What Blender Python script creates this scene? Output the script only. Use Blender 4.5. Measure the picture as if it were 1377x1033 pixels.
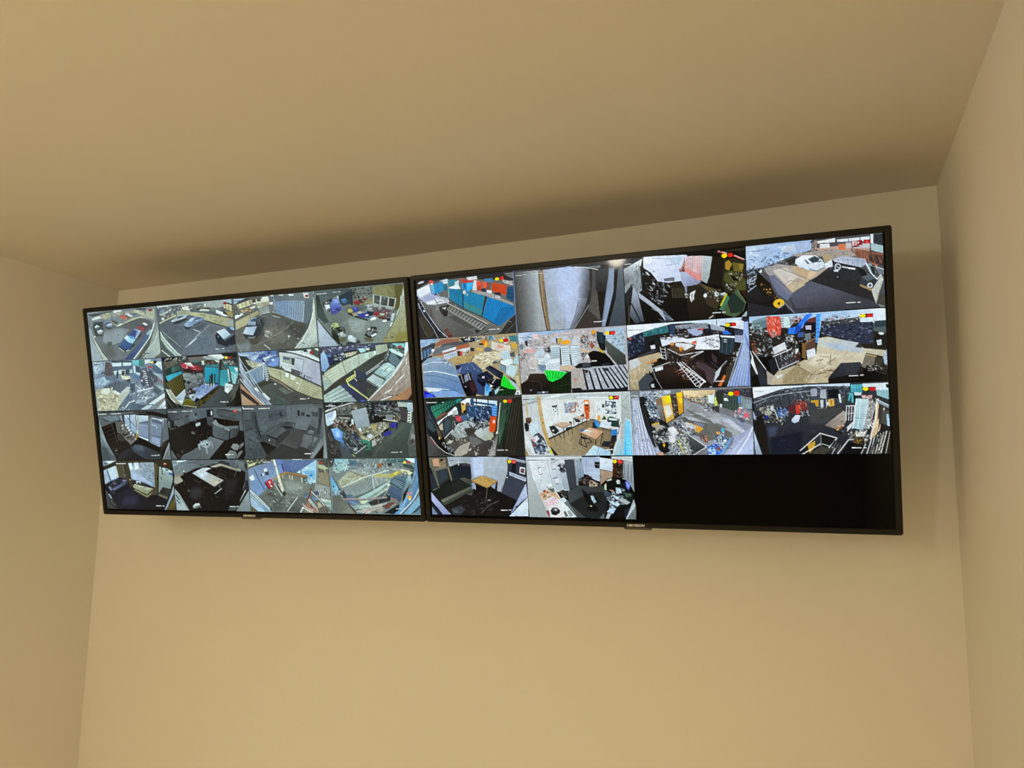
import bpy, bmesh, math, random
import numpy as np
from mathutils import Matrix, Vector, Euler

# ------------------------------------------------------------------ scene, camera, light
for o in list(bpy.data.objects):
    bpy.data.objects.remove(o, do_unlink=True)
scene = bpy.context.scene
C = scene.collection
Z0 = 1.795                                   # everything measured from the monitors' line; floor is z = 0

cam_data = bpy.data.cameras.new('camera')
cam_data.sensor_fit = 'HORIZONTAL'
cam_data.sensor_width = 36.0
cam_data.lens = 1019.7 / 1377.0 * 36.0
cam_data.clip_start = 0.01
cam = bpy.data.objects.new('camera', cam_data)
C.objects.link(cam)
right = Vector((0.92754648, 0.37358795, 0.00946377))
fwd = Vector((-0.37098750, 0.91744938, 0.14371819))
up = Vector((0.04500886, -0.13681625, 0.98957340))
m = Matrix((right, up, -fwd)).transposed().to_4x4()
m.translation = Vector((1.56381, -1.71705, -0.13203 + Z0))
cam.matrix_world = m
scene.camera = cam

world = bpy.data.worlds.new('world')
scene.world = world
world.use_nodes = True
world.node_tree.nodes['Background'].inputs[0].default_value = (0.0, 0.0, 0.0, 1)
world.node_tree.nodes['Background'].inputs[1].default_value = 0.0

vs = scene.view_settings
vs.view_transform = 'Standard'
vs.look = 'None'
vs.gamma = 1.0
vs.use_curve_mapping = False
vs.exposure = 0.0
LEFT_STRENGTH = 115.0
GLINT_STRENGTH = 150.0
DOWN_POWER = 97.0
DOWN_ANGLE = 80.0
DOWNLIGHTS = ((0.02, -1.60, 'nearer the left wall'), (1.45, -1.58, 'nearer the right wall'))
LEFT_LAMP = (-0.40, -2.10, 0.27 + Z0)
GLINT_LAMP = (0.655, -2.66, 0.098 + Z0)
LAMP_COLOUR = (1.0, 0.86, 0.54)


# ------------------------------------------------------------------ helpers
def srgb(h):
    v = [int(h[i:i + 2], 16) / 255 for i in (0, 2, 4)]
    return tuple(x / 12.92 if x <= .04045 else ((x + .055) / 1.055) ** 2.4 for x in v)


def new_mat(name):
    mt = bpy.data.materials.new(name)
    mt.use_nodes = True
    nt = mt.node_tree
    return mt, nt, nt.nodes['Principled BSDF']


def paint(name, col, var=0.03, bump=0.25, scale=420, rough=0.75):
    mt, nt, b = new_mat(name)
    tc = nt.nodes.new('ShaderNodeTexCoord')
    n1 = nt.nodes.new('ShaderNodeTexNoise')
    n1.inputs['Scale'].default_value = 2.2
    n1.inputs['Detail'].default_value = 4
    nt.links.new(tc.outputs['Object'], n1.inputs['Vector'])
    mx = nt.nodes.new('ShaderNodeMix')
    mx.data_type = 'RGBA'
    nt.links.new(n1.outputs['Fac'], mx.inputs['Factor'])
    mx.inputs['A'].default_value = (*[c * (1 - var) for c in col], 1)
    mx.inputs['B'].default_value = (*[min(1, c * (1 + var)) for c in col], 1)
    nt.links.new(mx.outputs['Result'], b.inputs['Base Color'])
    n2 = nt.nodes.new('ShaderNodeTexNoise')            # roller stipple
    n2.inputs['Scale'].default_value = scale
    n2.inputs['Detail'].default_value = 2
    nt.links.new(tc.outputs['Object'], n2.inputs['Vector'])
    n3 = nt.nodes.new('ShaderNodeTexNoise')            # slow plaster waves
    n3.inputs['Scale'].default_value = 5
    nt.links.new(tc.outputs['Object'], n3.inputs['Vector'])
    b1 = nt.nodes.new('ShaderNodeBump')
    b1.inputs['Strength'].default_value = bump
    b1.inputs['Distance'].default_value = 0.0006
    nt.links.new(n2.outputs['Fac'], b1.inputs['Height'])
    b2 = nt.nodes.new('ShaderNodeBump')
    b2.inputs['Strength'].default_value = 0.25
    b2.inputs['Distance'].default_value = 0.006
    nt.links.new(n3.outputs['Fac'], b2.inputs['Height'])
    nt.links.new(b2.outputs['Normal'], b1.inputs['Normal'])
    nt.links.new(b1.outputs['Normal'], b.inputs['Normal'])
    b.inputs['Roughness'].default_value = rough
    b.inputs['Specular IOR Level'].default_value = 0.25
    return mt


def plain(name, col, rough=0.5, spec=0.5, metal=0.0, grain=0.0):
    mt, nt, b = new_mat(name)
    b.inputs['Base Color'].default_value = (*col, 1)
    b.inputs['Roughness'].default_value = rough
    b.inputs['Specular IOR Level'].default_value = spec
    b.inputs['Metallic'].default_value = metal
    n = nt.nodes.new('ShaderNodeTexNoise')
    n.inputs['Scale'].default_value = 900
    r = nt.nodes.new('ShaderNodeMapRange')
    r.inputs['To Min'].default_value = rough * .88
    r.inputs['To Max'].default_value = min(1, rough * 1.12)
    nt.links.new(n.outputs['Fac'], r.inputs['Value'])
    nt.links.new(r.outputs['Result'], b.inputs['Roughness'])
    return mt


WALL_COL = (0.80, 0.755, 0.66)
M = {
    'wall': paint('wall_paint', WALL_COL),
    'ceiling': paint('ceiling_paint', (0.70, 0.635, 0.535), bump=0.2),
    'floor': plain('floor_carpet', (0.74, 0.68, 0.58), 0.9, 0.1),
    'bezel': plain('bezel_plastic', (0.0095, 0.0082, 0.0060), 0.34, 0.20),
    'edge': plain('edge_plastic', (0.006, 0.006, 0.006), 0.45, 0.4),
    'glass': plain('panel_black', (0.0004, 0.0004, 0.0004), 0.05, 0.07),
    'housing': plain('housing_plastic', (0.02, 0.02, 0.02), 0.6, 0.3),
    'steel': plain('bracket_steel', (0.05, 0.05, 0.05), 0.4, 0.5, 0.8),
    'letter': plain('silver_print', (0.93, 0.93, 0.92), 0.35, 0.5),
    'tab': plain('smoked_tab', (0.10, 0.085, 0.065), 0.2, 0.5),
    'white_plastic': plain('white_plastic', (0.75, 0.73, 0.70), 0.4, 0.5),
}


def emissive(name, col, strength):
    mt, nt, b = new_mat(name)
    b.inputs['Base Color'].default_value = (*col, 1)
    b.inputs['Emission Color'].default_value = (*col, 1)
    b.inputs['Emission Strength'].default_value = strength
    return mt


M['lens'] = emissive('lit_lens', LAMP_COLOUR, 12.0)
M['bulb_mid'] = emissive('lit_mid_globe', (1.0, 0.93, 0.78), GLINT_STRENGTH)
M['bulb_small'] = emissive('lit_small_globe', LAMP_COLOUR, LEFT_STRENGTH)


def feed_material():
    mt, nt, b = new_mat('screen_picture')
    a = nt.nodes.new('ShaderNodeVertexColor')
    a.layer_name = 'picture'
    b.inputs['Base Color'].default_value = (0.0004, 0.0004, 0.0004, 1)
    b.inputs['Roughness'].default_value = 0.05
    b.inputs['Specular IOR Level'].default_value = 0.07
    nt.links.new(a.outputs['Color'], b.inputs['Emission Color'])
    b.inputs['Emission Strength'].default_value = 1.0
    mt.cycles.emission_sampling = 'NONE'         # large dim screens: found by bounced rays, no light list of a million triangles
    return mt


M['feed'] = feed_material()


def link_obj(name, mesh, mat=None, parent=None):
    o = bpy.data.objects.new(name, mesh)
    C.objects.link(o)
    if mat is not None and len(mesh.materials) == 0:
        mesh.materials.append(M[mat])
    if parent is not None:
        o.parent = parent
    return o


def from_bm(name, bm, mat, parent=None, smooth=False):
    me = bpy.data.meshes.new(name)
    bmesh.ops.recalc_face_normals(bm, faces=bm.faces[:])
    bm.to_mesh(me)
    bm.free()
    if smooth:
        for p in me.polygons:
            p.use_smooth = True
    return link_obj(name, me, mat, parent)


def from_data(name, verts, faces, mat, parent=None):
    me = bpy.data.meshes.new(name)
    me.from_pydata(verts, [], faces)
    me.update()
    return link_obj(name, me, mat, parent)


def add_box(bm, lo, hi, bev=0.0, seg=2):
    r = bmesh.ops.create_cube(bm, size=1)
    vs_ = r['verts']
    for v in vs_:
        v.co = Vector([lo[i] + (v.co[i] + .5) * (hi[i] - lo[i]) for i in range(3)])
    if bev > 0:
        es = list({e for v in vs_ for e in v.link_edges})
        bmesh.ops.bevel(bm, geom=es, offset=bev, segments=seg, affect='EDGES', profile=0.5)


def lathe(bm, prof, n=32, centre=(0, 0, 0), axis='z'):
    rings = []
    for (r, h) in prof:
        ring = []
        for i in range(n):
            a = 2 * math.pi * i / n
            p = (r * math.cos(a), r * math.sin(a), h) if axis == 'z' else (r * math.cos(a), h, r * math.sin(a))
            ring.append(bm.verts.new(Vector(p) + Vector(centre)))
        rings.append(ring)
    for a, b in zip(rings, rings[1:]):
        for i in range(n):
            bm.faces.new((a[i], a[(i + 1) % n], b[(i + 1) % n], b[i]))
    bm.faces.new(rings[0])
    bm.faces.new(rings[-1])


# ------------------------------------------------------------------ the room
XL, XR, YF = -0.4924, 1.8160, -2.85
ZC = 0.5047 + Z0
TH = 0.08


def xr_at(z):                                   # the right wall leans by a few millimetres
    return XR + 0.0075 * (z - Z0 - 0.48) / 0.85


def zc_at(x):                                   # ceiling line along the back wall is not quite level
    pts = [(-.7, .5005), (-.4924, .5009), (.568, .4999), (1.349, .5046), (1.818, .5106), (2.1, .512)]
    for (a, za), (b, zb) in zip(pts, pts[1:]):
        if x <= b:
            return Z0 + za + (zb - za) * (x - a) / (b - a)
    return Z0 + pts[-1][1]


def slab(name, front, back, mat):               # two matching vertex grids joined at the rim
    n, k = len(front), len(front[0])
    v, f = [], []
    for g in (front, back):
        for row in g:
            v += row
    idx = lambda s, i, j: s * n * k + i * k + j
    for i in range(n - 1):
        for j in range(k - 1):
            f.append((idx(0, i, j), idx(0, i, j + 1), idx(0, i + 1, j + 1), idx(0, i + 1, j)))
            f.append((idx(1, i, j), idx(1, i + 1, j), idx(1, i + 1, j + 1), idx(1, i, j + 1)))
    for j in range(k - 1):
        f.append((idx(0, 0, j), idx(1, 0, j), idx(1, 0, j + 1), idx(0, 0, j + 1)))
        f.append((idx(0, n - 1, j), idx(0, n - 1, j + 1), idx(1, n - 1, j + 1), idx(1, n - 1, j)))
    for i in range(n - 1):
        f.append((idx(0, i, 0), idx(0, i + 1, 0), idx(1, i + 1, 0), idx(1, i, 0)))
        f.append((idx(0, i, k - 1), idx(1, i, k - 1), idx(1, i + 1, k - 1), idx(0, i + 1, k - 1)))
    me = bpy.data.meshes.new(name)
    me.from_pydata(v, [], f)
    bm = bmesh.new()
    bm.from_mesh(me)
    bmesh.ops.recalc_face_normals(bm, faces=bm.faces[:])
    bm.to_mesh(me)
    bm.free()
    o = link_obj(name, me, mat)
    o['kind'] = 'structure'
    return o


xs = [XL - TH, XL, .1, .568, 1.0, 1.349, 1.818, 1.818 + TH]
ys = [0.0 + TH, 0.0, -.3, -.8, -1.6, YF, YF - TH]
HALF = 0.5
slab('wall_back', [[(x, 0, 0), (x, 0, zc_at(x))] for x in [XL, .1, .568, 1.0, 1.349, 1.8155]],
     [[(x, TH, 0), (x, TH, zc_at(x))] for x in [XL, .1, .568, 1.0, 1.349, 1.8155]], 'wall')
slab('wall_left', [[(XL, y, 0), (XL, y, zc_at(XL))] for y in (TH, YF - TH)],
     [[(XL - TH, y, 0), (XL - TH, y, zc_at(XL))] for y in (TH, YF - TH)], 'wall')
slab('wall_right', [[(xr_at(0), y, 0), (xr_at(zc_at(1.817)), y, zc_at(1.817))] for y in (TH, YF - TH)],
     [[(xr_at(0) + TH, y, 0), (xr_at(zc_at(1.817)) + TH, y, zc_at(1.817))] for y in (TH, YF - TH)], 'wall')
slab('wall_front', [[(x, YF, 0), (x, YF, zc_at(x))] for x in (XL, 1.8155)],
     [[(x, YF - TH, 0), (x, YF - TH, zc_at(x))] for x in (XL, 1.8155)], 'wall')
slab('ceiling', [[(x, y, zc_at(x)) for y in (TH, YF - TH)] for x in xs],
     [[(x, y, ZC + .1) for y in (TH, YF - TH)] for x in xs], 'ceiling')
slab('floor', [[(XL - TH, y, 0) for y in (TH, YF - TH)], [(1.82 + TH, y, 0) for y in (TH, YF - TH)]],
     [[(XL - TH, y, -.1) for y in (TH, YF - TH)], [(1.82 + TH, y, -.1) for y in (TH, YF - TH)]], 'floor')


# ------------------------------------------------------------------ screen pictures (flat pictures, drawn shape by shape)
class Canvas:
    def __init__(self, w, h):
        self.w, self.h = w, h
        self.a = np.zeros((h, w, 3), np.float32)
        self.blur = 0.0
        self.alpha = 1.0

    def _xy(self, pts):
        p = np.asarray(pts, np.float32)
        return p * np.array([self.w / 1000, self.h / 1000], np.float32)

    def _mask(self, p):
        pad = int(self.blur * 1.6) + 1 if self.blur else 0
        x0 = max(0, int(math.floor(p[:, 0].min())) - pad)
        x1 = min(self.w, int(math.ceil(p[:, 0].max())) + 1 + pad)
        y0 = max(0, int(math.floor(p[:, 1].min())) - pad)
        y1 = min(self.h, int(math.ceil(p[:, 1].max())) + 1 + pad)
        if x0 >= x1 or y0 >= y1:
            return None
        px = np.arange(x0, x1, dtype=np.float32) + .5
        py = (np.arange(y0, y1, dtype=np.float32) + .5)[:, None]
        mk = np.zeros((y1 - y0, x1 - x0), bool)
        n = len(p)
        for i in range(n):
            ax, ay = p[i]
            bx, by = p[(i + 1) % n]
            if ay == by:
                continue
            c = (ay > py) != (by > py)
            xc = ax + (py - ay) * (bx - ax) / (by - ay)
            mk ^= c & (px < xc)
        return x0, x1, y0, y1, mk

    def _put(self, r, col):
        if r is None:
            return
        x0, x1, y0, y1, mk = r
        sub = self.a[y0:y1, x0:x1]
        if self.alpha < 1:
            sub[mk] = sub[mk] * (1 - self.alpha) + col * self.alpha
            return
        if self.blur:
            k = max(1, int(self.blur * .6))
            g = mk.astype(np.float32)
            for _ in range(2):
                for ax in (0, 1):
                    q = np.pad(g, [(k, k) if a == ax else (0, 0) for a in (0, 1)], mode='edge')
                    cs = np.cumsum(q, axis=ax)
                    z = np.zeros_like(np.take(cs, [0], axis=ax))
                    cs = np.concatenate([z, cs], axis=ax)
                    n = g.shape[ax]
                    g = (np.take(cs, np.arange(2 * k + 1, 2 * k + 1 + n), axis=ax) - np.take(cs, np.arange(n), axis=ax)) / (2 * k + 1)
            g = g[..., None]
            sub[...] = sub * (1 - g) + col * g
        elif isinstance(col, np.ndarray) and col.ndim == 3:
            sub[mk] = col[mk]
        else:
            sub[mk] = col

    def poly(self, col, pts):
        self._put(self._mask(self._xy(pts)), np.asarray(col, np.float32))

    def grad(self, c0, c1, a, b, pts):
        r = self._mask(self._xy(pts))
        if r is None:
            return
        x0, x1, y0, y1, mk = r
        A, B = self._xy([a, b])
        d = B - A
        L = max(1e-6, float(d @ d))
        px = np.arange(x0, x1, dtype=np.float32) + .5
        py = (np.arange(y0, y1, dtype=np.float32) + .5)[:, None]
        t = np.clip(((px - A[0]) * d[0] + (py - A[1]) * d[1]) / L, 0, 1)[..., None]
        self._put(r, np.asarray(c0, np.float32) * (1 - t) + np.asarray(c1, np.float32) * t)

    def raw(self, col, p):
        self._put(self._mask(np.asarray(p, np.float32)), np.asarray(col, np.float32))

    def line(self, col, w, pts):
        P = self._xy(pts)
        hw = max(.55, w * self.w / 2000)
        for a, b in zip(P, P[1:]):
            d = b - a
            L = float(np.hypot(*d))
            if L < 1e-4:
                continue
            u = d / L
            n = np.array([-u[1], u[0]]) * hw
            e = u * hw * .4
            self.raw(col, [a - e + n, b + e + n, b + e - n, a - e - n])

    def ellipse(self, col, c, r, ang):
        c = self._xy([c])[0]
        rx, ry = r[0] * self.w / 1000, r[1] * self.h / 1000
        t = np.linspace(0, 2 * math.pi, 20, endpoint=False)
        a = math.radians(ang)
        x, y = rx * np.cos(t), ry * np.sin(t)
        self.raw(col, np.stack([c[0] + x * math.cos(a) - y * math.sin(a), c[1] + x * math.sin(a) + y * math.cos(a)], 1))

    def clutter(self, seed, n, smin, smax, el, ang, pal, pts):
        rng = random.Random(seed)
        P = self._xy(pts)
        r = self._mask(P)
        if r is None:
            return
        x0, x1, y0, y1, mk = r
        ys_, xs_ = np.nonzero(mk)
        if len(xs_) == 0:
            return
        s = self.w / 1000
        keep, self.blur = self.blur, 0.0
        for _ in range(n):
            self.alpha = rng.uniform(.5, .9)
            i = rng.randrange(len(xs_))
            cx, cy = x0 + xs_[i] + rng.random(), y0 + ys_[i] + rng.random()
            L = rng.uniform(smin, smax) * s / 2
            W = max(.5, L / (el * rng.uniform(.7, 1.4)))
            a = math.radians(ang + rng.gauss(0, 22) + (90 if el < 2.6 and rng.random() < .35 else 0))
            u = np.array([math.cos(a), math.sin(a)])
            v = np.array([-u[1], u[0]])
            c = np.array([cx, cy])
            k = rng.uniform(.7, 1)
            self.raw(pal[rng.randrange(len(pal))],
                     [c - u * L - v * W * k, c + u * L - v * W, c + u * L * k + v * W, c - u * L + v * W])
        self.alpha, self.blur = 1.0, keep


GLYPH = {'9': '111101111001111', '+': '000010111010000'}


def hexc(h):
    return np.array([int(h[i:i + 2], 16) / 255 for i in (0, 2, 4)], np.float32)


def pts_of(toks):
    return [tuple(float(v) for v in t.split(',')) for t in toks]


def draw_feed(lines, w, h):
    cv = Canvas(w, h)
    for ln in lines:
        t = ln.split()
        op = t[0]
        if op == 'f':
            cv.a[...] = hexc(t[1])
        elif op == 'b':
            cv.blur = float(t[1]) * w / 1000
        elif op == 'p':
            cv.poly(hexc(t[1]), pts_of(t[2:]))
        elif op == 'l':
            cv.line(hexc(t[1]), float(t[2]), pts_of(t[3:]))
        elif op == 'e':
            cv.ellipse(hexc(t[1]), pts_of([t[2]])[0], pts_of([t[3]])[0], float(t[4]))
        elif op == 'g':
            i = t.index('|')
            q = pts_of(t[3:i])
            cv.grad(hexc(t[1]), hexc(t[2]), q[0], q[1], pts_of(t[i + 1:]))
        elif op == 's':
            q = np.array(pts_of(t[4:8]))
            n = int(t[3])
            for k in range(n):
                f = k / max(1, n - 1)
                cv.line(hexc(t[1]), float(t[2]), [q[0] * (1 - f) + q[2] * f, q[1] * (1 - f) + q[3] * f])
        elif op == 'n':
            i = t.index('|')
            cv.clutter(int(t[1]), int(t[2]), float(t[3]), float(t[4]), float(t[5]), float(t[6]),
                       [hexc(c) for c in t[7].split(',')], pts_of(t[i + 1:]))
        elif op == 't':
            a, b = np.array(pts_of(t[2:4]))
            hh, tx = float(t[4]), t[5]
            step = (b - a) / len(tx)
            for k, ch in enumerate(tx):
                g = GLYPH[ch]
                for r_ in range(5):
                    for c_ in range(3):
                        if g[r_ * 3 + c_] == '1':
                            o = a + step * (k + c_ / 4) + np.array([0, -hh * (5 - r_) / 5])
                            d = step / 4
                            cv.poly(hexc(t[1]), [o, o + d, o + d + (0, hh / 5), o + (0, hh / 5)])
    return cv.a


def soft(a, k):
    for ax in (0, 1):
        q = np.pad(a, [(k, k) if i == ax else (0, 0) for i in range(3)], mode='edge')
        n = a.shape[ax]
        a = sum(np.take(q, np.arange(j, j + n), axis=ax) for j in range(2 * k + 1)) / (2 * k + 1)
    return a


def finish(img, seed, sat, gam, tint):
    # sensor grain and the crisp edges of a small video window
    rs = np.random.RandomState(seed)
    h, w, _ = img.shape
    g = np.zeros((h, w), np.float32)
    for step, amp in ((9, .018), (4, .022), (2, .022), (1, .02)):
        n = rs.standard_normal((h // step + 2, w // step + 2)).astype(np.float32)
        yy, xx = np.arange(h) / step, np.arange(w) / step
        yi, xi = yy.astype(int), xx.astype(int)
        fy, fx = (yy - yi)[:, None], (xx - xi)[None]
        g += amp * ((n[yi][:, xi] * (1 - fx) + n[yi][:, xi + 1] * fx) * (1 - fy) + (n[yi + 1][:, xi] * (1 - fx) + n[yi + 1][:, xi + 1] * fx) * fy)
    grey = img @ np.array([.3, .59, .11], np.float32)
    sa = sat + .2 * np.clip((img.max(-1) - img.min(-1)) * 1.6 - .3, 0, 1)          # strong colours keep their strength
    img = np.clip(grey[..., None] + (img - grey[..., None]) * sa[..., None], 0, 1) ** gam * np.array(tint, np.float32)
    img = img * (1 + g[..., None]) + .012 * g[..., None]
    return np.clip(img + .30 * (img - soft(img, 2)), 0, 1)


def picture_mesh(name, img, x0, x1, z0, z1, y):
    h, w, _ = img.shape
    gx, gz = np.meshgrid(np.linspace(x0, x1, w), np.linspace(z1, z0, h))
    co = np.stack([gx, np.full_like(gx, y), gz], -1).astype(np.float32).reshape(-1, 3)
    i = np.arange((h - 1) * (w - 1))
    r, c = i // (w - 1), i % (w - 1)
    a = r * w + c
    quads = np.stack([a, a + w, a + w + 1, a + 1], 1).astype(np.int32)
    me = bpy.data.meshes.new(name)
    me.vertices.add(len(co))
    me.vertices.foreach_set('co', co.ravel())
    me.loops.add(quads.size)
    me.loops.foreach_set('vertex_index', quads.ravel())
    me.polygons.add(len(quads))
    me.polygons.foreach_set('loop_start', np.arange(0, quads.size, 4, dtype=np.int32))
    me.update(calc_edges=True)
    at = me.color_attributes.new('picture', 'FLOAT_COLOR', 'POINT')
    s = np.clip(img, 0, 1).reshape(-1, 3)
    lin = np.where(s <= .04045, s / 12.92, ((s + .055) / 1.055) ** 2.4)
    rgba = np.concatenate([lin, np.ones((len(lin), 1))], 1).astype(np.float32)
    at.data.foreach_set('color', rgba.ravel())
    return me


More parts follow.
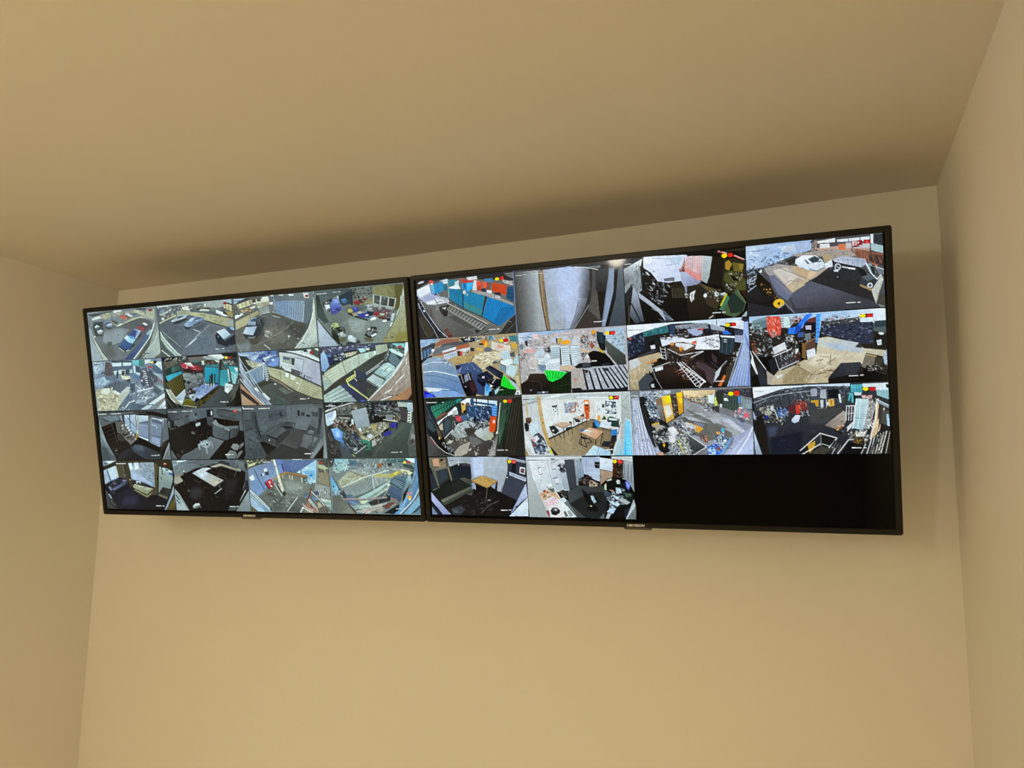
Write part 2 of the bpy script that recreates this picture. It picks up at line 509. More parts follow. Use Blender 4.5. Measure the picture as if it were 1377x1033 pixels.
# one block per feed: p polygon, g graded polygon, l line, s row of lines, e ellipse, n scatter, b soft edge (0..1000 across / down the picture)
FEED_TEXT = '''
@L00
g 66676a 777f88 317,863 403,428 | -2,-3 998,-3 999,998 -2,999
p 8c9092 15,3 168,4 157,33 21,46
p 55585c 21,46 166,28 381,8 361,41 227,60 71,100
p 3c4044 20,64 129,53 236,49 226,66 108,93
p 787c7c 27,83 71,100 83,174 27,204
p d4d8d8 68,136 125,101 197,98 203,141 120,161 70,173
p a49e84 199,68 325,48 358,76 335,157 262,184 196,116
n 201 40 9 29 2 30 b4ac8c,7a7864,8c8a78,c8c4a8 | 190,67 334,49 354,136 279,186 203,141
p e0dcd8 384,32 416,12 512,19 501,47 394,75
p 9c948c 359,65 509,48 691,48 722,99 601,96 479,104 371,138
n 202 50 9 35 3 10 847c74,b4aca0,686462,c8c0b4 | 359,65 509,48 708,50 721,111 549,101 390,128
p 787e84 370,150 458,149 506,214 469,245 418,215
p c4563c 469,126 531,110 579,164 541,212 491,176
p 8a4c44 563,144 622,169 592,219 559,197
n 203 26 9 23 2 30 d86a4c,a04030,e8a890,605858 | 470,114 614,156 601,214 507,202
p dce4e8 567,91 658,144 648,172 598,148
p c8d0d4 550,89 619,98 625,122 565,115
p 5c686e 627,99 721,111 701,149 651,131
p 4c4f50 694,7 851,22 847,68 709,39
p c8c4a8 683,41 726,35 807,98 844,173 770,140 706,85
n 204 40 9 26 2 20 dcd8bc,a8a488,888468,c4c0a0 | 692,36 888,155 890,238 801,180 706,85
p b4b094 852,69 978,62 971,224 890,238 852,186
n 205 30 9 35 3 60 c4c0a4,98947c,a8a48c,7c7a68 | 861,58 978,62 968,270 890,238
p bcb894 348,218 388,271 428,323 519,275 628,205 768,170 882,231 816,211 714,210 589,260 453,332 411,310
p e8e4d4 410,321 484,277 500,296 436,334
p 4e4c42 350,183 450,255 413,286 364,232
g 56585c 686c72 623,275 418,693 | 63,208 261,196 427,335 589,260 766,199 921,288 927,441 623,993 246,977 88,586
g 787c84 8a939e 369,400 357,567 | 227,408 460,363 596,403 457,637 294,704 195,597
b 35
p 8894a0 333,420 493,391 538,491 353,614
p 5c5c58 154,666 329,708 369,880 257,954
b 0
b 14
p 50544e 256,616 326,623 320,707 259,688
p 3c4044 90,211 215,214 216,431 193,501 95,490 63,317
p 3c3e40 234,313 357,327 336,373 267,353
b 0
e 303438 422,492 10,14 0
e c8d0d4 87,495 12,17 0
p d8dce0 96,297 130,264 172,305 135,325 103,334
p 4c5c6c 98,333 145,302 186,355 126,385
p d4dadc 121,390 186,361 210,400 199,429 143,447
p 8c9498 127,421 205,406 188,452 143,459
p 7080a4 232,216 295,206 310,250 256,255
p 3c5c98 248,242 311,232 317,275 280,294
p c0ccdc 272,281 336,253 356,285 341,313 278,318
p 7484ac 288,301 355,291 339,337 295,326
p 4c444c 746,361 792,308 840,349 811,404
p e0e4e4 779,312 810,298 858,339 831,365
p a43c48 706,380 738,354 811,404 789,472 749,432
p 5a3038 811,404 839,360 846,384 797,473
g 5a6ca4 7888bc 569,542 696,461 | 571,518 674,400 756,456 667,612
p 354888 571,518 647,420 696,450 651,598
p a8b4d8 674,406 752,456 672,612 661,587 721,464
g b4dcf4 8ac4ec 551,552 620,666 | 510,571 553,522 667,612 619,690 552,647
p 5c8cd0 562,523 646,550 660,593 600,593
p f0f8fc 506,565 553,516 561,527 518,584
g 3c5c94 304c8c 509,643 517,774 | 427,694 505,582 544,646 619,690 577,781 498,791 433,730
p 30343c 413,704 498,796 577,781 638,668 651,717 557,826 486,843 429,778
l c8d4d4 6.9 422,753 487,831
p b8ccd0 514,816 572,798 566,815 513,834
p 3c4450 667,612 759,468 748,562 618,701
g 4a5c88 384878 724,665 576,923 | 829,512 902,426 918,440 855,620 614,992 475,986 638,787
p 8ca8cc 829,500 885,436 910,439 878,529 826,547
l 26303c 8.7 885,436 906,438
p 70787c 895,285 946,291 942,337 916,346
p c8d0c8 948,315 955,339 883,576 680,909 623,993 605,992 846,619
l e4ece8 8.7 947,326 865,598 614,986
p 4f504a 863,621 916,474 930,511 844,772 709,995 657,996
p 9a9f94 966,2 1020,10 1011,322 925,581 845,760 943,443
p 747c7c 974,6 1003,10 996,286 917,580 865,715 958,351
p a8b4ac 973,446 1023,498 1009,824 846,984 743,992 841,819
p 8c9890 994,320 1010,450 879,764 766,906 845,760
l dce4d8 6.9 1002,449 917,697 785,884
g 98a4a4 b4bcb0 834,912 999,729 | 744,986 909,814 1020,661 1006,894 896,995
p 605f58 905,990 1003,905 999,998
p a8a47c 740,915 767,894 755,940
l 20282c 6.9 784,896 839,901
g 8c98a4 a0a8ac 38,411 95,841 | 1,310 35,338 88,586 168,836 246,977 3,985
p b8c0b4 36,435 59,486 169,824 247,971 175,970 84,755
l 2a2a28 7.8 34,459 88,707 168,945
l 3c342c 6.1 74,536 170,800 255,978
p 98a4b4 6,480 48,630 128,881 167,969 8,973
l 303030 5.2 16,51 129,47
p 98180c 891,48 937,51 934,91 891,92
@L01
f 545a66
g b8c0c4 9ca4a4 130,-17 548,39 | 0,-2 996,7 998,111 786,153 544,97 296,41 21,64
p a4b4d0 835,20 1012,10 1010,102 938,45
p 6a7070 431,35 655,30 666,114 866,163 782,222 542,121 461,86
n 211 110 8 36 3 10 c4c4b4,686858,9c9c8c,dcdcd0,4c5048,888478 | 41,31 431,35 663,31 868,140 785,176 457,145 291,123 68,130
l 24282c 6.6 30,53 211,41 339,35
p ececec 642,46 666,49 659,107 638,104
p e4e0d4 345,71 429,64 449,150 358,126
p d4d0c0 574,137 704,159 694,193 572,172
p 3a3028 542,121 706,131 720,167 624,137 540,156
p e8ecf0 789,176 870,233 937,323 874,304 785,234
p 3c3c38 872,199 910,239 938,300 876,269
p a48850 904,203 1012,263 1007,355 937,312
p d4c490 895,97 1022,103 1020,264 937,196 891,155
s 50402c 6.6 3 918,112 913,193 996,134 990,237
p 38383c 898,40 1006,101 1005,130 897,63
p b02018 889,56 929,62 923,101 891,97
p 7888a8 45,91 123,78 84,144 40,163
p ccd0d0 30,186 102,135 200,88 197,123 81,192
p e0e0dc 51,254 95,236 101,278 66,286
n 212 50 8 28 2 30 8c8874,5c5c50,b8b4a0,dcd8cc | 32,150 233,104 272,156 200,207 75,275 34,246
p c4bc8c 20,329 243,200 267,227 108,303 27,354
p b4b090 273,133 456,162 452,227 271,228
p 98967c 281,146 447,173 444,214 285,206
g b4ac80 a49c74 535,226 850,417 | 455,180 611,212 857,313 1012,390 1012,529 917,506 650,369 596,304 451,239
n 213 70 17 58 5 15 c4bc94,989068,b4ac84,88845c | 454,192 610,223 1003,412 1004,517 849,440 612,318 468,241
p 98a0a4 933,381 1011,413 1012,518 935,474
p 3a3c34 642,357 909,505 892,527 641,380
g 525966 646c7c 273,383 578,833 | 25,378 249,237 410,233 625,366 688,409 900,516 753,663 748,873 1007,993 275,975 52,489
b 33
p 5a687c 394,599 672,654 704,916 423,912
p 474e5a 525,378 672,407 564,548 435,485
p 5c6068 685,456 844,510 756,616 643,604
b 0
n 214 60 17 50 4 150 5c6470,4a525e,68707c | 98,446 432,532 668,724 570,950 346,809
p a4b0c0 179,324 221,281 301,220 402,221 409,245 330,295 208,339
p 4a5a70 255,274 292,236 359,233 349,256 280,288
p dce4e8 184,313 220,287 219,311 192,331
l d4dce0 5.8 279,294 382,271
p 2c3038 199,350 311,316 398,279 396,315 291,373 223,377
g 8ca4cc 6c84b0 392,374 479,325 | 349,392 411,340 499,268 613,294 627,343 524,389 436,462 362,441
p bcd0f0 406,352 447,297 498,286 460,358
p 4a5a78 486,338 531,284 597,298 527,343
p dce4f0 510,352 545,327 548,339 518,359
p 2c343c 346,428 403,458 454,440 416,507 367,489
p 3c4454 473,419 626,349 609,364 505,434
l c8ccd4 7.4 475,508 554,564
p 707a8c 327,843 562,571 670,442 684,467 569,595 360,846
l dce0e4 9.9 393,790 497,682
l b4b8c0 5.8 344,839 562,571
l 7c7c84 4.1 265,382 339,415
l 88888c 4.1 469,466 581,408
p 44525c 51,501 138,619 311,829 284,850 109,664 38,560
l b4b4a4 5.8 51,501 153,645 285,827
p 5c6c74 50,513 122,593 126,666 69,612
p b4c8c0 22,486 54,586 160,790 275,987 198,986 89,819 23,655
l e8f0e8 6.6 20,510 66,660 174,839 275,987
l 303c3c 5.8 28,583 102,760 224,983
l 303c3c 4.1 62,587 145,764 258,980
p 4a5450 18,727 109,905 146,993 8,993
l ccd4cc 11.6 17,860 121,991
p 202430 745,662 783,584 838,731 868,769 1012,645 1009,830 885,887 769,805
g dce8f4 a8c4e4 808,575 881,700 | 771,583 875,536 947,661 854,732
p 3c3c4c 900,516 1012,518 1007,610 941,637
p 586c98 917,506 1004,517 999,597 953,569
e 8cb4e4 978,548 28,26 20
l e8ecf0 5.8 786,666 784,690
n 215 30 7 20 3 60 98a4b4,586474,343c48 | 854,861 953,824 930,938 865,955
l ececec 6.6 738,905 782,910
l ececec 5.8 823,902 848,902
p 3c4048 766,981 1008,969 1010,1005 768,999
@L02
f 5e5c58
p a0b4d8 24,17 168,19 62,90 27,110
p 3c4044 63,78 185,15 260,20 250,43 69,116
p 5a5c58 176,20 375,24 372,72 258,44
p d4c898 56,126 233,52 235,150 80,203
s 5a4838 7.3 4 77,129 81,191 223,69 223,137
p c4bc9c 241,53 373,60 464,60 460,120 294,134 244,139
p e8e4dc 375,24 458,23 457,96 371,96
p 4a3c34 253,55 299,49 300,110 254,116
p 4a4440 315,58 357,57 354,100 317,100
p d8d4c0 254,116 462,90 460,114 269,143
p 94683c 87,229 233,187 211,269 151,286
p dcdcd8 215,197 292,164 282,205 231,223
p a8a080 294,146 460,120 457,168 331,212
n 221 50 8 28 3 160 c8c0a4,8c8464,a8a080,e4e0d0,6a6450 | 30,197 253,128 461,108 457,168 306,221 202,280 33,283
p e4e8e8 22,319 118,282 133,308 45,371 23,381
p 30343c 62,299 92,285 91,309 65,312
p d4d8d8 315,198 357,191 356,215 322,223
p e0e0e0 459,132 508,133 501,180 465,175
g b8ac80 a49a70 63,484 267,313 | 24,430 320,259 324,321 219,405 164,496 23,579
n 222 30 13 41 4 150 c8bc90,9c9068,b0a47c | 32,444 319,271 316,319 173,473 33,555
l 5c5440 4.9 207,330 218,429
p 8a8e90 323,211 456,180 456,325 400,306 331,358 328,260
l d8d8cc 5.7 366,326 449,306
g 5c6470 6a747c 562,50 785,81 | 458,23 989,21 981,239 882,178 662,136 525,129 461,96
g 6f88b4 8698b4 584,233 808,382 | 525,129 671,125 883,166 854,543 746,494 530,323
s 485c88 4.9 9 662,142 639,385 866,182 832,522
s 98acc8 3.2 7 701,147 679,402 843,178 816,520
p 606c78 884,143 986,145 975,356 907,585 850,542
s 4a5868 4.9 4 899,156 862,544 967,213 908,561
l c0c8d0 5.7 876,224 839,529
l a8b0b4 6.5 523,56 514,308
p 6a6c70 457,168 513,188 514,320 481,316 451,276
p dce0e0 584,17 636,18 635,36 587,29
p e0e4e4 701,21 764,25 759,54 699,45
p d0d4d4 487,9 523,14 518,32 486,27
p d4d8dc 871,22 934,25 937,114 886,113
p a82820 895,61 934,64 931,102 895,99
g 54524c 5f5d58 507,707 289,903 | 19,578 162,521 206,772 376,424 513,332 730,480 907,585 717,995 57,991
b 32
p 68645c 367,569 563,592 648,795 431,893
p 42403a 649,506 899,596 781,857 686,703
p 777c86 23,851 203,820 177,966 58,979
p 5c5c60 396,366 527,370 600,500 434,553
b 0
n 223 90 8 49 5 160 706c64,3c3a36,85817a,545048 | 393,426 720,515 832,648 705,922 364,911
n 224 40 6 28 3 50 b8b8b0,a8a49c,d0d0c8 | 373,619 461,653 454,774 374,741
l c0c0b8 4.9 490,305 569,352
l c8c8c0 5.7 486,377 581,425
l d4d4cc 8.1 357,886 426,978
l 8a8a80 4.9 231,897 369,826 642,626 728,516
n 225 14 6 19 2 30 d8d8d0,a8a8a0 | 643,746 682,763 664,797
e e0e0dc 772,820 7,11 0
p 383a40 164,496 219,405 305,367 386,401 379,522 326,711 230,786 139,752
g 8c9cc0 a4b4d4 217,454 277,412 | 178,474 229,394 304,379 276,436 270,534 171,516
p 3c4c6c 209,441 236,407 295,390 275,461
p 5c6c88 172,497 272,509 270,534 167,515
g c4d0ec 9cb0d8 153,667 251,580 | 104,650 152,544 286,548 227,700 161,681
p 2c3038 98,674 235,707 284,584 290,756 213,785 139,752
p 30343a 295,390 346,372 384,425 367,569 301,708 292,585
l 74787c 4.9 311,404 362,386 373,473
n 226 30 8 32 3 70 4c4c50,24262a,686a70 | 295,402 377,412 359,568 294,683
p 6c7078 158,723 258,728 239,769 165,755
b 13
p 4a4436 171,780 324,735 366,594 377,692 266,876 192,856
b 0
g c4c8bc a4b0ac 951,638 854,961 | 988,121 1014,66 1019,409 1003,976 954,1013 717,995 912,633 955,425
l e8ece8 11.4 997,17 1010,148 962,449 912,633
l f0f4ec 7.3 912,633 821,850 725,990
l 38424a 6.5 973,320 907,585 789,858
s dce4dc 4.9 3 945,756 765,994 1003,691 891,1007
p 8c9490 875,1011 1000,881 1002,988 962,1014
l 1c2024 6.5 818,907 842,907
l a8a8a0 5.7 738,907 778,908
l a8a4a0 5.7 23,851 61,991
l 202428 6.5 30,55 123,56
@L03
f 68706c
g 4c5a5e 3c484c 131,67 300,53 | 2,10 418,7 407,56 280,114 88,229 42,145
g 26302e 384844 59,147 62,406 | 29,66 53,95 78,253 125,492 154,573 94,591 16,452 16,141
p 20282c 88,229 210,156 207,219 119,284 93,307
n 231 50 7 24 2 30 101418,e8ecf4,484c5c,a8b0c8,30343c | 98,204 181,229 172,394 116,348
p e4e8f8 111,271 171,266 172,330 133,338
g 6a84e0 3c50b8 233,197 231,402 | 205,180 273,164 294,308 317,362 237,441 186,448 175,343
p 8ca0f0 217,195 268,176 272,254 231,248
p 4c4cb0 184,332 285,319 317,362 237,441 187,435
p dce4fc 264,131 275,129 276,178 265,176
n 232 40 7 24 2 30 2c3070,5a6cd0,202850 | 176,331 310,335 236,454 186,448
g 1c2c3c 243c48 322,95 354,290 | 279,127 407,56 412,285 319,311 289,256
g 4c78b8 3460a0 333,198 339,250 | 309,195 351,182 373,229 346,276 306,246
p 20303c 408,44 442,23 435,314 407,304
p 3c4844 434,22 515,34 499,183 448,214
n 233 120 7 24 2 50 14181a,5c6058,888880,2c302c,3c2c28,a4a49c | 442,23 660,43 654,180 588,196 490,207 443,163
p 902028 437,263 488,232 536,252 500,323 452,304
p 3c2020 488,232 603,211 593,259 526,301
n 234 50 7 24 3 150 c02c30,501c20,801c24,a0a09c | 438,251 490,207 604,198 593,259 500,323
p 8a7c58 533,314 603,223 652,217 655,306 580,346
g 827a4c 6c6438 786,99 925,169 | 661,30 994,24 990,277 927,454 879,461 905,253 663,156 657,105
n 235 40 11 49 4 60 8c8454,706838,7c7444 | 669,32 908,30 906,240 750,181
p 5a5024 900,29 994,24 989,227 927,442 879,461 904,265
p a8a8a0 662,162 909,259 881,424 659,319
p 3c4440 674,176 737,198 726,340 665,313
p 3a403c 753,206 823,235 810,377 737,348
p 35352f 834,243 896,270 878,404 820,378
n 236 30 7 24 2 40 5c6860,4c5048,889088 | 677,196 818,253 805,363 671,308
l e4e4dc 5.7 668,163 659,313
l e0e0d8 6.5 745,199 732,347
l e0e0d8 6.5 828,236 812,377
l dcdcd4 6.5 907,265 877,423
p 9ca4a4 659,319 873,416 864,446 660,369
g 626a68 788280 266,689 514,692 | 108,645 277,485 364,406 532,340 656,444 683,561 842,581 860,683 710,993 440,1003 327,798 212,605
b 24
p 909a98 357,546 568,597 509,793 394,780
p 4a504e 333,364 532,340 611,388 410,476
b 0
n 237 60 11 49 5 170 7c8684,6a726f,88928f | 291,538 568,597 821,678 696,941 451,966
p 30302c 363,419 411,451 474,510 585,574 583,605 456,533 377,472
e b4ac58 397,404 31,35 0
e 303ca0 457,386 34,43 0
p 5c68c0 441,353 466,350 472,382 447,392
p b4b8b8 478,434 519,427 525,465 484,473
p 2c349c 476,472 542,467 608,451 602,551 538,543 482,511
e dce0e8 580,503 24,13 -10
p 9c8c78 411,451 477,446 475,497 433,504
p 202840 576,434 656,457 653,507 604,526
p b0b8c0 590,322 647,317 641,430 585,410
n 238 30 7 24 2 30 303848,c8d0d8,686c78 | 582,308 655,318 649,431 585,422
p 584850 651,393 771,397 847,469 834,580 715,565 653,507
n 239 90 7 28 2 30 8a3c40,484c5c,a8a8b0,603438,2c2c38,c8b8b0 | 651,381 771,397 847,469 834,580 684,536
p a02428 660,457 711,476 699,550 661,520
p c0b898 718,490 774,497 764,533 725,528
p 601c1c 699,550 825,591 815,627 706,576
p e4ecf4 609,577 643,543 683,555 673,591 616,603
p e8f0f4 740,618 785,599 791,637 751,651
g c8d4e0 a0b0c0 860,533 847,631 | 853,507 885,511 854,645 827,629
p 202438 794,587 833,586 827,635 792,625
p dce0d8 834,661 854,657 834,730 815,728
p 2a2e2a 174,678 316,682 327,798 258,842 168,781
p b4c070 168,639 204,591 245,609 259,662 190,699
p 1c2018 194,616 211,612 210,637 197,640
p 141814 207,682 267,663 314,733 295,769 221,735
n 240 50 7 24 2 30 20241c,606850,a8ac90,3c4034 | 175,653 300,680 319,785 203,759
p 98a0a0 227,787 287,756 334,812 324,850 258,842
p c0c8c8 262,766 296,756 292,820 267,818
p 565840 240,866 332,850 320,926 277,960 245,918
p 24241c 169,768 242,815 252,945 284,987 234,969 174,833
g e0e8f0 b8c4dc 374,855 403,935 | 350,827 391,831 438,888 426,963 346,916
n 241 20 7 33 3 30 f0f4fc,8890a8,c8d0e0 | 350,827 430,887 418,949 354,917
p 30343a 336,941 434,964 462,903 491,982 316,996
p 2c2824 549,798 619,705 675,724 679,800 642,897 585,903 530,847
n 242 50 7 24 2 40 181616,c8ccd0,584840,808890,402c2c | 542,772 620,692 675,724 669,837 601,905
p 687078 553,811 592,765 621,819 587,866
p d8dce4 603,855 662,817 668,849 618,888
p e0e4e8 573,737 610,729 600,759 575,763
b 8
p 5a5238 521,871 601,905 633,909 614,970 534,936
b 0
g a4a484 8c8450 969,398 942,955 | 1002,32 1011,156 1002,1011 709,999 852,694 936,418
g b8c4b4 a0a890 977,226 924,516 | 991,92 997,216 948,494 867,709 860,695 936,431
l dce0d4 7.3 961,223 949,395 899,538
l 5c5c48 5.7 973,312 915,540 772,873
n 243 50 24 73 6 120 9c9460,847c40,a8a070,948850 | 742,983 902,638 991,426 1005,775 995,998
b 16
p 8a7c30 892,837 1003,824 999,998 861,996
b 0
l e4e8e0 9.8 1001,19 1001,81
l 1c2020 4.9 734,911 794,911
l 1c2020 6.5 821,911 845,912
g b4bcd8 a0acc8 56,664 152,934 | 17,517 104,722 225,981 233,1001 12,1004
l 20241e 9.8 14,491 82,655 173,846 275,999
l 6c7064 4.1 22,505 174,833
l c8ccd0 6.5 29,66 55,69
l c8ccd0 6.5 61,68 84,68
l dce0e4 6.5 97,65 148,65
l c8ccd0 5.7 216,60 270,62
l dce0e4 8.1 286,64 303,64
@L10
f 70809c
g b0c4d8 7488a8 86,29 202,215 | 10,-7 287,-5 274,174 25,248
n 251 60 8 50 4 155 dce8f0,485c78,8ca4c4,384858,a8c0d8 | 18,0 218,0 199,250 27,342
p 54484c 199,16 292,36 300,281 230,299 163,270
n 252 50 7 29 2 80 6c4c48,3c3840,a0a0b0,8a6058,505868 | 191,15 292,36 300,281 171,283
l 203048 6.7 23,50 127,56
p 3c485c 295,1 581,21 570,291 300,281 296,106
p d0e4f0 296,42 432,48 427,117 295,112
p c8e0f0 449,50 575,55 566,118 448,113
p 50607c 295,112 582,125 577,199 307,188
p b8d8e8 306,200 357,204 360,274 309,276
p c0d4e0 375,194 426,187 420,267 377,276
p a8ccd8 544,191 577,194 572,268 530,265
g 70d0d8 50b0b8 622,31 633,112 | 590,22 681,19 678,127 599,121
p 3c7878 686,19 756,20 750,157 681,139
p d8e0e4 764,21 854,23 842,85 767,101
p 181014 844,51 933,59 930,104 849,102
e f0e070 866,77 22,23 0
p b8404c 796,149 853,148 867,189 802,184
p 48607c 871,133 960,141 1005,303 948,310 856,234
g e0ecf4 b8d0e4 944,139 996,212 | 905,119 940,71 1010,66 1008,269 971,210
p 8094b4 936,25 1009,15 1009,77 949,72
p d4e0e4 594,132 623,134 622,261 597,270
p 3c4c68 631,135 705,158 679,288 624,238
p c4dce8 623,249 688,277 676,322 628,296
p 5878b0 570,291 684,323 673,368 613,387 567,337
g a0bcdc 8098bc 147,363 53,462 | 17,365 152,305 276,373 93,512 14,506
n 253 40 10 50 3 160 c8dcec,6880a4,a8c4e0,88a0c4 | 17,353 196,296 292,385 112,490 14,506
p 5c6a84 161,294 333,295 343,389 299,409 189,378
g 4c5668 5a6478 272,431 399,556 | 126,526 218,462 342,401 526,438 512,518 341,646 253,558
p e0e0b8 402,289 467,317 534,323 539,369 478,399 421,372
p 20242c 434,245 460,247 450,316 426,303
l e8e4c0 6.7 434,199 476,197 459,317
n 254 30 7 22 2 30 30302c,f0ecd0,a09870 | 412,267 543,323 518,426 428,384
p 1c2428 347,227 368,228 358,356 341,360
e 1c2028 477,410 13,14 0
p 3c3c44 479,388 539,369 526,438 476,422
p 444c60 694,186 794,183 930,342 913,466 816,562 688,507 671,391
n 255 110 8 37 3 80 2c3040,8890a8,584850,c8d0dc,3c4458,684c4c | 695,175 801,195 929,354 904,477 800,561 683,461
s e0ecf0 9.2 7 727,246 764,249 758,512 787,514
s 2c3444 7.6 6 730,269 771,273 759,489 788,491
e e8f0f4 696,421 12,18 0
p 8c6c6c 918,387 1009,485 1012,553 922,444
g a4bcd0 90a8c0 916,307 983,392 | 852,279 948,310 1009,371 1010,473 913,352
g 9cb0b8 68787c 930,570 919,501 | 854,496 905,466 1008,609 958,640
p 4a5860 860,519 966,641 903,728 829,609
g a49a80 b8ae94 123,679 196,860 | 14,565 127,514 158,563 221,532 249,616 294,584 390,672 349,880 308,983 13,986
n 256 150 13 50 2 30 dcd0b0,8a7c58,c4b48c,a8946c,e8e0c8,786c50,d8c898 | 18,577 230,533 389,684 358,880 299,983 13,980
p dcdccc 98,559 212,532 232,615 167,670 84,629
p d8dcd4 249,616 294,584 390,672 338,692
e e0d8a8 259,540 12,16 0
g c8ccc4 b0b4ac 448,583 419,744 | 366,659 477,527 510,541 502,645 358,880 350,763
l 2c3444 8.4 500,679 416,790 318,960
g 586880 4a566c 498,818 617,918 | 317,972 499,691 550,798 627,895 743,902 636,994
n 257 110 8 42 3 150 d0dce4,2c3848,8898a8,485868,f0f4f8,68788c | 517,437 610,432 894,613 862,725 716,808 563,857 507,703
n 258 60 8 59 7 160 e4ecf0,a8b4c8,384454 | 592,685 848,576 893,636 751,787 580,846
p 283040 524,461 598,478 587,638 518,657
s 98a8c0 4.2 4 523,472 519,646 598,478 588,627
l e8f0f4 10.1 621,629 848,576
l e0e8f0 6.7 605,501 680,610
l dcdcc8 5.9 759,730 704,865
l c0ccd8 6.7 579,858 690,830 803,744
l dce4ec 11.8 411,965 488,841 566,811
n 259 26 7 25 2 40 e8ece8,788894,30384c | 320,925 488,957 477,992 316,983
p 5c6478 749,810 903,728 988,665 1003,689 827,872 741,925
g d8e4ec b8c8d4 913,820 738,971 | 1004,677 1002,757 736,993 636,994
l 203040 7.6 734,899 833,909
p 8c7c68 1006,757 1007,803 852,988 802,997
g e4ecf4 a8b4c4 976,846 901,991 | 1002,814 1008,905 933,992 868,995
p e8f0f0 950,982 1006,939 1006,996
@L11
f 3a3a3a
p 201c1c -2,-1 999,-1 1002,100 798,23 551,35 299,47 21,94
n 261 60 8 50 5 165 e8ecec,141010,484440,a8a8a4 | 26,22 352,4 331,74 56,85
p 686058 359,29 617,29 611,123 378,126
p 5c564c 30,95 212,75 223,160 118,188 38,229
n 262 60 8 28 3 10 84786c,3c3430,5c544c,241e1c | 31,83 229,77 381,78 360,136 242,138 39,205
g a8b4b8 d4dce0 632,66 759,125 | 551,35 799,11 843,74 792,116 755,183 710,120 597,86
p e0e8ec 619,11 758,7 851,74 794,81
s 788488 5.8 4 566,60 695,107 635,19 791,139
p 3c2c20 579,108 695,107 763,184 705,202 590,192
n 263 60 8 28 2 20 604838,282018,8a7058,405c58 | 580,97 757,160 753,218 589,216
p 3c7070 430,95 481,88 486,136 444,144
p c8d0cc 538,111 571,108 570,191 541,188
p 1c3430 118,188 224,148 253,223 257,284 47,351 35,265
g 3c6a60 2c4c44 142,226 199,255 | 130,201 231,167 251,247 127,309
g 30a8cc 2890b4 106,368 212,328 | 42,363 249,283 267,327 65,462 49,437
g 52481c 3c3412 93,561 221,570 | 18,520 65,462 267,333 285,623 157,748 89,610
s 241c08 6.6 8 55,486 150,735 262,344 277,623
s 7a6c28 3.3 7 62,511 159,724 243,367 259,633
p 0c0c0c 25,411 43,412 56,462 36,509
g 7c8084 5c6064 362,364 401,535 | 267,321 531,342 557,451 465,588 294,624 281,430
n 264 40 12 50 4 10 8c9094,4c5054,a8b0b0 | 271,333 546,367 519,520 312,601
p 2c1c18 250,139 310,132 352,256 551,284 548,331 414,344 299,299
g c83040 901c24 307,180 503,256 | 244,162 310,126 458,181 529,246 517,305 418,273 287,226
p e8d8dc 306,132 394,133 438,227 324,169
p 2c1c1c 320,229 452,276 449,323 333,290
n 265 60 7 28 3 20 e04858,4a1418,281410,c0a8a0,801820 | 250,139 459,169 526,282 414,332 284,262
l e0e4e4 6.6 333,230 351,148
p 14181a 271,453 305,456 302,504 276,514
e 24282a 339,506 28,29 0
n 266 24 7 25 2 30 24282c,484c50 | 382,318 464,337 453,383 387,366
g 1f93b4 18809c 619,266 688,461 | 575,233 762,266 739,560 552,522
p 2c7080 590,192 754,195 767,255 588,228
p 2c2420 773,102 809,106 751,560 735,559
g 26889c 2c98a8 826,354 812,565 | 771,314 878,288 880,523 809,624 746,584
p 4a4c48 794,210 870,287 868,316 782,268
p 1f6470 803,199 876,194 886,288 848,262
g 30a0b0 70c0cc 942,293 964,459 | 881,241 1000,263 1006,369 949,575 917,572 898,360
l dcecec 13.3 870,299 879,405 880,523
l c8e4e8 7.5 906,360 959,412 941,574
p d4e8ec 952,271 999,286 1003,357 971,342
p 404c50 881,241 906,360 909,572 881,499
n 267 60 7 28 3 10 a8b0a8,3c4444,687068,d0d8d0 | 799,128 953,131 1010,229 992,262 820,189
p 2c2824 939,94 1009,124 1007,217 952,142
n 268 30 8 33 4 100 30383a,8c989a,141414 | 964,459 1018,370 1005,579 957,575
g 3f4448 34383a 670,744 828,825 | 438,994 743,631 818,730 903,665 866,875 768,999
p e0e8f0 821,554 916,590 903,665 841,750 803,706
p c0c8d0 859,592 919,596 903,665 859,721
l 3c4450 5.8 830,601 849,626 823,648
p 4c4c44 914,619 996,590 991,671 848,897 883,735
p 20201c 850,874 1005,579 999,1000 801,995
p 4c4a40 915,737 995,601 942,809 863,922
p 18140f 947,739 1013,579 999,1000 899,995
g 6c84c8 94a4d8 495,637 502,781 | 291,672 465,588 551,546 739,571 465,839 419,776 390,702
p a4b4e4 435,777 556,713 500,817 457,833
n 269 50 8 33 3 150 98a8dc,586898,384468,b4c0e8 | 428,633 583,560 730,582 520,759
l 20242c 8.3 465,841 738,583
p 2c2410 447,862 727,618 733,654 438,994
p 4a3c10 443,922 672,709 725,653 670,744 472,984
n 270 60 8 37 3 140 14120c,5c4c14,2c2410 | 446,874 736,618 733,666 455,983
p d4d8e0 551,534 575,548 565,583
s 1c1410 13.3 3 631,397 606,645 698,379 682,555
s 604c34 5.0 3 639,398 622,599 676,389 655,589
p 0e0c0a 649,363 666,359 649,553 633,552
s c8ccd4 6.6 3 608,550 601,657 675,543 662,613
p 24306c 687,544 725,529 726,570 689,580
n 271 70 7 33 3 140 3c404c,a8b0c8,20242c,5c6478 | 474,445 558,439 551,546 428,633
p 30201c 290,684 361,628 418,656 422,728 354,736 312,733
n 272 70 7 28 2 30 4c2c28,141414,a0a0a4,c8ccd4,2c2020 | 285,623 445,634 442,802 383,810 284,768
g b4bcd0 98a0b8 350,796 382,822 | 328,747 388,726 429,753 433,813 387,871 333,795
p 141418 364,779 393,781 387,804 366,803
p 101014 416,812 466,827 428,885 395,883
